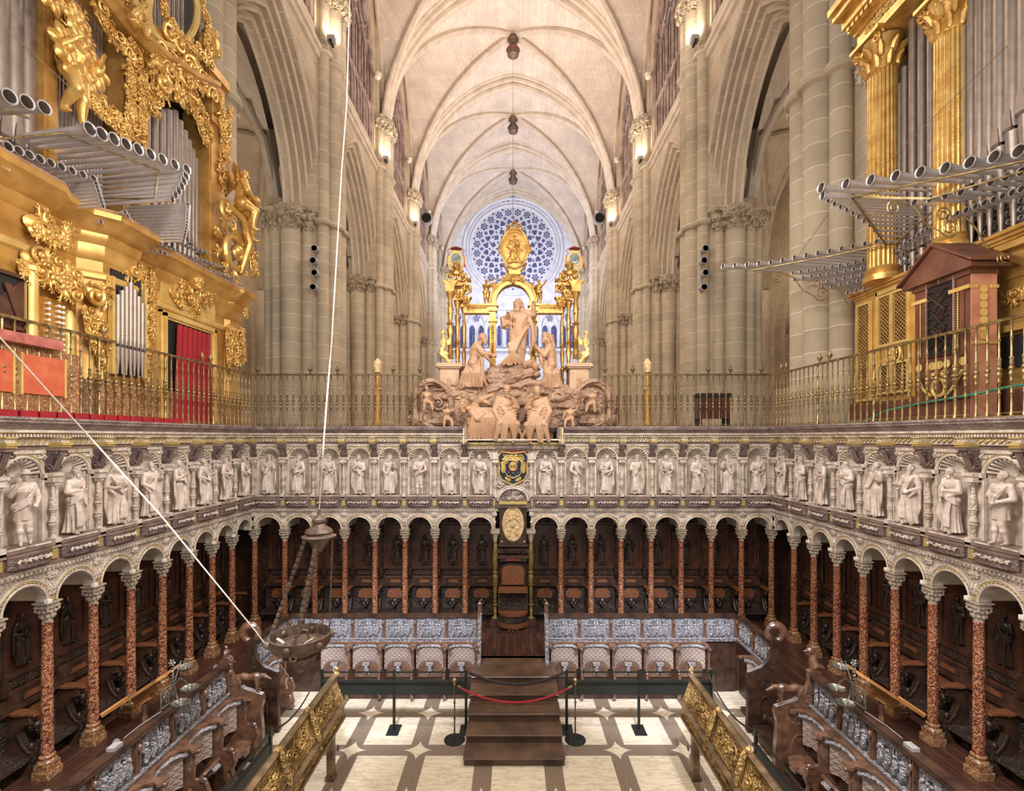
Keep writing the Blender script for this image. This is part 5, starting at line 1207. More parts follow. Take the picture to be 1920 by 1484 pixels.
gc([(425, 620), (428, 690)], .26, 25, .2); gc([(448, 560), (444, 595)], .14, 26, .2); gc([(455, 520), (452, 470)], .22, 28, .3); gc([(3, 495), (8, 520)], .25, 29, .38)
gc([(270, 95), (300, 130), (350, 150), (385, 175)], .30, 61, .2); gc([(272, 100), (285, 190)], .26, 62, .15); gc([(300, 70), (345, 90), (380, 120)], .2, 63, .22); gc([(232, 100), (228, 180), (232, 250)], .16, 64, .14); gc([(250, 130), (252, 255)], .14, 65, .16)
gc([(125, 165), (150, 190), (185, 225), (225, 262)], .16, 66, .16); gc([(100, 10), (104, 70), (100, 120)], .14, 67, .1); gc([(128, 20), (140, 70), (150, 110)], .18, 68, .16)
gc([(0, 430), (30, 445), (70, 462)], .16, 69, .46); gc([(20, 480), (60, 505), (95, 530)], .18, 70, .42); gc([(118, 575), (125, 620), (140, 660)], .14, 71, .38); gc([(250, 495), (250, 620)], .10, 72, .14); gc([(272, 500), (274, 640)], .10, 73, .14)
gc([(308, 545), (330, 575)], .16, 74, .14); gc([(388, 545), (372, 575)], .16, 75, .14); gc([(412, 610), (410, 650), (416, 700)], .14, 76, .22); gc([(436, 615), (440, 680)], .14, 77, .24); gc([(385, 160), (400, 200), (402, 260)], .16, 78, .2); gc([(345, 175), (372, 210), (386, 262)], .14, 79, .12)
gc([(170, 555), (178, 575)], .16, 80, .34); gc([(225, 575), (232, 600)], .14, 81, .34)
# broken pediment swept over the pipes, ring frame above
for P_, w in (([(185, -20), (230, 40), (300, 110), (360, 150), (404, 168)], .10),):
    Q = along([xz(PL, a, b, .2) for a, b in P_], 30); m = M()
    m.sweep([((q[0], -.12, q[1]), (0, -1, 0), (-.5, 0, .86)) for q in Q], [(-.5, -.10), (.10, -.10), (.14, 0), (.24, .06), (.26, .14), (.10, .16), (-.5, .16)])
    OB(m, 'curved_pediment', MT['goldf'])
m = M(); Q = [xz(PL, 328+46*cos(a), 20+66*sin(a), .25) for a in np.linspace(0, 2*pi, 30)[:-1]]; m.tube([(a, -.2, b) for a, b in Q], .07, 8, closed=True); OB(m, 'oval_frame', MT['goldlt'])
def putto(me_seed, arms, legs, mx, nm='putto', par=OL, mt='gold', wings=False, face=(0, -1, 0), vx=.011):
    o = obj(nm, remesh(child(childJ(arms, legs, face), me_seed, wings), nm, MT[mt], vx, 2), par, mx); return o
def at_pl(px, py, out): p = PL(px, py, out); return T(*p)
putto(1, 0, 2, at_pl(140, 232, .28) @ Matrix.Scale(1.75, 4)); putto(2, 1, 1, at_pl(226, 62, .35) @ Matrix.Scale(1.3, 4) @ rotm('Y', .5), wings=True)
for a, b, k in ((150, 110, .3), (118, 15, .24), (150, 135, .2)): 
    m = M(); p = PL(a, b, .35)
    for q in range(3): flower(m, p[0]+(q-1)*k*.9, p[2]+(q % 2)*k*.7, k, -.32)
    OB(m, 'flower_cluster', MT['gold'])
# cherub over the door
p = PL(362, 525, .2); hm = M(); head(hm, (p[0], -.22, p[2]), (-.1, -1, -.1), 3.4, 0, 1); obj('cherub_head', remesh(hm, 'cherub_head', MT['gold'], .012, 1), OL)
# angel with lute and the volute under it
Ja = dict(pel=(0, 0, .50), che=(0, -.02, .70), nek=(.0, -.02, .815), hea=(.0, -.04, .90), sl=(-.10, -.01, .78), sr=(.10, -.01, .78), el=(-.17, -.03, .64), hl=(-.02, -.16, .60), er=(.17, -.08, .68), hr=(.16, -.2, .66),
          kl=(-.06, -.17, .44), kr=(.10, -.16, .40), fl=(-.03, -.14, .22), fr=(.18, -.2, .14), fd=(-.5, -1, -.1))
an = empty('angel_group'); an.parent = OL; an.matrix_local = at_pl(452, 452, .55) @ rotm('Z', .75) @ Matrix.Scale(1.85, 4); an.name = 'lute_angel'
am, g_, r_ = body(Ja, 5, 0, 1, 0, 1, 1, 1.15)
for i in range(6): am.tube([(-.1+.03*i, -.02, .56), (-.09+.04*i, -.13, .48), (-.05+.05*i, -.12, .30)], [.02, .026, .014], 7, rnd=True)
obj('angel_body', remesh(am, 'angel_body', MT['gold'], .0075, 2), an)
for s in (-1, 1):
    wg = M()
    for j in range(8): a = 1.9-.3*j; wg.tube([(s*.06, .06, .74), (s*(.12+.10*cos(a)*.6), .10, .76+.12*sin(a)), (s*(.16+.14*cos(a)), .12, .72+.24*sin(a))], [.02, .035, .012], 7, rnd=True)
    wg.build('wing', MT['gold'], an)
lt = M().add(M().ell((0, 0, 0), (.11, .05, .075)), T(.02, -.19, .60) @ rotm('Y', -.35)).tube([(.1, -.2, .63), (.3, -.22, .73), (.36, -.2, .76)], [.018, .014, .022], 8, rnd=True)
lt.build('lute', MT['gold'], an)
v = M(); p = PL(440, 465, .4)
spiral(v, p[0]-.35, p[2]+.75, .22, 1.5, .06, 1, 1.2, -.35); spiral(v, p[0]+.05, p[2]-.05, .50, 1.8, .10, -1, 1.5, -.25)
v.tube([(p[0]-.3, -.4, p[2]+.95), (p[0]+.2, -.5, p[2]+.8), (p[0]+.5, -.5, p[2]+.3), (p[0]+.35, -.35, p[2]-.5)], [.07, .1, .12, .08], 9, rnd=True)
for k in range(9): leaf(v, p[0]+.45*cos(k*.7), p[2]-.05+.45*sin(k*.7), k*.7, .35, .16, -.3, 3, .6)
OB(v, 'great_volute', MT['gold'])
# lower case openings
a, b = PL(302, 0)[0], PL(387, 0)[0]; zt_ = 8.28
d_ = empty('doorway'); d_.parent = OL
M().box(a, b, -.09, -.07, ZB+.03, zt_).build('doorway_shade_sheet', MT['dark'], d_)  # solid dark sheet painted as the shade inside the doorway
fr = M()
for q, w, o_ in ((0, .05, .14), (.05, .07, .18), (.12, .05, .12)):
    fr.box(a-q-w, a-q, -o_, -.04, ZB+.03, zt_+q+w).box(b+q, b+q+w, -o_, -.04, ZB+.03, zt_+q+w).box(a-q-w, b+q+w, -o_, -.04, zt_+q, zt_+q+w)
fr.build('door_frame', MT['goldlt'], d_)
cu = M(); n = 60; cvs = []
for i in range(n+1):
    t = i/n
    for z in (ZB+.06, 7.1, zt_-.03):
        x = lerp(a+.20+(.06 if z > 8 else 0), b-.06, t); cvs.append((x, -.14-.028*sin(t*46+z)*(1.1-.2*(z-6)/2), z))
cu._add(cvs, [(i*3+j, (i+1)*3+j, (i+1)*3+j+1, i*3+j+1) for i in range(n) for j in range(2)]); 
cu.build('curtain', MT['curtain'], d_)
OB(M().box(PL(292, 0)[0], PL(396, 0)[0], -.10, -.05, 8.62, 9.02), 'frieze_panel', MT['goldlt'])
gp = empty('pipe_niche'); gp.parent = OL
a, b = PL(167, 0)[0], PL(226, 0)[0]; y_ = -.38
M().box(a, b, y_-.01, y_+.02, 6.9, 8.75).build('niche_back', MT['dark'], gp)
M().box(a-.06, a, y_-.08, y_, 6.9, 8.6).box(b, b+.06, y_-.08, y_, 6.9, 8.6).build('niche_frame', MT['goldlt'], gp)
for i in range(7): m = M(); pipe(m, lerp(a+.06, b-.06, i/6), y_-.07, 6.92, 8.6-.1*abs(i-3), .052, foot=.45); m.build('small_pipe', [MT['tin'], MT['tind']], gp)
# grille, stop knobs, red panels, ledge at the near end
gr = M(); a, b = PL(-60, 0, .35)[0], PL(43, 0, .35)[0]; z0, z1 = 7.35, 8.05
gr.box(a, b, -.36, -.33, z0, z1); OB(gr, 'grille_back', MT['dark']); gr = M()
n = 16
for i in range(n*2):
    x = lerp(a, b, i/(n*2)); h_ = z1-z0
    for s in (-1, 1):
        x2 = x+s*h_; lo_, hi_ = (x, z0), (x2, z1)
        if x2 > b: hi_ = (b, z0+(b-x))
        if x2 < a: hi_ = (a, z0+(x-a))
        gr.tube([(lo_[0], -.375, lo_[1]), (hi_[0], -.375, hi_[1])], .008, 4)
for x0 in (a+.1, a+.6, b-.45): gr.prism([(x0, z0+.05), (x0+.10, z0+.05), (x0-.10, z1-.12), (x0-.2, z1-.12)], 'y', -.41, -.38)
OB(gr, 'grille', MT['redwood']); OB(M().box(a, b+.04, -.42, -.33, z0-.04, z0).box(a, b+.04, -.42, -.33, z1, z1+.05).box(b, b+.05, -.42, -.33, z0, z1), 'grille_frame', MT['redwood'])
OB(M().lathe([(.10, 6.9), (.10, 8.2), (.13, 8.22), (.13, 8.28)], (PL(54, 0, .35)[0], -.36, 0), 14), 'engaged_column', MT['goldlt']); OB(M().lathe([(.10, 6.9), (.10, 7.7), (.05, 7.85)], (PL(128, 0, .2)[0], -.2, 0), 14), 'engaged_column', MT['goldlt'])
kn = OB(M().box(PL(76, 0, .2)[0], PL(118, 0, .2)[0], -.24, -.12, 7.0, 7.95), 'stop_panel', MT['goldf'])
for i, px in enumerate((86, 105, 113)):
    for k in range(9 if i else 7): q = PL(px, 0, .25)[0]; M().cap((q, -.24, 7.85-.085*k), (q, -.30, 7.85-.085*k), .016, .024, 8).build('stop_knob', MT['white2'], kn)
lo1, hi1 = PL(-60, 0, .4)[0], PL(92, 0, .4)[0]
OB(M().box(lo1, hi1, -.62, -.30, 7.10, 7.24), 'marble_ledge', MT['pinkm']); OB(M().box(lo1, PL(130, 0, .3)[0], -.46, -.10, ZB+.04, 7.10), 'marble_dado', MT['brmarb'])
for px0, px1 in ((-40, 25), (44, 122)): x0, x1 = PL(px0, 0, .5)[0], PL(px1, 0, .5)[0]; pn = OB(M().box(x0, x1, -.49, -.45, 6.42, 6.98), 'red_panel', MT['redpan']); M().box(x0-.03, x0, -.50, -.45, 6.40, 7.0).box(x1, x1+.03, -.50, -.45, 6.4, 7.0).build('gilt_strip', MT['goldlt'], pn)
for i in range(14): x = 6.2+i*.28; tag(M().bbox(x, x+.24, -.66, -.54, ZB+.021, ZB+.11, .02).build('red_cushion', MT['curtain'], None, mx=TL), 'small red cushion pad below the gilded organ, %s from the near end of the row' % (['first', 'second', 'third', 'fourth', 'fifth', 'sixth', 'seventh', 'eighth', 'ninth', 'tenth', 'eleventh', 'twelfth', 'thirteenth', 'fourteenth'][i]), 'cushion', 'red cushions below the gilded organ')
# trumpets, left: (pixel x, pixel y, distance)
G = Organ(OL, 62); dn = lambda a, b=0: (TL.inverted().to_3x3() @ Vector((1, -.12+b, a)))
def ranks(org, TI, pts, n, L, r0, r1, d=(1, -.12, .05), big=False):
    for i, (px, py, D) in enumerate(along(pts, n)):
        w = Vector(((px-CX)*D/F, D, CZ+(HY-py)*D/F)); p = TI @ w; t = i/max(1, n-1)
        org.tr(p, TI.to_3x3() @ Vector(d), L, lerp(r0, r1, t), big)
TLi = TL.inverted()
ranks(G, TLi, [(18, 181, 6.2), (83, 202, 6.7)], 3, 1.6, .080, .080, (1, -.15, -.02), True)
ranks(G, TLi, [(168, 242, 7.3), (350, 318, 8.6)], 9, 1.9, .088, .078, (1, -.12, .03), True)
ranks(G, TLi, [(348, 330, 8.6), (340, 350, 8.55), (322, 374, 8.5)], 6, 1.7, .07, .055, (1, -.05, .05), True)
ranks(G, TLi, [(15, 275, 6.6), (68, 296, 7.0), (175, 335, 7.8)], 9, 1.3, .058, .052, (1, -.12, .05), True)
ranks(G, TLi, [(180, 346, 7.8), (192, 386, 7.8)], 7, 1.1, .045, .035, (1, -.08, .05))
ranks(G, TLi, [(10, 313, 6.6), (77, 342, 7.2), (138, 392, 7.9)], 11, .9, .045, .036)
ranks(G, TLi, [(352, 386, 9.3), (350, 420, 9.3), (343, 452, 9.3)], 12, 1.7, .055, .034, (1, -.02, .02), True)
ranks(G, TLi, [(234, 398, 8.3), (262, 440, 9.0), (290, 470, 9.5)], 12, .8, .036, .028); ranks(G, TLi, [(188, 416, 8.2), (240, 450, 8.8)], 9, .7, .036, .028)
for yy, D1, D2 in ((458, 9.7, 12.4), (472, 9.6, 12.3), (440, 10.2, 12.5)): ranks(G, TLi, [(300, yy, D1), (360, yy+24, (D1+D2)/2), (436, yy+48, D2)], 17, .45, .034, .032)
G.done()
def wpt(px, py, D): return Vector(((px-CX)*D/F, D, CZ+(HY-py)*D/F))
for P_ in ([(-20, 262, 6.2), (115, 250, 7.2), (298, 320, 8.5), (290, 373, 8.5), (190, 372, 8.5)], [(-10, 262, 6.5), (125, 330, 7.8), (190, 385, 8.6)], [(-10, 320, 6.6), (60, 360, 7.4), (140, 392, 8)], [(210, 400, 8.6), (212, 420, 8.6)], [(312, 396, 9.3), (330, 455, 9.4)], [(238, 398, 8.6), (290, 455, 9.4), (390, 500, 11.5)], [(-15, 200, 6.3), (55, 222, 6.8)]):
    m = M().tube([TLi @ wpt(*q) for q in P_], .014, 6); OB(m, 'brass_stay', MT['brass'])
# ---- classical organ (right)
OR = empty('classical_pipe_organ', (0, 0, 0), 0, 'large gilded classical organ with fluted columns and silver pipes on the right wall', 'organ'); OR.matrix_world = TR
def RB(m, nm, mt, par=OR): return m.build(nm, mt, par)
xr = lambda px, out=0: PR(px, 300, out)[0]; zr_ = lambda px, py, out=0: PR(px, py, out)[2]
X0, X1 = -11.35, -4.6
RB(M().box(X0, X1, .0, 1.0, 6.1, 8.98), 'lower_case', MT['goldf']); RB(M().box(X0-.05, X1, -.12, .6, 6.08, 6.55), 'brown_plinth', MT['brownmet'])
RB(M().box(X0-.03, X1, -.03, 1, 8.92, 8.97).box(X0-.06, X1, -.07, 1, 8.97, 9.03).box(X0-.10, X1, -.12, 1, 9.03, 9.09), 'lower_cornice', MT['goldf'])
ztop = 14.05
RB(M().box(-10.9, X1, .55, .8, 9.09, 18), 'upper_back', MT['dark'])
def flcol(px0, px1, zb, zt):
    a, b = xr(px0, .15), xr(px1, .15); c = (a+b)/2; r = (b-a)/2*.92; o = empty('fluted_column'); o.parent = OR
    n = 24; M().lathe([(r, zb+.3), (r*.95, zt-.75)], (c, -.05, 0), n*4, cap=False, mod=lambda a, z: 1-.07*abs(sin(a*n/2))).build('fluted_shaft', MT['gold'], o)
    M().lathe([(r*1.3, zb), (r*1.3, zb+.12), (r*1.05, zb+.18), (r*1.2, zb+.24), (r*1.02, zb+.3)], (c, -.05, 0), 24).build('column_base', MT['gold'], o)
    k = M().lathe([(r*1.02, zt-.75), (r*1.12, zt-.72), (r*.95, zt-.68), (r*1.0, zt-.4), (r*1.35, zt-.1)], (c, -.05, 0), 20)
    for i in range(9):
        a_ = 2*pi*i/9
        for zz, q in ((zt-.55, 1.1), (zt-.32, 1.3)): k.tube([(c+cos(a_+zz)*r, -.05+sin(a_+zz)*r, zz-.14), (c+cos(a_+zz)*r*q, -.05+sin(a_+zz)*r*q, zz), (c+cos(a_+zz)*r*(q+.25), -.05+sin(a_+zz)*r*(q+.25), zz+.05)], [r*.22, r*.26, r*.14], 7, rnd=True)
    for s in (-1, 1):
        q = M(); spiral(q, 0, 0, r*.42, 1.6, r*.11, s); k.add(q, T(c+s*r*1.05, -.05-r*1.05, zt-.16), keepmat=False); k.add(q, T(c-r*1.25, -.05+s*r*.8, zt-.16) @ rotm('Z', -pi/2), keepmat=False)
    k.box(c-r*1.5, c+r*1.5, -.05-r*1.5, -.05+r*1.4, zt-.07, zt); k.build('column_capital', MT['gold'], o)
flcol(1627, 1667, 9.09, zr_(1650, 70, .15)); ztop = zr_(1650, 70, .15)
flcol(1748, 1798, 9.09, zr_(1773, -10, .15))
en = M(); 
for a, b, o_ in ((0, .18, .32), (.18, .40, .30), (.40, .5, .36), (.5, .62, .46), (.62, .85, .56), (.85, 1.0, .72), (1.0, 1.15, .80)): en.box(-10.72-o_*.5, X1, -o_, .6, ztop+a, ztop+b)
for i in range(46): en.box(-10.9+.14*i, -10.82+.14*i, -.52, -.4, ztop+.52, ztop+.62)
RB(en, 'upper_entablature', MT['gold'])
m = M(); ornament(m, [(-10.6, ztop+.29), (X1-.2, ztop+.29)], .11, 8, -.30, .8); RB(m, 'carved_frieze', MT['goldlt'])
for px, w, zt, r in ((1672, 0, 12.9, .055), (1682, 0, 13.15, .055), (1692, 0, 13.4, .06), (1707, 0, 14.2, .075), (1724, 0, 14.1, .075), (1741, 0, 13.95, .07), (1756, 0, 14.3, .07)):
    m = M(); pipe(m, xr(px, -.1), .15, 9.10, zt*1.0, r, foot=.4); m.build('facade_pipe', [MT['tin'], MT['tind']], OR)
for i, px in enumerate((1808, 1822, 1838, 1856, 1877, 1901, 1928)):
    m = M(); pipe(m, xr(px, 0), .0, 9.10, 17.5, .055+.012*i, foot=.85+.13*i); m.build('facade_pipe', [MT['tin'], MT['tind']], OR)
# lattice doors of the lower case
def lattice(px0, px1, z0, z1, y, nm, par):
    a, b = xr(px0), xr(px1); M().box(a, b, y-.012, y, z0, z1).build('lattice_back', MT['dark'], par)
    m = M(); s_ = .085; n = int(((b-a)+(z1-z0))/s_)
    for i in range(n+1):
        for s in (-1, 1):
            x = a-(z1-z0)+i*s_ if s > 0 else a+i*s_; p0, p1 = [x, z0], [x+s*(z1-z0), z1]
            def clip(p0, p1):
                t0, t1 = 0., 1.; dx = p1[0]-p0[0]
                ta, tb = (a-p0[0])/dx, (b-p0[0])/dx
                if ta > tb: ta, tb = tb, ta
                t0, t1 = max(t0, ta), min(t1, tb)
                return None if t0 >= t1 else ([p0[0]+dx*t0, p0[1]+(z1-z0)*t0], [p0[0]+dx*t1, p0[1]+(z1-z0)*t1])
            c = clip(p0, p1)
            if c: m.tube([(c[0][0], y-.025, c[0][1]), (c[1][0], y-.025, c[1][1])], .011, 4)
    m.build('lattice_work', MT['lattice'], par)
    M().box(a-.04, b+.04, y-.06, y, z0-.05, z0).box(a-.04, b+.04, y-.06, y, z1, z1+.05).box(a-.04, a, y-.06, y, z0, z1).box(b, b+.04, y-.06, y, z0, z1).build('lattice_frame', MT['goldlt'], par)
pn = empty('lattice_panel'); pn.parent = OR; lattice(1612, 1634, 6.65, 8.75, -.01, '', pn)
dr = empty('lattice_door'); dr.parent = OR
lattice(1656, 1677, 7.75, 8.75, -.05, '', dr); lattice(1683, 1709, 7.75, 8.75, -.05, '', dr); lattice(1656, 1677, 6.75, 7.3, -.05, '', dr); lattice(1683, 1709, 6.75, 7.3, -.05, '', dr)
M().box(xr(1650), xr(1653), -.10, 0, 6.6, 8.9).box(xr(1711), xr(1715), -.10, 0, 6.6, 8.9).box(xr(1650), xr(1715), -.10, 0, 8.82, 8.9).build('door_frame', MT['goldlt'], dr)
q = M(); flower(q, xr(1680), 7.52, .16, -.08, 12); q.add(M().lathe([(.20, 0), (.24, .03), (.2, .05)], n=24, cap=False), T(xr(1680), -.05, 7.52) @ rotm('X', pi/2)); q.build('rosette', MT['goldlt'], dr)
m = M().box(xr(1885), xr(1990), -.04, 0, 8.3, 8.7); ornament(m, [(xr(1885), 8.0), (xr(1990), 8.0)], .14, 4, -.03); RB(m, 'gilded_panel', MT['goldf'])
RB(M().box(xr(1882), X1, -.05, .0, 6.9, 7.4), 'opening_shade_panel', MT['dark']); RB(M().box(xr(1882), X1, -.16, .0, 7.45, 7.55).box(xr(1882), X1, -.16, .0, 8.75, 8.85), 'opening_moulding', MT['goldf'])  # first box is a solid dark panel standing for shade in an opening
# trumpets, right
H = Organ(OR, 66); TRi = TR.inverted(); dl = (-1, -.10, .03)
ranks(H, TRi, [(1540, 352, 9.3), (1773, 315, 7.9), (1910, 283, 6.9)], 9, 1.7, .085, .082, dl, True)
ranks(H, TRi, [(1543, 368, 9.35), (1600, 398, 9.6), (1635, 425, 9.9), (1656, 452, 10.1)], 12, 1.6, .07, .034, (-1, -.03, .03), True)
ranks(H, TRi, [(1715, 380, 8.8), (1805, 360, 8.0), (1915, 322, 7.1)], 8, 1.2, .056, .056, dl, True)
ranks(H, TRi, [(1778, 408, 8.6), (1840, 383, 8.0), (1915, 355, 7.3)], 9, 1.0, .046, .046, dl, True)
ranks(H, TRi, [(1788, 398, 8.7), (1735, 432, 9.3), (1690, 462, 10)], 13, .9, .042, .034, dl)
ranks(H, TRi, [(1356, 500, 12.6), (1447, 492, 11.9), (1560, 470, 11.0), (1644, 453, 10.2)], 14, 2.0, .066, .044, (-1, -.14, .02), True)
for (pa, n) in (([(1487, 512, 12), (1600, 494, 11), (1690, 466, 10)], 15), ([(1490, 524, 12), (1620, 502, 10.8), (1740, 462, 9.6)], 17), ([(1536, 531, 11.6), (1650, 508, 10.5), (1800, 452, 9)], 18), ([(1543, 540, 11.6), (1680, 512, 10.3), (1850, 445, 8.6)], 20), ([(1590, 549, 11.2), (1700, 524, 10), (1760, 500, 9.4)], 12)):
    ranks(H, TRi, pa, n, .9, .042, .042, (-1, -.10, .03))
for yy in (356, 372, 388, 404, 420, 434): ranks(H, TRi, [(1800+(yy-372)*.6, yy+30, 9), (1860, yy+8, 8.3), (1915, yy-12, 7.6)], 9, .8, .036, .036, dl)
H.done()
for P_ in ([(1930, 300, 6.8), (1597, 370, 9.2), (1745, 372, 8.4), (1930, 318, 7.0)], [(1597, 370, 9.2), (1660, 458, 10.1)], [(1404, 508, 12), (1560, 480, 10.9), (1660, 458, 10.1), (1676, 458, 10.1), (1745, 400, 9.3), (1930, 350, 7.5)]):
    m = M().tube([TRi @ wpt(*q) for q in P_], .018, 6); RB(m, 'brass_stay', MT['brass'])
# wrought scroll brackets
def scrollbr(px0, py0, k, D, label):
    o = empty('scroll_bracket', tuple(wpt(px0, py0, D)), 0, label, 'bracket', 'brass scroll brackets by the right organ'); s_ = k*D/F
    def pts(L): return [(x*s_, 0, -y*s_) for x, y in L]
    sp = lambda cx, cy, r, d, a0, n=22, tn=1.6: [(cx+r*(1-.75*i/n)*cos(a0+d*tn*2*pi*i/n), cy+r*(1-.75*i/n)*sin(a0+d*tn*2*pi*i/n)) for i in range(n+1)]
    M().tube(pts(list(reversed(sp(0, 0, 14, -1, -1.2)))+[(40, 0), (60, 30), (88, 45)]+sp(105, 38, 18, -1, 2.6)), .012, 6, rnd=True).build('upper_scroll', MT['brass'], o)
    M().tube(pts(list(reversed(sp(92, 12, 15, -1, 1.0)))+[(112, 14), (135, 18), (155, 40), (175, 75)]), .012, 6, rnd=True).build('lower_scroll', MT['brass'], o)
scrollbr(1676, 390, 1.0, 6.9, 'brass double scroll bracket under the large trumpets above the brown cabinet'); scrollbr(1458, 521, .78, 11.2, 'brass double scroll bracket beside the gold lattice case')
# brown pedimented cabinet
cb = empty('pedimented_cabinet', (0, 0, 0), 0, 'brown wooden cabinet with pediment and carved window on the right gallery', 'cabinet'); cb.matrix_world = T(7.12, 0, 0) @ rotm('Z', -pi/2)
def KB(m, nm, mt): return m.build(nm, mt, cb)
a, b = -8.72, -7.66; ZK = 8.42
KB(M().box(a, b, 0, .40, 6.1, ZK), 'body', MT['brownmet']); KB(M().box(b-.001, b+.012, .0, .4, 6.1, ZK), 'lit_side_face', MT['brownlt'])  # thin side sheet carries the painted lit tone
KB(M().prism([(a-.14, ZK), (b+.14, ZK), (b+.14, ZK+.07), ((a+b)/2, ZK+.54), (a-.14, ZK+.07)], 'y', -.12, .5).prism([(a-.02, ZK-.08), (b+.02, ZK-.08), (b+.02, ZK), (a-.02, ZK)], 'y', -.04, .42), 'pediment', MT['brownmet'])
KB(M().prism([(a-.2, ZK+.07), ((a+b)/2, ZK+.56), (b+.2, ZK+.07), (b+.2, ZK+.11), ((a+b)/2, ZK+.61), (a-.2, ZK+.11)], 'y', -.18, .54), 'pediment_moulding', MT['brownmet'])
c = (a+b)/2; arch = [(c-.26, 7.15)]+[(c+.26*cos(t), 8.38+.22*sin(t)) for t in np.linspace(pi, 0, 12)]+[(c+.26, 7.15)]
KB(M().prism(arch, 'y', -.015, .0), 'window_back', MT['dark']); KB(M().tube([(x, -.02, z) for x, z in arch], .025, 6, closed=True), 'window_frame', MT['brownmet'])
w = M()
for k in range(11): t = pi*k/10; w.cap((c, -.04, 8.34), (c+.22*cos(t), -.03, 8.36+.2*sin(t)), .012, .016, 6)
for k in range(7):
    z = 7.25+k*.15; w.tube([(c-.22, -.04, z), (c-.22, -.04, z+.10), (c-.1, -.04, z+.10), (c, -.04, z), (c+.1, -.04, z+.10), (c+.22, -.04, z+.10), (c+.22, -.04, z)], .012, 5)
for s in (-1, 1): w.tube([(c+s*.2, -.045, 8.2), (c-s*.12, -.045, 7.9), (c+s*.12, -.045, 7.6), (c-s*.18, -.045, 7.3)], .014, 5); w.tube([(c+s*(.12+.1*cos(t)), -.045, 7.58+.1*sin(t)) for t in np.linspace(pi, 2*pi, 9)], .012, 5)
KB(w, 'pierced_carving', MT['walnut'])
for x in (a+.08, b-.12, a+.22, b-.26): KB(M().box(x-.035, x+.035, -.03, 0, 7.1, 8.2), 'pilaster', MT['brownmet'])
for x in (a+.15, b-.19):
    g_ = M()
    for k in range(24): g_.ell((x, -.03, 7.2+.04*k), (.014, .014, .02), n=6, h=4)
    KB(g_, 'gilt_bead_strip', MT['goldlt'])
for x0, x1 in ((a-.02, a+.3), (b-.34, b+.02)): KB(M().box(x0, x1, -.05, 0, 8.12, 8.18), 'gilt_capital', MT['goldlt'])
for i in range(7): g_ = M().add(M().lathe([(.035, 0), (.06, .01), (.065, .02), (.04, .02)], n=14), T(b+.012, .18, 7.38+.12*i) @ rotm('Y', pi/2)); KB(g_, 'gilt_ring', MT['goldlt'])
KB(M().box(b+.012, b+.025, .02, .10, 8.12, 8.17).box(b+.012, b+.025, .30, .42, 8.12, 8.17).box(b+.012, b+.03, .0, .41, 7.25, 7.29), 'side_gilt_trim', MT['goldlt'])
for x in (a+.12, c-.14, c, c+.14, b-.1): g_ = M().add(M().lathe([(.03, 0), (.06, .01), (.07, .03), (.04, .03)], n=12), T(x, 0, 7.0) @ rotm('X', pi/2)); KB(g_, 'gilt_roundel', MT['goldlt'])
g_ = M(); g_.tube([(c+.13*cos(t), -.04, 6.62+.14*sin(t)) for t in np.linspace(0, 2*pi, 20)[:-1]], .03, 7, closed=True)
for s in (-1, 1): g_.tube([(c+s*.42, -.04, 6.85), (c+s*.3, -.05, 6.62), (c+s*.16, -.04, 6.5)], .025, 7, rnd=True); spiral(g_, c+s*.1, 6.84, .06, 1.2, .015, s, 0, -.03)
KB(g_, 'gilt_horns_trophy', MT['goldlt'])
for s in (0, 1): KB(M().tube([(b+.2+.05*s, .2+.06*cos(t)+.08, ZK+.08+.07*sin(t)) for t in np.linspace(0, pi*1.6, 14)], .010, 6), 'curl', MT['brass'])
gh = [(-8.9+.0, 0)]
tag(M().tube([(7.25, 10.9, 6.12), (7.3, 10.2, 6.13), (7.12, 9.4, 6.3), (7.06, 8.6, 6.38), (7.06, 7.6, 6.45), (7.08, 7.0, 6.52), (7.1, 6.4, 6.55), (7.05, 5.9, 6.12)], .02, 8).build('green_hose', MT['green']), 'green hose laid along the right gallery behind the balustrade', 'hose')
# ------------------------------------------------------------------ sculpture group over the back wall
YA = 13.55; kA = YA/F
def AX(px, py, D=YA): return ((px-CX)*D/F, CZ+(HY-py)*D/F)
gr_ = empty('marble_sculpture_group', (0, YA, 0), 0, 'large pink and tan marble sculpture group with a standing figure in the centre', 'sculpture')
def AP(m, nm, mt, par=gr_, **k): return m.build(nm, mt, par, **k)
def rx(px, py): x, z = AX(px, py); return x, z
# rocky mass
r = random.Random(4); rk = M()
def mass(px0, px1, py0, py1, d0, d1, n):
    for i in range(n):
        px = r.uniform(px0, px1); py = r.uniform(py0, py1); x, z = rx(px, py); rk.ell((x, r.uniform(d0, d1), z), (r.uniform(.22, .5), r.uniform(.12, .2), r.uniform(.05, .12)), rotm('Y', r.uniform(-.3, .3)), 10, 6)
x0, z1 = rx(800, 738); x1, z0 = rx(1130, 800)
rk.box(x0+.1, x1-.1, -.05, .6, z0, z1+.05); xa, za = rx(885, 832); xb, _ = rx(1036, 832); rk.box(xa-.02, xb+.02, -.12, .5, za+.07, z0+.1)
mass(815, 1115, 728, 790, -.05, .15, 60); mass(890, 1032, 792, 824, -.18, -.02, 26); mass(850, 1075, 722, 736, .0, .3, 30); mass(922, 1010, 700, 725, -.05, .25, 26); mass(930, 1000, 684, 704, 0, .2, 18); mass(1000, 1050, 714, 735, 0, .2, 10)
obj('rocky_base', remesh(rk, 'rocky_base', MT['sculptr'], .026, 3), gr_)
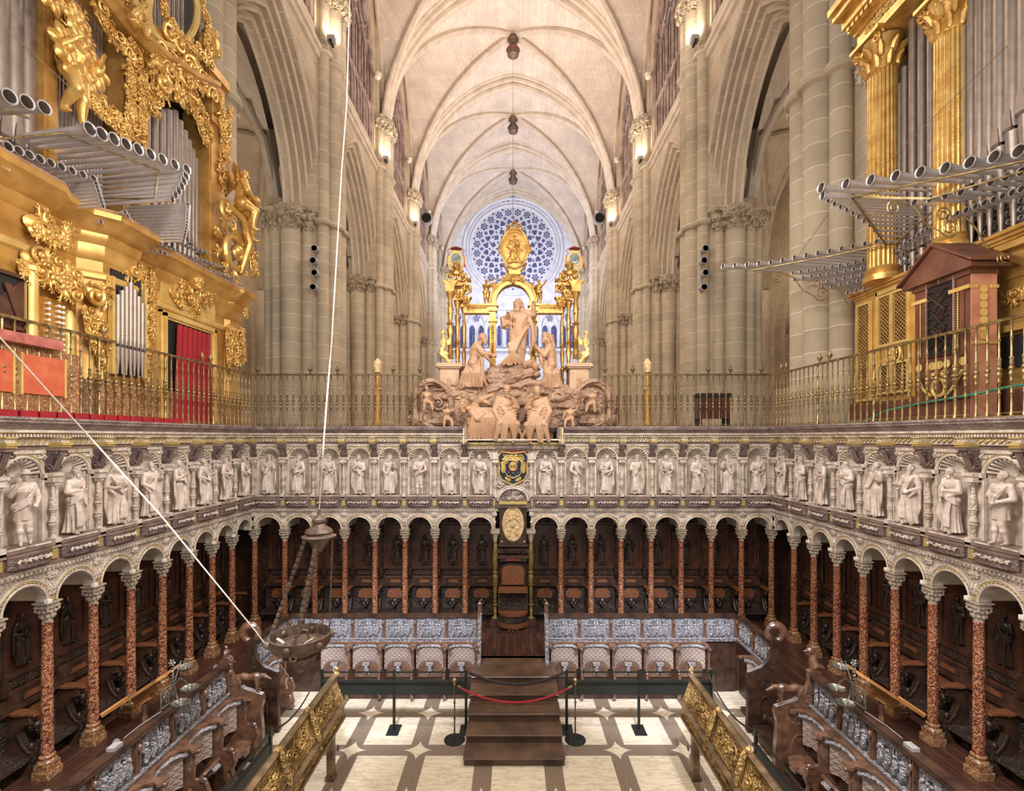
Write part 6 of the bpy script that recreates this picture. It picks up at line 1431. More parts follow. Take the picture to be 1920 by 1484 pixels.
for s in (-1, 1):                                    # big end scrolls
    x, z = rx(812 if s < 0 else 1112, 758); m = M()
    P = [(x+s*(.50*cos(a)), -.1, z+.60*sin(a)) for a in np.linspace(-1.5, pi*1.15, 30)]
    m.tube(P, [.11+.03*sin(i*.2) for i in range(30)], 10, rnd=True); m.tube([(a*1.0, b-.12, c) for a, b, c in P], .03, 7); spiral(m, x+s*-.16, z+.02, .18, 1.6, .04, s, 0, -.08)
    m.mat(0).prism([(x+s*.45*cos(a), z+.55*sin(a)) for a in (np.linspace(0, 2*pi, 24)[:-1] if s > 0 else np.linspace(2*pi, 0, 24)[:-1])], 'y', -.02, .35)
    x2, z2 = rx(790 if s < 0 else 1134, 795)
    m.ell((x2+s*.05, -.05, z2+.12), (.34, .25, .2)); m.ell((x2-s*.4, -.0, z2+.05), (.4, .25, .15))
    AP(m, 'end_scroll', MT['sculptr'])
    p_ = M(); x, z = rx(843 if s < 0 else 1086, 745); w = .27; zt = rx(0, 682)[1]
    p_.bbox(x-w, x+w, -.05, .5, z-.05, zt-.14, .02).bbox(x-w-.06, x+w+.06, -.11, .56, zt-.14, zt-.10, .02).bbox(x-w-.10, x+w+.10, -.15, .6, zt-.10, zt-.03, .02).bbox(x-w-.07, x+w+.07, -.12, .57, zt-.03, zt, .02).bbox(x-w-.05, x+w+.05, -.1, .55, z-.05, z+.05, .01)
    p_.box(x-w*.7, x+w*.7, -.065, -.05, z+.15, zt-.22); ornament(p_, [(x-.02, z+.25), (x, z+.5)], .07, 3, -.07); AP(p_, 'pedestal', MT['sculpts'])
def afig(nm, J, px, py, h, d, flip=False, seed=1, beard=0, hair=1, extra=None, rz=0, mt='sculpt', vx=.0075, robe=2, fat=1.0, label=None, parent=gr_):
    m, g, rr = body(J, seed, beard, hair, 0, robe, 1.27, fat)
    if extra: extra(m)
    x, z = rx(px, py); me = remesh(m, nm, MT[mt], vx, 2)
    return obj(nm, me, parent, T(x, d, z) @ rotm('Z', rz) @ Matrix.Diagonal((-h if flip else h, h, h, 1)))
def skirt(m, pts, n=9, w=.2, seed=0):
    """falling drapery: a fan of long tapering folds between two curves"""
    A, B = pts; rr = random.Random(seed)
    for i in range(n):
        t = i/(n-1); a = Vector(A[0]).lerp(Vector(A[1]), t); b = Vector(B[0]).lerp(Vector(B[1]), t); c = (a+b)/2+V(rr.uniform(-.02, .02), -.03-.02*(i % 2), rr.uniform(-.02, .02))
        m.tube([a, c, b], [.018, .026+.012*(i % 2), .018], 7, rnd=True)
# central standing figure
def ex1(m):
    m.ell((-.02, .02, .28), (.13, .10, .26)); m.ell((.01, .01, .60), (.12, .09, .2))
    for i in range(8): m.tube([(.14-.01*i, -.06, .60-.03*i), (.04-.03*i, -.14, .44-.02*i), (-.06-.012*i+.02*(i % 2), -.14, .22), (-.28+.058*i, -.10, .02)], [.016, .026, .030, .018], 7, rnd=True)
    for i in range(6): m.tube([(.12, -.03, .78-.02*i), (.02, -.12, .60-.04*i), (-.14, -.05, .50-.05*i)], [.018, .024, .014], 7, rnd=True)
    m.tube([(.12, 0, .78), (.20, -.02, .6), (.22, -.02, .38), (.16, .0, .2)], [.04, .045, .04, .02], 8, rnd=True)
    m.tube([(-.13, -.06, .62), (-.22, -.07, .60), (-.24, -.07, .70), (-.16, -.07, .74)], [.04, .06, .05, .03], 9, rnd=True); m.ell((-.19, -.05, .64), (.085, .06, .10))
J = dict(pel=(-.01, 0, .50), che=(.02, 0, .70), nek=(.01, 0, .81), hea=(-.015, -.02, .915), sl=(-.10, 0, .785), sr=(.115, 0, .80), el=(-.17, -.03, .68), hl=(-.16, -.15, .74), er=(.215, -.01, .77), hr=(.215, -.08, .885), kl=(-.09, -.08, .28), kr=(.05, -.03, .28), fl=(-.12, -.04, .05), fr=(.04, 0, .05), fd=(-.45, -1, -.15))
afig('central_figure', J, 973, 688, 1.86, .05, seed=3, beard=.5, hair=2, extra=ex1)
# kneeling figures
def ex2(m):
    skirt(m, ([(.10, -.04, .50), (-.10, -.02, .48)], [(.12, -.10, .0), (-.30, -.02, .02)]), 12, seed=2); skirt(m, ([(.08, .05, .5), (-.08, .05, .5)], [(.10, .06, .0), (-.24, .08, .02)]), 8, seed=7)
    m.tube([(.06, -.08, .66), (.12, -.1, .45), (.14, -.1, .2), (.20, -.08, .02)], [.03, .035, .03, .02], 8, rnd=True); m.ell((-.02, 0, .30), (.13, .10, .22)); m.ell((.0, .0, .62), (.115, .10, .16))
J = dict(pel=(-.04, 0, .42), che=(.02, -.02, .66), nek=(.06, -.03, .78), hea=(.13, -.04, .86), sl=(.02, -.10, .74), sr=(.02, .09, .74), el=(.14, -.14, .58), hl=(.30, -.10, .56), er=(.16, .08, .60), hr=(.31, .02, .55), kl=(.10, -.07, .10), kr=(.10, .07, .10), fl=(-.16, -.05, .04), fr=(-.16, .05, .04), fd=(1, -.4, .05))
afig('kneeling_figure_with_book', J, 892, 727, 1.55, -.05, seed=4, beard=1, extra=ex2)
def ex3(m):
    skirt(m, ([(.10, -.04, .50), (-.10, -.02, .48)], [(.08, -.10, .0), (-.24, -.02, .02)]), 11, seed=5); m.ell((-.02, 0, .30), (.11, .10, .22)); m.ell((0, 0, .62), (.105, .09, .17))
    m.tube([(.08, .0, .98), (-.02, .02, .94), (-.06, .03, .8), (-.08, .02, .6), (-.10, 0, .4)], [.06, .07, .06, .06, .03], 9, rnd=True)
    m.tube([(.12, -.08, .66), (.16, -.1, .5), (.14, -.1, .36)], [.05, .05, .02], 8, rnd=True)
J = dict(pel=(-.04, 0, .42), che=(.0, -.02, .66), nek=(.03, -.02, .79), hea=(.07, -.03, .885), sl=(.0, -.09, .75), sr=(.0, .09, .75), el=(.10, -.13, .58), hl=(.24, -.06, .74), er=(.12, .08, .60), hr=(.25, .0, .74), kl=(.10, -.07, .10), kr=(.10, .07, .10), fl=(-.16, -.05, .04), fr=(-.16, .05, .04), fd=(1, -.5, .15))
afig('kneeling_praying_figure', J, 1030, 728, 1.50, .0, flip=True, seed=6, hair=2, extra=ex3)
for px, py, s in ((993, 698, 1), (1004, 704, -1), (985, 700, 1)):
    hm = M(); head(hm, (0, 0, 0), (-.2*s, -1, 0), 1.7, 0, 1); hm.ell((0, .05, -.16), (.12, .08, .10)); x, z = rx(px, py-14); obj('cherub_head', remesh(hm, 'cherub_head', MT['sculpt'], .012, 1), gr_, T(x, -.1, z))
# reclining figures on the lower slope
def ex4(m):
    m.ell((0, -.04, .30), (.17, .11, .24)); m.ell((0, -.03, .56), (.14, .10, .18)); m.ell((.02, -.04, .12), (.22, .12, .14))
    for i in range(7): m.tube([(-.10+.035*i, -.13, .60-.02*i), (-.02+.02*i, -.20, .44), (-.16+.05*i, -.21, .28), (-.24+.08*i+.03*(-1)**i, -.19, .02)], [.014, .026, .032, .020], 7, rnd=True)
    for i in range(6): m.tube([(-.15, -.10, .60-.05*i), (.0, -.17, .52-.05*i), (.16, -.12, .56-.045*i)], [.020, .030, .018], 7, rnd=True)
J = dict(pel=(.0, 0, .38), che=(-.02, -.05, .62), nek=(-.02, -.08, .74), hea=(.0, -.13, .83), sl=(-.13, -.05, .70), sr=(.11, -.05, .69), el=(-.2, -.10, .50), hl=(-.14, -.2, .34), er=(.17, -.10, .56), hr=(.08, -.18, .72), kl=(-.12, -.2, .30), kr=(.16, -.2, .28), fl=(-.08, -.16, .04), fr=(.10, -.18, .02), fd=(-.3, -1, -.5))
afig('seated_bearded_figure', J, 948, 828, 1.62, -.36, seed=8, beard=1, extra=ex4, rz=.2); afig('bowed_figure', J, 1008, 830, 1.62, -.38, flip=True, seed=9, beard=.6, extra=ex4, rz=-.2)
J2 = dict(pel=(.12, 0, .28), che=(-.04, -.05, .44), nek=(-.13, -.08, .52), hea=(-.22, -.10, .56), sl=(-.08, -.14, .44), sr=(-.06, .05, .56), el=(.0, -.2, .34), hl=(.12, -.18, .44), er=(.06, -.06, .64), hr=(.20, -.1, .70), kl=(.28, -.14, .34), kr=(.30, -.05, .44), fl=(.30, -.14, .08), fr=(.42, -.08, .30), fd=(-.5, -1, -.4))
afig('sprawling_figure', J2, 898, 828, 1.75, -.30, seed=10, beard=.8, extra=lambda m: [m.ell((.05, -.04, .30), (.24, .12, .16))]+[m.tube([(-.1+.03*i, -.13, .50), (-.06+.045*i, -.19, .36), (-.16+.06*i, -.17, .04)], [.022, .034, .026], 7, rnd=True) for i in range(11)])
for px, py, k, ar, lg, fl, rz in ((805, 775, .85, 0, 1, 1, .4), (1106, 778, .85, 2, 1, -1, -.4), (842, 806, .85, 2, 1, 1, .3), (1066, 806, .85, 1, 1, -1, -.3)):
    x, z = rx(px, py); obj('marble_putto', remesh(child(childJ(ar, lg), int(px), False), 'marble_putto', MT['sculpt'], .011, 2), gr_, T(x, -.42, z-.1) @ rotm('Z', rz) @ Matrix.Diagonal((k*fl, k, k, 1)))
# ------------------------------------------------------------------ gilded superstructure
YG = 14.05
go = empty('gilded_arch', (0, YG, 0), 0, 'gilded arch with beams and columns framing the marble figures', 'arch')
def gx(px, py): return (px-CX)*YG/F, CZ+(HY-py)*YG/F
def GP(m, nm, mt='altgold', par=go): return m.build(nm, MT[mt], par)
x_, zs = gx(962, 572); Ri, Ro = .50, .67
m = M(); A = [(Ri*cos(a), zs+Ri*1.12*sin(a)) for a in np.linspace(0, pi, 26)]; B = [(Ro*cos(a), zs+Ro*1.08*sin(a)) for a in np.linspace(0, pi, 26)]
for i in range(25): m.prism([A[i], B[i], B[i+1], A[i+1]], 'y', -.12, .14)
for R_, k_, q in ((Ri+.0, 1.12, .02), (Ro, 1.08, .028), (Ro-.04, 1.08, .018)): m.tube([(R_*cos(a), -.13, zs+R_*k_*sin(a)) for a in np.linspace(0, pi, 30)], q, 7)
GP(m, 'arch_ring')
m = M(); ornament(m, [(-.32, zs+.70), (.32, zs+.70)], .09, 3, -.15); m.ell((0, -.15, zs+.6), .06); ornament(m, [(-.58, zs+.42), (-.50, zs+.58)], .06, 2, -.14); ornament(m, [(.58, zs+.42), (.50, zs+.58)], .06, 2, -.14); ornament(m, [(-.2, zs+.82), (.2, zs+.82)], .10, 5, -.1)
for s in (-1, 1): m.box(s*.10-.05, s*.10+.05, -.08, .08, zs+.7, zs+1.05)
GP(m, 'arch_carving')
for s in (-1, 1):
    px = CX+s*38
    xp, zp = gx(px, 572); m = M()
    m.box(xp-.085, xp+.085, -.08, .10, 7.3, zs-.18).box(xp-.13, xp+.13, -.14, .14, zs-.2, zs-.12).box(xp-.16, xp+.16, -.17, .16, zs-.06, zs+.0).box(xp-.11, xp+.11, -.12, .12, zs-.12, zs-.06).box(xp-.12, xp+.12, -.12, .12, zs-.5, zs-.44)
    ornament(m, [(xp, 8.1), (xp, zs-.6)], .05, 4, -.09, .6); GP(m, 'arch_pier')
    xa, _ = gx(CX+s*44, 0); xb, _ = gx(CX+s*92, 0); a, b = min(xa, xb), max(xa, xb); m = M()
    m.box(a, b, -.10, .10, zs-.22, zs-.04).box(a, b, -.13, .12, zs-.04, zs+.0).box(a, b, -.12, .12, zs-.26, zs-.22).box(a, b, -.11, .1, zs-.15, zs-.13); ornament(m, [(a+.08, zs-.10), (b-.08, zs-.10)], .045, 9, -.12, .7)
    GP(m, 'beam')
    for px, top, dy, rr_ in ((CX+s*92, 578, .0, .055), (CX+s*103, 568, -.14, .07), (CX+s*(-962+0)*0+CX*0+s*0+s*0+CX*0+0 if 0 else CX+s*115, 555, -.30, .085)):
        xc, zt = gx(px, top); zb = 7.15 if dy > -.3 else 8.0; H_ = zt-zb; m = M()
        m.lathe([(rr_*1.3, 0), (rr_*.8, .06), (rr_, .1), (rr_*.7, H_*.2), (rr_*1.25, H_*.24), (rr_*.6, H_*.28), (rr_*1.1, H_*.42), (rr_*.7, H_*.5), (rr_*1.3, H_*.53), (rr_*.6, H_*.56), (rr_*.9, H_*.7), (rr_*.6, H_*.9), (rr_*1.3, H_*.96), (rr_*1.5, H_)], (xc, dy, zb), 14)
        for k in range(10): m.ell((xc+rr_*.8*cos(k*2.4), dy+rr_*.8*sin(k*2.4), zb+H_*(.12+.08*k)), rr_*.45, n=7, h=4)
        GP(m, 'twisted_column')
        m = M().prism([(xc-.10, zt), (xc+.10, zt), (xc+.15, zt+.22), (xc+.22, zt+.30), (xc-.22, zt+.30), (xc-.15, zt+.22)], 'y', dy-.14, dy+.14); GP(m, 'impost_block')
    # stepped masses and curled brackets above the columns
    m = M(); xc, zt = gx(CX+s*104, 538)
    for q in (-1, 1): spiral(m, xc+q*.17, zt+.20, .14, 1.5, .04, q, pi/2, -.25)
    m.box(xc-.32, xc+.32, -.30, .1, zt-.05, zt+.03); m.box(xc-.22, xc+.22, -.24, .1, zt+.03, zt+.14); spiral(m, xc-s*.24, zt-.15, .12, 1.4, .035, s, 0, -.2)
    for q in range(4): leaf(m, xc-s*.1*q, zt-.15-.08*q, -pi/2, .25, .1, -.28, 3, .4)
    GP(m, 'curled_bracket')
    hm = M(); head(hm, (0, 0, 0), (-s*.3, -1, 0), 1.9, 0, 1); hm.ell((0, .02, -.18), (.12, .09, .11)); obj('gilded_cherub_head', remesh(hm, 'gilded_cherub_head', MT['altgold'], .012, 1), go, T(xc, -.3, zt+.48))
    p_ = putto(20+s, 0, 1, T(gx(CX+s*88, 0)[0], -.2, gx(0, 562)[1]) @ rotm('Z', -s*.5) @ Matrix.Scale(.75, 4), 'gilded_putto', go, 'altgold')
    p2 = putto(30+s, 2 if s < 0 else 1, 0, T(gx(CX+(-50 if s < 0 else 48), 0)[0], -.02, zs+.0) @ rotm('Z', .3 if s < 0 else 2.6) @ Matrix.Scale(.78, 4), 'gilded_putto', go, 'altgold')
    if s < 0: M().tube([(gx(CX-46, 0)[0], -.18, zs+.6), (gx(CX-32, 0)[0], -.2, zs+.68), (gx(CX-27, 0)[0], -.2, zs+.72)], [.012, .016, .035], 8).build('trumpet', MT['altgold'], go)
# medallion
me_ = empty('gold_medallion', (gx(965, 0)[0], YG-.1, gx(0, 470)[1]), 0, 'large oval gold medallion with a relief figure above the gilded arch', 'medallion')
m = M(); w, h = .40, .58
def ov(k, n=40): return [(w*k*cos(a)*(1 if sin(a) > 0 else 1-.10*sin(-a)), h*k*sin(a)) for a in np.linspace(0, 2*pi, n+1)[:-1]]
m.prism(ov(1), 'y', -.05, .05); m.build('disc', MT['altgold'], me_); M().tube([(x, -.06, z) for x, z in ov(.97)], .035, 8, closed=True).tube([(x, -.055, z) for x, z in ov(.80)], .014, 7, closed=True).build('rim', MT['altgold'], me_)
rl = M().add(standing(4, 'cross', 0, 1, 0, False, 1.25), T(-.02, -.05, -.42) @ Matrix.Diagonal((.86, .55, .80, 1)))
for i in range(8): rl.ell((r.uniform(-.2, .2), -.05, r.uniform(-.40, -.28)), (.07, .05, .05))
rl.add(M().cap((-.2, -.06, .05), (.2, -.06, -.05), .05, .03), Matrix()); obj('medallion_relief', remesh(rl, 'medallion_relief', MT['altgold'], .009, 1), me_)
m = M()
for s in (-1, 1): spiral(m, s*.10, .66, .07, 1.2, .02, s, 0, 0); m.tube([(s*.03, 0, .74), (s*.14, 0, .72), (s*.2, 0, .62), (s*.24, 0, .54)], .022, 7, rnd=True); m.ell((s*.42, 0, 0), (.05, .04, .14)); m.tube([(s*.32, 0, -.42), (s*.24, 0, -.56), (s*.12, 0, -.66)], .035, 7, rnd=True)
m.lathe([(.02, .70), (.05, .74), (.03, .80), (.01, .84)], n=10); m.build('crest', MT['altgold'], me_); M().box(-.16, .16, -.05, .08, -.72, -.56).build('foot', MT['altgold'], me_)
# cardinal shields
for s in (-1, 1):
    o = empty('painted_shield', (gx(CX-106 if s < 0 else CX+114, 0)[0], YG-.1, gx(0, 490)[1]), 0, 'grey painted shield with crescent, gold frame and red hat on the %s' % ('left' if s < 0 else 'right'), 'shield', 'painted shields with red hats')
    O8 = [(.165*cos(a), .19*sin(a)) for a in np.linspace(pi/8, 2*pi+pi/8, 9)[:-1]]
    M().prism(O8, 'y', -.06, .02).build('field', MT['shieldg'], o); M().tube([(x*1.02, -.06, z*1.02) for x, z in O8], .022, 7, closed=True).build('rim', MT['goldlt'], o)
    m = M(); ornament(m, [(-.22, .10), (-.24, -.10), (-.14, -.26)], .055, 3, -.03); ornament(m, [(.22, .10), (.24, -.10), (.14, -.26)], .055, 4, -.03); ornament(m, [(-.14, .22), (.14, .22)], .045, 5, -.03); ornament(m, [(-.15, -.28), (.15, -.28)], .05, 6, -.03); m.box(-.04, .04, -.03, .05, -.62, -.2); m.build('gilt_frame', MT['goldlt'], o)
    M().tube([(.07*cos(a), -.07, -.03+.07*sin(a)) for a in np.linspace(pi*1.1, pi*1.9, 9)], [.004, .008, .012, .014, .015, .014, .012, .008, .004], 6).build('crescent', MT['white2'], o)
    M().lathe([(.001, .31), (.16, .30), (.16, .315), (.07, .33), (.06, .37), (.001, .385)], n=18).build('red_hat', MT['redp'], o)
    for q in (-1, 1): M().tube([(q*.10, -.04, .30), (q*.20, -.05, .30), (q*.24, -.05, .22), (q*.17, -.05, .17), (q*.23, -.05, .10), (q*.25, -.05, -.15)], .010, 6, rnd=True).ell((q*.25, -.05, -.18), (.03, .02, .05)).build('red_tassel', MT['redp'], o)
# sphinxes
for s in (-1, 1):
    x, z = rx(832 if s < 0 else 1098, 682); m = M()
    m.tube([(0, 0, .50), (.02, 0, .64), (.0, 0, .78)], [.07, .08, .05], 10, rnd=True); head(m, (-.02, 0, .92), (-1, -.5, 0), 1.15, 0, 1); m.cap((-.01, 0, .80), (-.02, 0, .88), .035)
    m.tube([(0, 0, .52), (-.06, 0, .40), (-.02, 0, .25), (.08, 0, .16), (.13, 0, .05), (.16, 0, .02), (.20, 0, .08), (.16, 0, .12)], [.075, .085, .08, .07, .05, .035, .03, .02], 10, rnd=True); m.ell((.05, 0, .28), (.11, .08, .10))
    for j in range(5): m.tube([(.03, .03, .68-.03*j), (.14, .05, .70-.03*j), (.22, .05, .84-.06*j)], [.022, .03, .012], 7, rnd=True)
    m.tube([(-.03, -.06, .72), (-.08, -.08, .60), (-.03, -.09, .52)], [.028, .024, .02], 8, rnd=True); m.tube([(-.04, -.05, .40), (-.10, -.06, .28), (-.02, -.06, .20)], [.035, .03, .02], 8, rnd=True)
    obj('golden_sphinx', remesh(m, 'golden_sphinx', MT['goldlt'], .010, 2), None, T(x, YA+.0, z) @ Matrix.Diagonal((-.92*s*-1 if s < 0 else -.92, .92, .92, 1)) if 0 else T(x, YA, z) @ Matrix.Diagonal((.92 if s < 0 else -.92, .92, .92, 1)), label='gilded winged mermaid-like statuette on the %s marble pedestal' % ('left' if s < 0 else 'right'), cat='statuette', group='gilded statuettes on the pedestals')
for s in (-1, 1):
    o = tag(M().lathe([(.45, 0), (.42, .12), (.3, .24), (.15, .30), (.08, .32), (.06, .36), (.10, .40), (.08, .48), (.001, .5)], n=18).build('dark_dome', MT['redwood']), 'brown domed lid with ball just %s of the marble sculpture' % ('left' if s < 0 else 'right'), 'dome', 'domed lids beside the sculpture'); o.location = ((800-CX)*14.5/F if s < 0 else (1126-CX)*14.5/F, 14.45, 6.95)
    M().box(-.45, .45, -.35, .35, -.9, .0).build('housing', MT['redwood'], o)
# ------------------------------------------------------------------ lower stalls
LP = .71; LM = {}
def lower_stall(state, seed):
    """front = -y, x centred; screen behind, shoulder rail, back, tip-up seat, arm"""
    r = random.Random(seed); root = empty('lower_choir_stall'); h = LP/2; zt = 1.75
    m = M().box(-h, h, 0.0, .05, 1.18, zt-.03); arch_ = [(-h+.06, 1.26)]+[(x, 1.44+z) for x, z in arcprof(h-.08, 0, 12)[::-1]]+[(h-.06, 1.26)]
    m.tube([(x, -.012, z*.93+.10) for x, z in arch_], .014, 6); ornament(m, [(-.2, 1.30), (.2, 1.33)], .05, seed, -.01); 
    for q in range(5): x = r.uniform(-.22, .22); m.cap((x, -.02, 1.34), (x+.02, -.03, 1.50), .028, .02, 7); m.ell((x+.02, -.03, 1.54), .022, n=8, h=5)
    for q in range(2): x = r.uniform(-.15, .15); m.box(x-.022, x+.022, -.04, 0, 1.36, 1.64)
    ornament(m, [(-.26, 1.45), (-.16, 1.62), (0, 1.67), (.16, 1.62), (.26, 1.45)], .045, seed+7, -.015, .9)
    for q in range(4): x = -.2+.13*q; m.tube([(x, -.03, 1.50), (x+.02, -.045, 1.42), (x-.01, -.04, 1.32)], [.03, .038, .03], 8, rnd=True); m.ell((x, -.045, 1.545), .026, n=8, h=5)
    m.build('carved_screen', MT['pcarv'], root)
    k = M().box(h-.035, h+.035, -.035, .02, 1.2, zt-.03); 
    for q in (-.02, .02): k.tube([(h+q, -.045, 1.2), (h+q, -.045, zt-.05)], .012, 6)
    k.ell((h, -.06, 1.60), (.035, .035, .05)); k.build('buttress', MT['psm'], root)
    M().box(-h, h, -.06, .10, zt-.04, zt-.015).box(-h, h, -.045, .085, zt-.015, zt+.01).build('top_rail', MT['walnut'], root)
    M().box(-h, h, -.05, .02, 1.17, 1.24).box(-h, h, -.07, .0, 1.22, 1.245).build('screen_foot', MT['pcarv'], root)
    # shoulder rail: plank with a rounded cut-out
    P = [(-h, .0), (-h, -.34), (-h+.06, -.36), (-h+.10, -.32), (-h+.05, -.25), (-h+.09, -.16), (-h+.18, -.115), (0, -.10), (h-.18, -.115), (h-.09, -.16), (h-.05, -.25), (h-.10, -.32), (h-.06, -.36), (h, -.34), (h, .0)]
    M().prism(P, 'z', 1.13, 1.17).build('shoulder_rail', MT['psm'], root)
    e = M(); E = [(-h+.07, -.24), (-h+.11, -.155), (-h+.19, -.105), (0, -.09), (h-.19, -.105), (h-.11, -.155), (h-.07, -.24)]
    e._add([(x, y-.01*(z > 1.1), z) for z in (1.05, 1.13) for x, y in E], [(i, i+7, i+8, i+1) for i in range(6)]); e.tube([(x, y-.01, 1.09) for x, y in E], .022, 7); e.build('carved_edge', MT['pcarv'], root)
    b = M(); E2 = [(-h+.05, -.18), (-h+.14, -.10), (0, -.08), (h-.14, -.10), (h-.05, -.18)]; b._add([(x, y, z) for z in (.60, 1.06) for x, y in E2], [(i, i+5, i+6, i+1) for i in range(4)]); b.build('seat_back', MT['diap'], root)
    P2 = [(-.27, 0), (-.27, .22), (-.20, .34), (-.08, .38), (.08, .38), (.20, .34), (.27, .22), (.27, 0)]
    ang = {'up': 0.12, 'half': .75, 'down': 1.45}[state]
    s = M().prism(P2, 'y', -.02, .02); mxs = T(0, -.10, .40) @ rotm('X', ang)
    so = s.build('seat', MT['psm'], root, mx=mxs)
    c = M(); c.prism([(-.08, .36), (.08, .36), (.06, .30), (-.06, .30)], 'y', -.09, -.02); c.ell((0, -.05, .20), (.055, .05, .08)); c.cap((-.03, -.05, .16), (-.05, -.04, .08), .025); c.cap((.03, -.05, .16), (.05, -.04, .08), .025)
    c.ell((0, -.08, .27), .03); c.build('misericord', MT['pcarv'], so)
    for q in (-1, 1): cc = M(); 
    a = M(); a.prism([(.0, 0.06), (-.40, .06), (-.42, .14), (-.36, .30), (-.44, .40), (-.46, .55), (-.38, .66), (-.28, .70), (-.22, .85), (-.24, 1.0), (-.30, 1.13), (0, 1.13)], 'x', h-.022, h+.022)
    a.tube([(h, -.28, .68), (h, -.29, .9), (h, -.28, 1.12)], [.024, .02, .028], 8); a.ell((h, -.33, 1.10), (.035, .04, .035)); a.ell((h, -.40, .66), (.035, .06, .05)); a.tube([(h, -.44, .62), (h, -.47, .5), (h, -.42, .36), (h, -.46, .2), (h, -.42, .08)], [.03, .034, .03, .034, .04], 8, rnd=True)
    a.build('partition', MT['psm'], root)
    M().box(-h, h, -.30, .02, .0, .08).box(-h, h, -.08, .02, .08, .60).build('base_board', MT['walnut'], root)
    return root
PR_ = {}
for i, st_ in enumerate(('up', 'half', 'down')):
    o = lower_stall(st_, i+1); PR_[st_] = (o, [(k, [(c, []) for c in kids(k)]) for k in kids(o)]); o['category'] = 'choir stall'
def screen_only(o, label, grp):
    for c in kids(o):
        if c.name.split('.')[0] in ('shoulder_rail', 'carved_edge', 'seat_back', 'seat', 'partition', 'base_board'):
            for g in kids(c): bpy.data.objects.remove(g)
            bpy.data.objects.remove(c)
    M().box(-LP/2, LP/2, 0, .05, .02, 1.18).build('plain_board', MT['walnut'], o)
    o.name = 'corner_panel'; o['label'] = label; o['category'] = 'carved panel'; o['group'] = grp
# six seats each side at the back
G1 = 'low polished stalls along the back'
for s in (-1, 1):
    for k in range(6):
        o_ = place(PR_['up'], T(s*(.80+.0+LP*(k+.5)), LD, 0), 'low polished back-row stall, %s from the stairs on the %s' % (ordn(k), 'left' if s < 0 else 'right'), G1)
        if k == 5: screen_only(o_, 'carved corner panel without a seat at the %s end of the back row' % ('left' if s < 0 else 'right'), 'carved corner panels')
def FLs(d): return T(-LX, d, 0) @ rotm('Z', pi/2)
def FRs(d): return T(LX, d, 0) @ rotm('Z', -pi/2)
for s, FX in ((-1, FLs), (1, FRs)):
    sd = 'left' if s < 0 else 'right'
    screen_only(place(PR_['up'], FX(10.80), '', ''), 'carved corner panel on the %s side wall of low stalls, beside the back row' % sd, 'carved corner panels')
    place(PR_['up'], FX(10.09), 'single low corner stall turned sideways at the %s back corner' % sd, 'low polished corner stalls')
    for k in range(5):
        place(PR_[('down', 'half', 'half', 'up', 'half')[k]], FX((8.38 if s > 0 else 8.78)-LP*(k+.5)) @ Matrix.Diagonal((1, 1.22, 1, 1)), 'low polished stall of the %s front block, %s from its far end' % (sd, ordn(k)), 'low polished stalls of the %s front block' % sd)
for st_ in PR_.values():
    for k, ch in st_[1]:
        for c, _ in ch: bpy.data.objects.remove(c)
        bpy.data.objects.remove(k)
    bpy.data.objects.remove(st_[0])
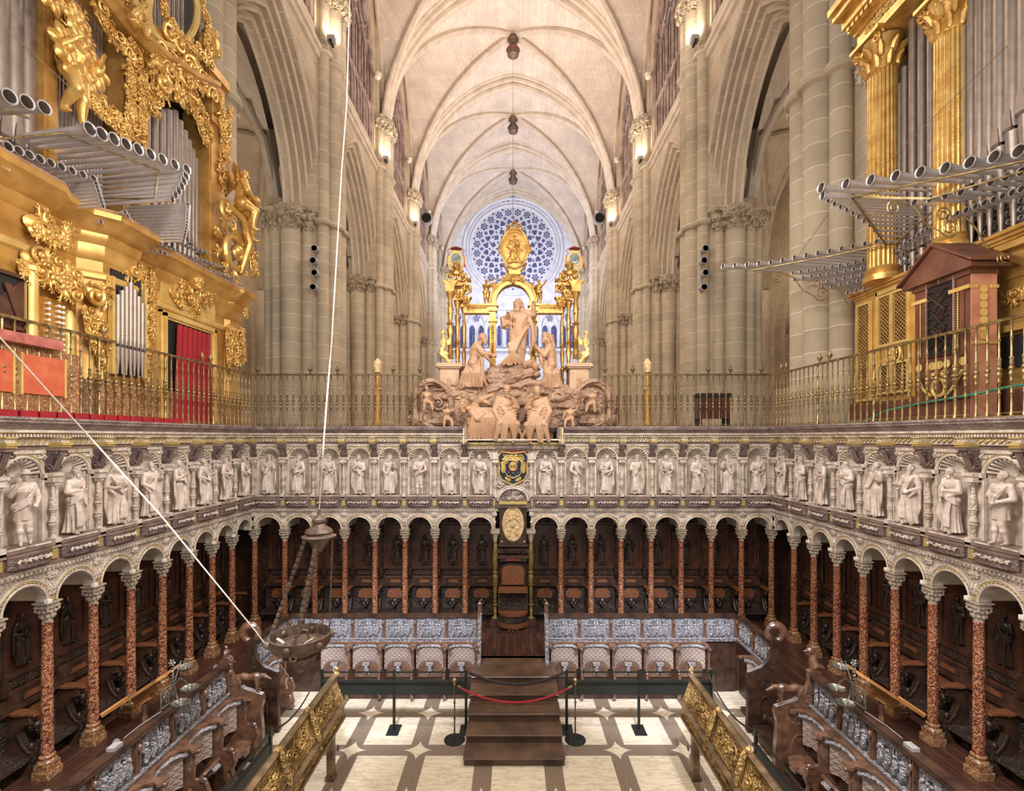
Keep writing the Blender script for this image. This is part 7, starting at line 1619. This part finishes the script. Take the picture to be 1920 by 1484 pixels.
# stall ends with carved figures; local x = along the row, -y = towards the seats' front
def stall_end(mx, label, creature, top, mir=1, mt='psm'):
    o = empty('stall_end'); o.matrix_world = mx; tag(o, label, 'stall end')
    P = [(.10, .04), (.10, 1.80), (.02, 1.86), (-.04, 1.80), (-.03, 1.62), (-.10, 1.42), (-.24, 1.28), (-.40, 1.22), (-.52, 1.18), (-.54, 1.10), (-.50, .9), (-.52, .6), (-.54, .04)]
    M().prism([(y, z) for y, z in P], 'x', -.05, .05).build('panel', MT[mt], o)
    for s in (-1, 1): pass
    m = M()
    for q in (-.03, 0, .03): m.tube([(q, -.05-.004, 1.80), (q, -.04, 1.62), (q, -.11, 1.43), (q, -.25, 1.295), (q, -.40, 1.235), (q, -.52, 1.19)], .013, 7, rnd=True)
    m.build('swept_moulding', MT[mt], o)
    for s in (-1, 1):
        q = M(); ornament(q, [(-.3, .95), (-.05, .95)], .06, 4, 0); ornament(q, [(-.06, 1.25), (-.02, 1.5)], .05, 5, 0)
        q.tube([(.12*cos(a)-.2, -.01, .45+.28*sin(a)) for a in np.linspace(0, pi, 12)], .014, 6); q.tube([(-.32, -.01, .1), (-.32, -.01, .45)], .014, 6); q.tube([(-.08, -.01, .1), (-.08, -.01, .45)], .014, 6); q.ell((-.2, -.01, .3), (.05, .03, .08))
        for j in range(6): q.tube([(-.46+.10*j, -.005, .78), (-.46+.10*j, -.005, .9)], .01, 5)
        M().add(q, T(s*.05, 0, 0) @ rotm('Z', s*pi/2) @ Matrix.Scale(s, 4, (1, 0, 0))).build('side_carving', MT['psm' if mt == 'psm' else mt], o)
    if creature: obj('carved_beast', remesh(quadruped(.40), 'carved_beast', MT['psm'], .009, 2), o, T(0, -.30, 1.24) @ rotm('Z', pi/2) @ rotm('Y', -.25*0))
    t = M()
    if top == 'man': J = childJ(0, 1, (0, -1, .2)); t = child(J, 3)
    elif top == 'bird': t.tube([(.12, 0, .05), (0, 0, .08), (-.02, 0, .2), (.0, 0, .32), (-.06, 0, .38)], [.05, .09, .06, .055, .06], 10, rnd=True); t.cap((-.08, 0, .38), (-.17, 0, .36), .03, .008)
    else: t.tube([(.16*cos(a), 0, .16+.16*sin(a)) for a in np.linspace(-1.6, 3.9, 14)], [.05, .06, .07, .085, .09, .095, .095, .09, .08, .07, .06, .06, .07, .05], 10, rnd=True)
    k = {'man': .42, 'bird': .9, 'curl': .95}[top]
    obj('carved_finial', remesh(t, 'carved_finial', MT['psm'], .010 if top != 'man' else .014, 2), o, T(0, .03, 1.80 if top != 'man' else 1.66) @ rotm('Z', pi/2*(top != 'man')) @ Matrix.Scale(k, 4))
    return o
stall_end(FLs(8.84) @ Matrix.Diagonal((1, 1.22, 1, 1)), 'stall end with walking beast and small reclining figure, far end of left front block', True, 'man')
stall_end(FRs(8.44) @ Matrix.Diagonal((1, 1.22, 1, 1)), 'stall end with walking beast and a bird, far end of right front block', True, 'bird')
stall_end(FLs(9.67) , 'dark carved stall end with curled finial at the left back corner', False, 'curl', mt='walnut')
stall_end(FRs(9.67), 'dark carved stall end with curled finial at the right back corner', False, 'curl', mt='walnut')
for s in (-1, 1):                                      # ends beside the stairs
    o = empty('stall_end'); o.matrix_world = T(s*.76, LD, 0); tag(o, 'narrow silvery stall end topped by a small figure, %s of the stairs' % ('left' if s < 0 else 'right'), 'stall end', 'stall ends beside the stairs')
    M().prism([(.08, .04), (.08, 1.82), (-.02, 1.86), (-.06, 1.7), (-.08, 1.5), (-.16, 1.3), (-.22, 1.1), (-.26, .9), (-.24, .6), (-.34, .3), (-.34, .04)], 'x', -.04, .04).build('panel', MT['psm'], o)
    q = M()
    for j in range(8): q.ell((0, -.07-.03*j, 1.62-.12*j), (.05, .05, .075), n=9, h=6)
    q.tube([(-.03*s, -.05, 1.8), (-.03*s, -.12, 1.4), (-.03*s, -.27, .9), (-.03*s, -.26, .6)], .02, 7, rnd=True); q.build('front_carving', MT['pcarv'], o)
    obj('small_figure', remesh(standing(2+s, 'pray', 0, 1, 0), 'small_figure', MT['psm'], .02, 1), o, T(0, -.02, 1.80) @ Matrix.Scale(.30, 4))
# dark wooden steps filling the gaps in the low stalls
for s in (-1, 1):
    e0 = 8.5 if s > 0 else 8.9
    w = M()
    for k, (x, z) in enumerate(((5.25, .5), (4.95, .34), (4.65, .18))): w.box(min(s*x, s*7), max(s*x, s*7), e0, 9.6, .01, z) if k else w.box(min(s*x, s*5.4), max(s*x, s*5.4), e0, 9.6, .01, z)
    w.box(min(s*4.45, s*4.9), max(s*4.45, s*4.9), 5.0, 8.4, .01, .12)
    struct('trim_%d' % (40+(s > 0)), w, [MT['walnut']])
# ------------------------------------------------------------------ black barriers
def barrier(p0, p1, label, n=2, posts=(0, 1), feet=True):
    d = Vector(p1)-Vector(p0); L = d.length; o = empty('black_barrier', p0, atan2(d.y, d.x), label, 'barrier')
    M().box(0, L, -.012, .012, 1.13, 1.155).build('top_bar', MT['black'], o)
    pn = M().box(.0, L, -.012, .012, .70, .98); 
    M().box(0, L, -.06, .012, .955, .985).build('panel_ledge', MT['gray'] if 0 else MT['black'], o); pn.build('panel', MT['blackp'], o)
    for t in posts: 
        M().box(L*t-.025, L*t+.025, -.02, .02, .012, 1.18).build('post', MT['black'], o)
        if feet: M().box(L*t-.12, L*t+.12, -.2, .16, 0, .012).build('foot_plate', MT['black'], o)
by = 9.75
barrier((-3.78, by, 0), (-.93, by, 0), 'black metal barrier with panel in front of the left back stalls', posts=(0, .5, 1)); barrier((1.06, by, 0), (3.92, by, 0), 'black metal barrier with panel in front of the right back stalls', posts=(0, .5, 1))
for s in (-1, 1): barrier((s*3.82, 7.75, 0), (s*3.82, 5.2, 0), 'long black side barrier in front of the %s stall block' % ('left' if s < 0 else 'right'), posts=(0, 1), feet=False)
def rope(p0, p1, sag, r, n=24):
    a, b = Vector(p0), Vector(p1); return [tuple(a.lerp(b, i/n)-V(0, 0, 4*sag*(i/n)*(1-i/n))) for i in range(n+1)]
def strand(pts, r, k=2.2, n=2):
    m = M(); N_ = len(pts)*6; P = along([(p[0], p[1], p[2]) for p in pts], 1) if 0 else None
    Q = []
    for i in range(N_):
        t = i/(N_-1)*(len(pts)-1); j = min(int(t), len(pts)-2); Q.append(Vector(pts[j]).lerp(Vector(pts[j+1]), t-j))
    for q in range(n): m.tube([tuple(p+V(0, cos(i*k*.5+q*2*pi/n), sin(i*k*.5+q*2*pi/n))*r*.5) for i, p in enumerate(Q)], r*.62, 6)
    return m
tag(strand(rope((-.88, by, 1.14), (1.02, by, 1.14), .24, .02), .030).build('black_rope', MT['darkrope']), 'thick black rope hanging across the stair opening between the barriers', 'rope')
for s, x in ((-1, -1.12), (1, 1.19)):
    o = empty('rope_stanchion', (x, 9.42, 0), 0, 'dark rope stanchion with brass ball top, %s of the stairs' % ('left' if s < 0 else 'right'), 'stanchion', 'rope stanchions')
    M().lathe([(.001, 0), (.20, 0), (.20, .012), (.03, .022), (.018, .04)], n=32).build('base', MT['black'], o)
    M().lathe([(.018, .03), (.014, .4), (.022, .41), (.022, .45), (.014, .46), (.014, .7), (.024, .71), (.024, .73), (.014, .74), (.013, 1.08)], n=12).build('pole', MT['iron'], o)
    M().lathe([(.013, 1.06), (.03, 1.08), (.014, 1.10)], n=12).ell((0, 0, 1.145), .046, n=16, h=10).build('ball', MT['brass'], o)
ro = strand(rope((-1.05, 9.42, 1.02), (1.12, 9.42, 1.02), .30, .02), .018, 3.0, 3).build('red_rope', MT['redrope']); tag(ro, 'twisted red rope hanging between the two ball-topped stanchions', 'rope')
for s in (-1, 1): M().cap((s*1.085+.035, 9.42, 1.03), (s*1.03+.035, 9.42, 1.0), .022, None, 8).build('rope_end', MT['brass'], ro)
for s in (-1, 1): tag(strand(rope((s*3.86, by, 1.12), (s*3.82, 7.78, 1.16), .22, .02), .018).build('black_rope', MT['darkrope']), 'black rope linking the back and side barriers on the %s' % ('left' if s < 0 else 'right'), 'rope')
# ------------------------------------------------------------------ long bronze desks
for s in (-1, 1):
    sd = 'left' if s < 0 else 'right'
    o = empty('bronze_lectern_desk'); o.matrix_world = T(0, 0, 0) if s > 0 else Matrix(); tag(o, 'long gilt bronze lectern desk with relief panels in the %s foreground' % sd, 'lectern desk')
    X = lambda v: s*v; d0, d1 = 4.6, 8.84
    def fl(P): return [(X(a), b) for a, b in (P if s > 0 else P[::-1])]
    M().prism(fl([(3.19, 1.50), (3.23, 1.50), (3.20, 1.12), (3.05, 1.10)]), 'y', d0, d1).build('sloping_panel', MT['bronze'], o)
    M().prism(fl([(3.15, 1.50), (3.24, 1.50), (3.25, 1.54), (3.20, 1.57), (3.14, 1.54)]), 'y', d0, d1).build('top_rail', MT['bronzes'], o)
    M().prism(fl([(2.97, 1.05), (3.22, 1.05), (3.22, 1.10), (2.96, 1.08)]), 'y', d0, d1+.03).build('book_ledge', MT['bronzes'], o)
    M().prism(fl([(3.03, .82), (3.12, .82), (3.12, 1.05), (3.03, 1.05)]), 'y', d0, d1).build('lower_frieze', MT['bronze'], o)
    M().prism(fl([(3.00, .76), (3.16, .76), (3.16, .82), (2.99, .82)]), 'y', d0, d1).build('bottom_moulding', MT['bronzes'], o)
    for k in range(4):
        d = 8.35-1.25*k; M().bbox(min(X(3.03), X(3.15)), max(X(3.03), X(3.15)), d-.06, d+.06, 0, .78, .012).box(min(X(3.01), X(3.17)), max(X(3.01), X(3.17)), d-.08, d+.08, 0, .06).build('post', MT['bronzes'], o)
        M().tube([(X(3.0)-s*.02, d+.03+.035*cos(a), .50+.035*sin(a)) for a in np.linspace(0, 2*pi, 14)[:-1]], .008, 6, closed=True).build('ring', MT['black'], o)
    rr = random.Random(3)
    for k in range(4):
        d = 8.1-k*.98; m = M()
        q = M(); ornament(q, [(-.34, .0), (.34, .0)], .13, 30+k, 0, 1.0); ornament(q, [(-.25, .12), (.25, -.10)], .06, 31+k, 0, .9)
        m.add(q, T(X(3.125), d, 1.31) @ rotm('Z', -s*pi/2) @ rotm('X', -.33)); m.build('relief_ornament', MT['bronzes'] if 0 else MT['bronze'], o)
        h_ = M(); h_.ell((X(3.18), d-.48, 1.57), (.05, .06, .05)); h_.tube([(X(3.13), d-.46, 1.52), (X(3.08), d-.47, 1.38), (X(3.02), d-.48, 1.2), (X(3.0), d-.48, 1.1)], [.04, .05, .045, .03], 8, rnd=True); h_.build('cherub_term', MT['bronze'], o)
        f_ = M(); q = M(); ornament(q, [(-.42, 0), (.42, 0)], .08, 50+k, 0, .8); f_.add(q, T(X(3.03), d, .935) @ rotm('Z', -s*pi/2)); f_.build('frieze_ornament', MT['bronze'], o)
    q = M().add(M().tube([(.0, 0, 0), (.03, 0, .06), (-.01, 0, .11), (.03, 0, .16), (.0, 0, .18)], [.03, .04, .03, .035, .015], 8, rnd=True), T(X(3.18), d1-.02, 1.50)); q.build('end_finial', MT['bronze'], o)
# ------------------------------------------------------------------ reading lecterns behind the screens
for s in (-1, 1):
    sd = 'left' if s < 0 else 'right'
    o = empty('reading_lectern', (s*6.32, 8.45, DZ), 0, 'slanted wooden reading lectern on a pole between the %s columns' % sd, 'lectern', 'slanted reading lecterns')
    M().lathe([(.05, .0), (.045, .25), (.03, .3), (.045, .34), (.04, .56)], n=12).build('pole', MT['psm'], o); M().lathe([(.16, 0), (.14, .03), (.05, .05)], n=14).build('base', MT['walnut'], o)
    a = s*.58; mx = T(s*.05, 0, .70) @ rotm('Y', a)
    M().bbox(-.56, .56, -.28, .28, -.015, .03, .01).build('board', simple('honey_wood', srgb(196, 142, 84), srgb(160, 104, 56), 3, .35, bs=.15) if s < 0 else bpy.data.materials['honey_wood'], o, mx=mx)
    M().box(-.20, .30, -.05, .05, -.14, -.015).box(-.09, .09, -.07, .07, -.2, -.1).build('cradle', bpy.data.materials['honey_wood'], o, mx=mx); M().box(.53 if s > 0 else -.56, .56 if s > 0 else -.53, -.28, .28, .03, .06).build('book_stop', bpy.data.materials['honey_wood'], o, mx=mx)
# silver lamp brackets on the screens
for s in (-1, 1):
    sd = 'left' if s < 0 else 'right'; y = 7.35
    o = empty('silver_lamp_bracket', (s*(LX+.02), y, 1.76), 0, 'tarnished silver lamp bracket with leafy cups clamped on the %s stall screen' % sd, 'lamp', 'silver lamp brackets')
    m = M()
    for q in (0, .26): m.tube([(s*.02, q-.13, .04), (s*.02, q-.13, .30)], .014, 7)
    m.tube([(s*.02, -.13, .04), (s*.02, .13, .04)], .014, 7).tube([(s*.02, -.13, .30), (s*.02, .13, .30)], .014, 7); m.build('frame', MT['silver'], o)
    m = M(); 
    for k in range(4): a = k*pi/2; m.tube([(s*.02, .05*cos(a)+.035*cos(t), .17+.05*sin(a)+.035*sin(t)) for t in np.linspace(0, 2*pi, 10)[:-1]], .008, 5, closed=True)
    m.build('quatrefoil', MT['silver'], o)
    for k, (dx, dy, dz) in enumerate(((-.28, .05, .22), (-.30, -.18, .12), (-.05, .30, .42))):
        dx *= s*-1 if k < 2 else s; dx = -s*abs(dx) if k < 2 else dx
        ar = M().tube([(0, .1, .28), (dx*.3, dy*.5+.1, dz+.16), (dx*.8, dy, dz+.14), (dx, dy, dz+.03)], .010, 7, rnd=True).build('curved_arm', MT['silver'], o)
        n = 28; c = M().lathe([(.01, 0), (.05, .0), (.11, .03), (.125, .055), (.118, .05), (.05, .012), (.01, .012)], (dx, dy, dz), n, cap=False, mod=lambda a, z: 1+.07*cos(a*9)); c.build('leafy_cup', MT['silver'], ar); M().cap((dx, dy, dz), (dx, dy, dz+.05), .018, None, 8).build('socket', MT['silver'], ar)
    m = M().tube([(s*.02+.018*cos(t*5), .10+.018*sin(t*5), .30+.04*t) for t in np.linspace(0, 7, 50)], .010, 6); flower(m, s*.02, .62, .06, .10); m.build('twisted_stem', MT['silver'], o)
    M().tube([(0, -.16, .03), (s*.06, -.5, .02), (s*.04, -.8, .03)], .006, 5).build('cable', MT['gray'], o)
    M().box(s*.02-.05, s*.02+.05, -1.05, -.9, .003, .05).build('junction_box', MT['gray'], o)
for i, (x, y) in enumerate(((-6.45, 8.0), (-6.5, 6.85), (-6.4, 10.6))):
    w_ = ('between the reading lectern and a column on the left', 'at the foot of the nearest left column', 'at the foot of a left column near the back')[i]
    tag(M().bbox(-.05, .05, -.05, .05, 0, .10, .02).bbox(-.03, .03, -.03, .03, .10, .13, .01).build('floor_spotlight', MT['gray'], mx=T(x, y, DZ) @ rotm('Z', .6)), 'small pale floor spotlight '+w_, 'spotlight', 'floor spotlights')
# ------------------------------------------------------------------ hanging bronze lamp
D = 6.1; hx = (563-CX)*D/F; hz = CZ+(HY-1212)*D/F; 
o = empty('hanging_lamp', (hx, D, hz), 0, 'large round bronze sanctuary lamp hanging by chains on the left', 'hanging lamp')
R0 = .355
M().lathe([(.02, -.33), (.04, -.31), (.05, -.28), (.03, -.26), (.07, -.22), (.16, -.14), (.20, -.12), (.205, -.10), (.17, -.085), (.17, -.05), (.24, -.02), (R0*.93, .0), (R0, .05), (R0, .14), (R0*1.02, .15), (R0*.97, .155), (R0*.95, .14), (R0*.92, .03), (.02, .01)], n=44, cap=False).build('bowl', MT['lamp'], o)
m = M()
for k in range(6): a = k*pi/3+.5; m.ell((R0*cos(a), R0*sin(a), .08), (.05, .05, .05), n=10, h=6); m.ell((R0*1.05*cos(a), R0*1.05*sin(a), .08), (.02, .02, .02), n=8, h=5)
m.build('boss', MT['lamp'], o)
m = M(); 
for k in range(3): a = -1.57+2.1*k; m.tube([(.2*cos(a)+.04*cos(t)*-sin(a), .2*sin(a)+.04*cos(t)*cos(a), -.06+.04*sin(t)) for t in np.linspace(0, 2*pi, 12)[:-1]], .012, 6, closed=True)
m.build('gilt_loop', MT['brass'], o)
zc = CZ+(HY-1010)*D/F-hz; cx_ = (598-563)*D/F
M().lathe([(.17, 0), (.20, .01), (.205, .03), (.16, .05), (.15, .06), (.165, .08), (.15, .11), (.09, .15), (.07, .19), (.085, .21), (.08, .24), (.04, .27), (.02, .30), (.012, .36)], (cx_, 0, zc), 30).build('bell_cap', MT['lamp'], o)
M().lathe([(.04, -.16), (.07, -.12), (.12, -.04), (.15, .0)], (cx_, 0, zc), 16).build('inner_funnel', MT['lamp'], o)
for k, (a, top) in enumerate(((pi+.15, -.15), (1.9, -.02), (-1.35, .03), (.15, .15))):
    p0 = V(R0*.97*cos(a), R0*.97*sin(a), .14); p1 = V(cx_+.16*cos(a), .16*sin(a), zc); L = (p1-p0).length; n = int(L/.075); ch = M(); t = (p1-p0).normalized(); sd_ = t.cross(V(0, 1, 0)).normalized(); nn = sd_.cross(t)
    R_ = Matrix((sd_, nn, t)).transposed().to_4x4(); w_ = .024 if k < 3 else .010
    for i in range(n):
        c = p0.lerp(p1, (i+.5)/n); mx = Matrix.Translation(c) @ R_
        ch.add(M().bbox(-w_, w_, -.006, .006, -.026, .026, .004).ell((0, -.008, 0), (w_*.5, .006, .014), n=8, h=4), mx); ch.add(M().tube([(.012*cos(q), 0, .037+.014*sin(q)) for q in np.linspace(0, 2*pi, 9)[:-1]], .004, 5, closed=True), mx)
    ch.build('chain', MT['lamp'], o)
for s in (-1, 1):
    b = M()
    for q in (-.010, .010): b.tube([(s*.12, -.16+q, .10), (s*.21, -.15+q, .15)], .009, 7, rnd=True)
    b.build('bulb', MT['white2'], o); M().cap((s*.06, -.16, .07), (s*.12, -.16, .10), .02, .018, 8).build('bulb_socket', MT['lamp'], o)
M().tube([(-.05, -.1, .02), (-.02, -.05, .16), (.05, -.04, .22), (.10, -.02, .2), (.11, 0, .04)], .008, 6).tube([(-.25, .05, .05), (-.1, .0, .12), (.05, .1, .1), (.2, .05, .06)], .007, 6).build('wiring', MT['brass'], o)
tag(M().tube([tuple(wpt(*q)) for q in ((598, 962, 6.1), (612, 760, 6.3), (622, 640, 6.6), (640, 330, 7.2), (650, 200, 7.6), (657, -40, 8.2))], .008, 7).build('pale_cord', MT['rope']), 'pale cord from which the bronze lamp hangs, rising out of view', 'cord')
tag(M().tube([tuple(wpt(*q)) for q in ((541, 1268, 6.05), (480, 1185, 5.9), (300, 965, 5.5), (100, 745, 5.1), (-30, 600, 4.9))], .0075, 7).tube([tuple(wpt(*q)) for q in ((541, 1268, 6.05), (536, 1280, 6.05), (539, 1292, 6.05))], .008, 6).build('pale_cord', MT['rope']), 'pale cord stretched from the bronze lamp up to the left edge', 'cord')
for i, (a, b, c, e) in enumerate((((1552, 402, 9.3), (1487, 492, 12.2)), ((1624, 294, 9.8), (1592, 338, 9.2)), ((1920, 55, 7.9), (1640, 330, 9.3)), ((0, 40, 6.8), (236, 262, 8.4))) if 0 else ()): pass
for (a, b), lb in ((((1554, 400, 9.3), (1487, 494, 12.2)), 'thin dark stay wire between the upper and lower trumpet ranks on the right'), (((1925, 50, 7.6), (1650, 318, 9.0)), 'thin pale stay wire crossing the tall pipes on the upper right'), (((-5, 38, 6.6), (236, 262, 8.0)), 'thin dark stay wire crossing the tall pipes on the upper left')):
    tag(M().tube([tuple(wpt(*a)), tuple(wpt(*b))], .005, 5).build('stay_wire', MT['iron']), lb, 'wire')
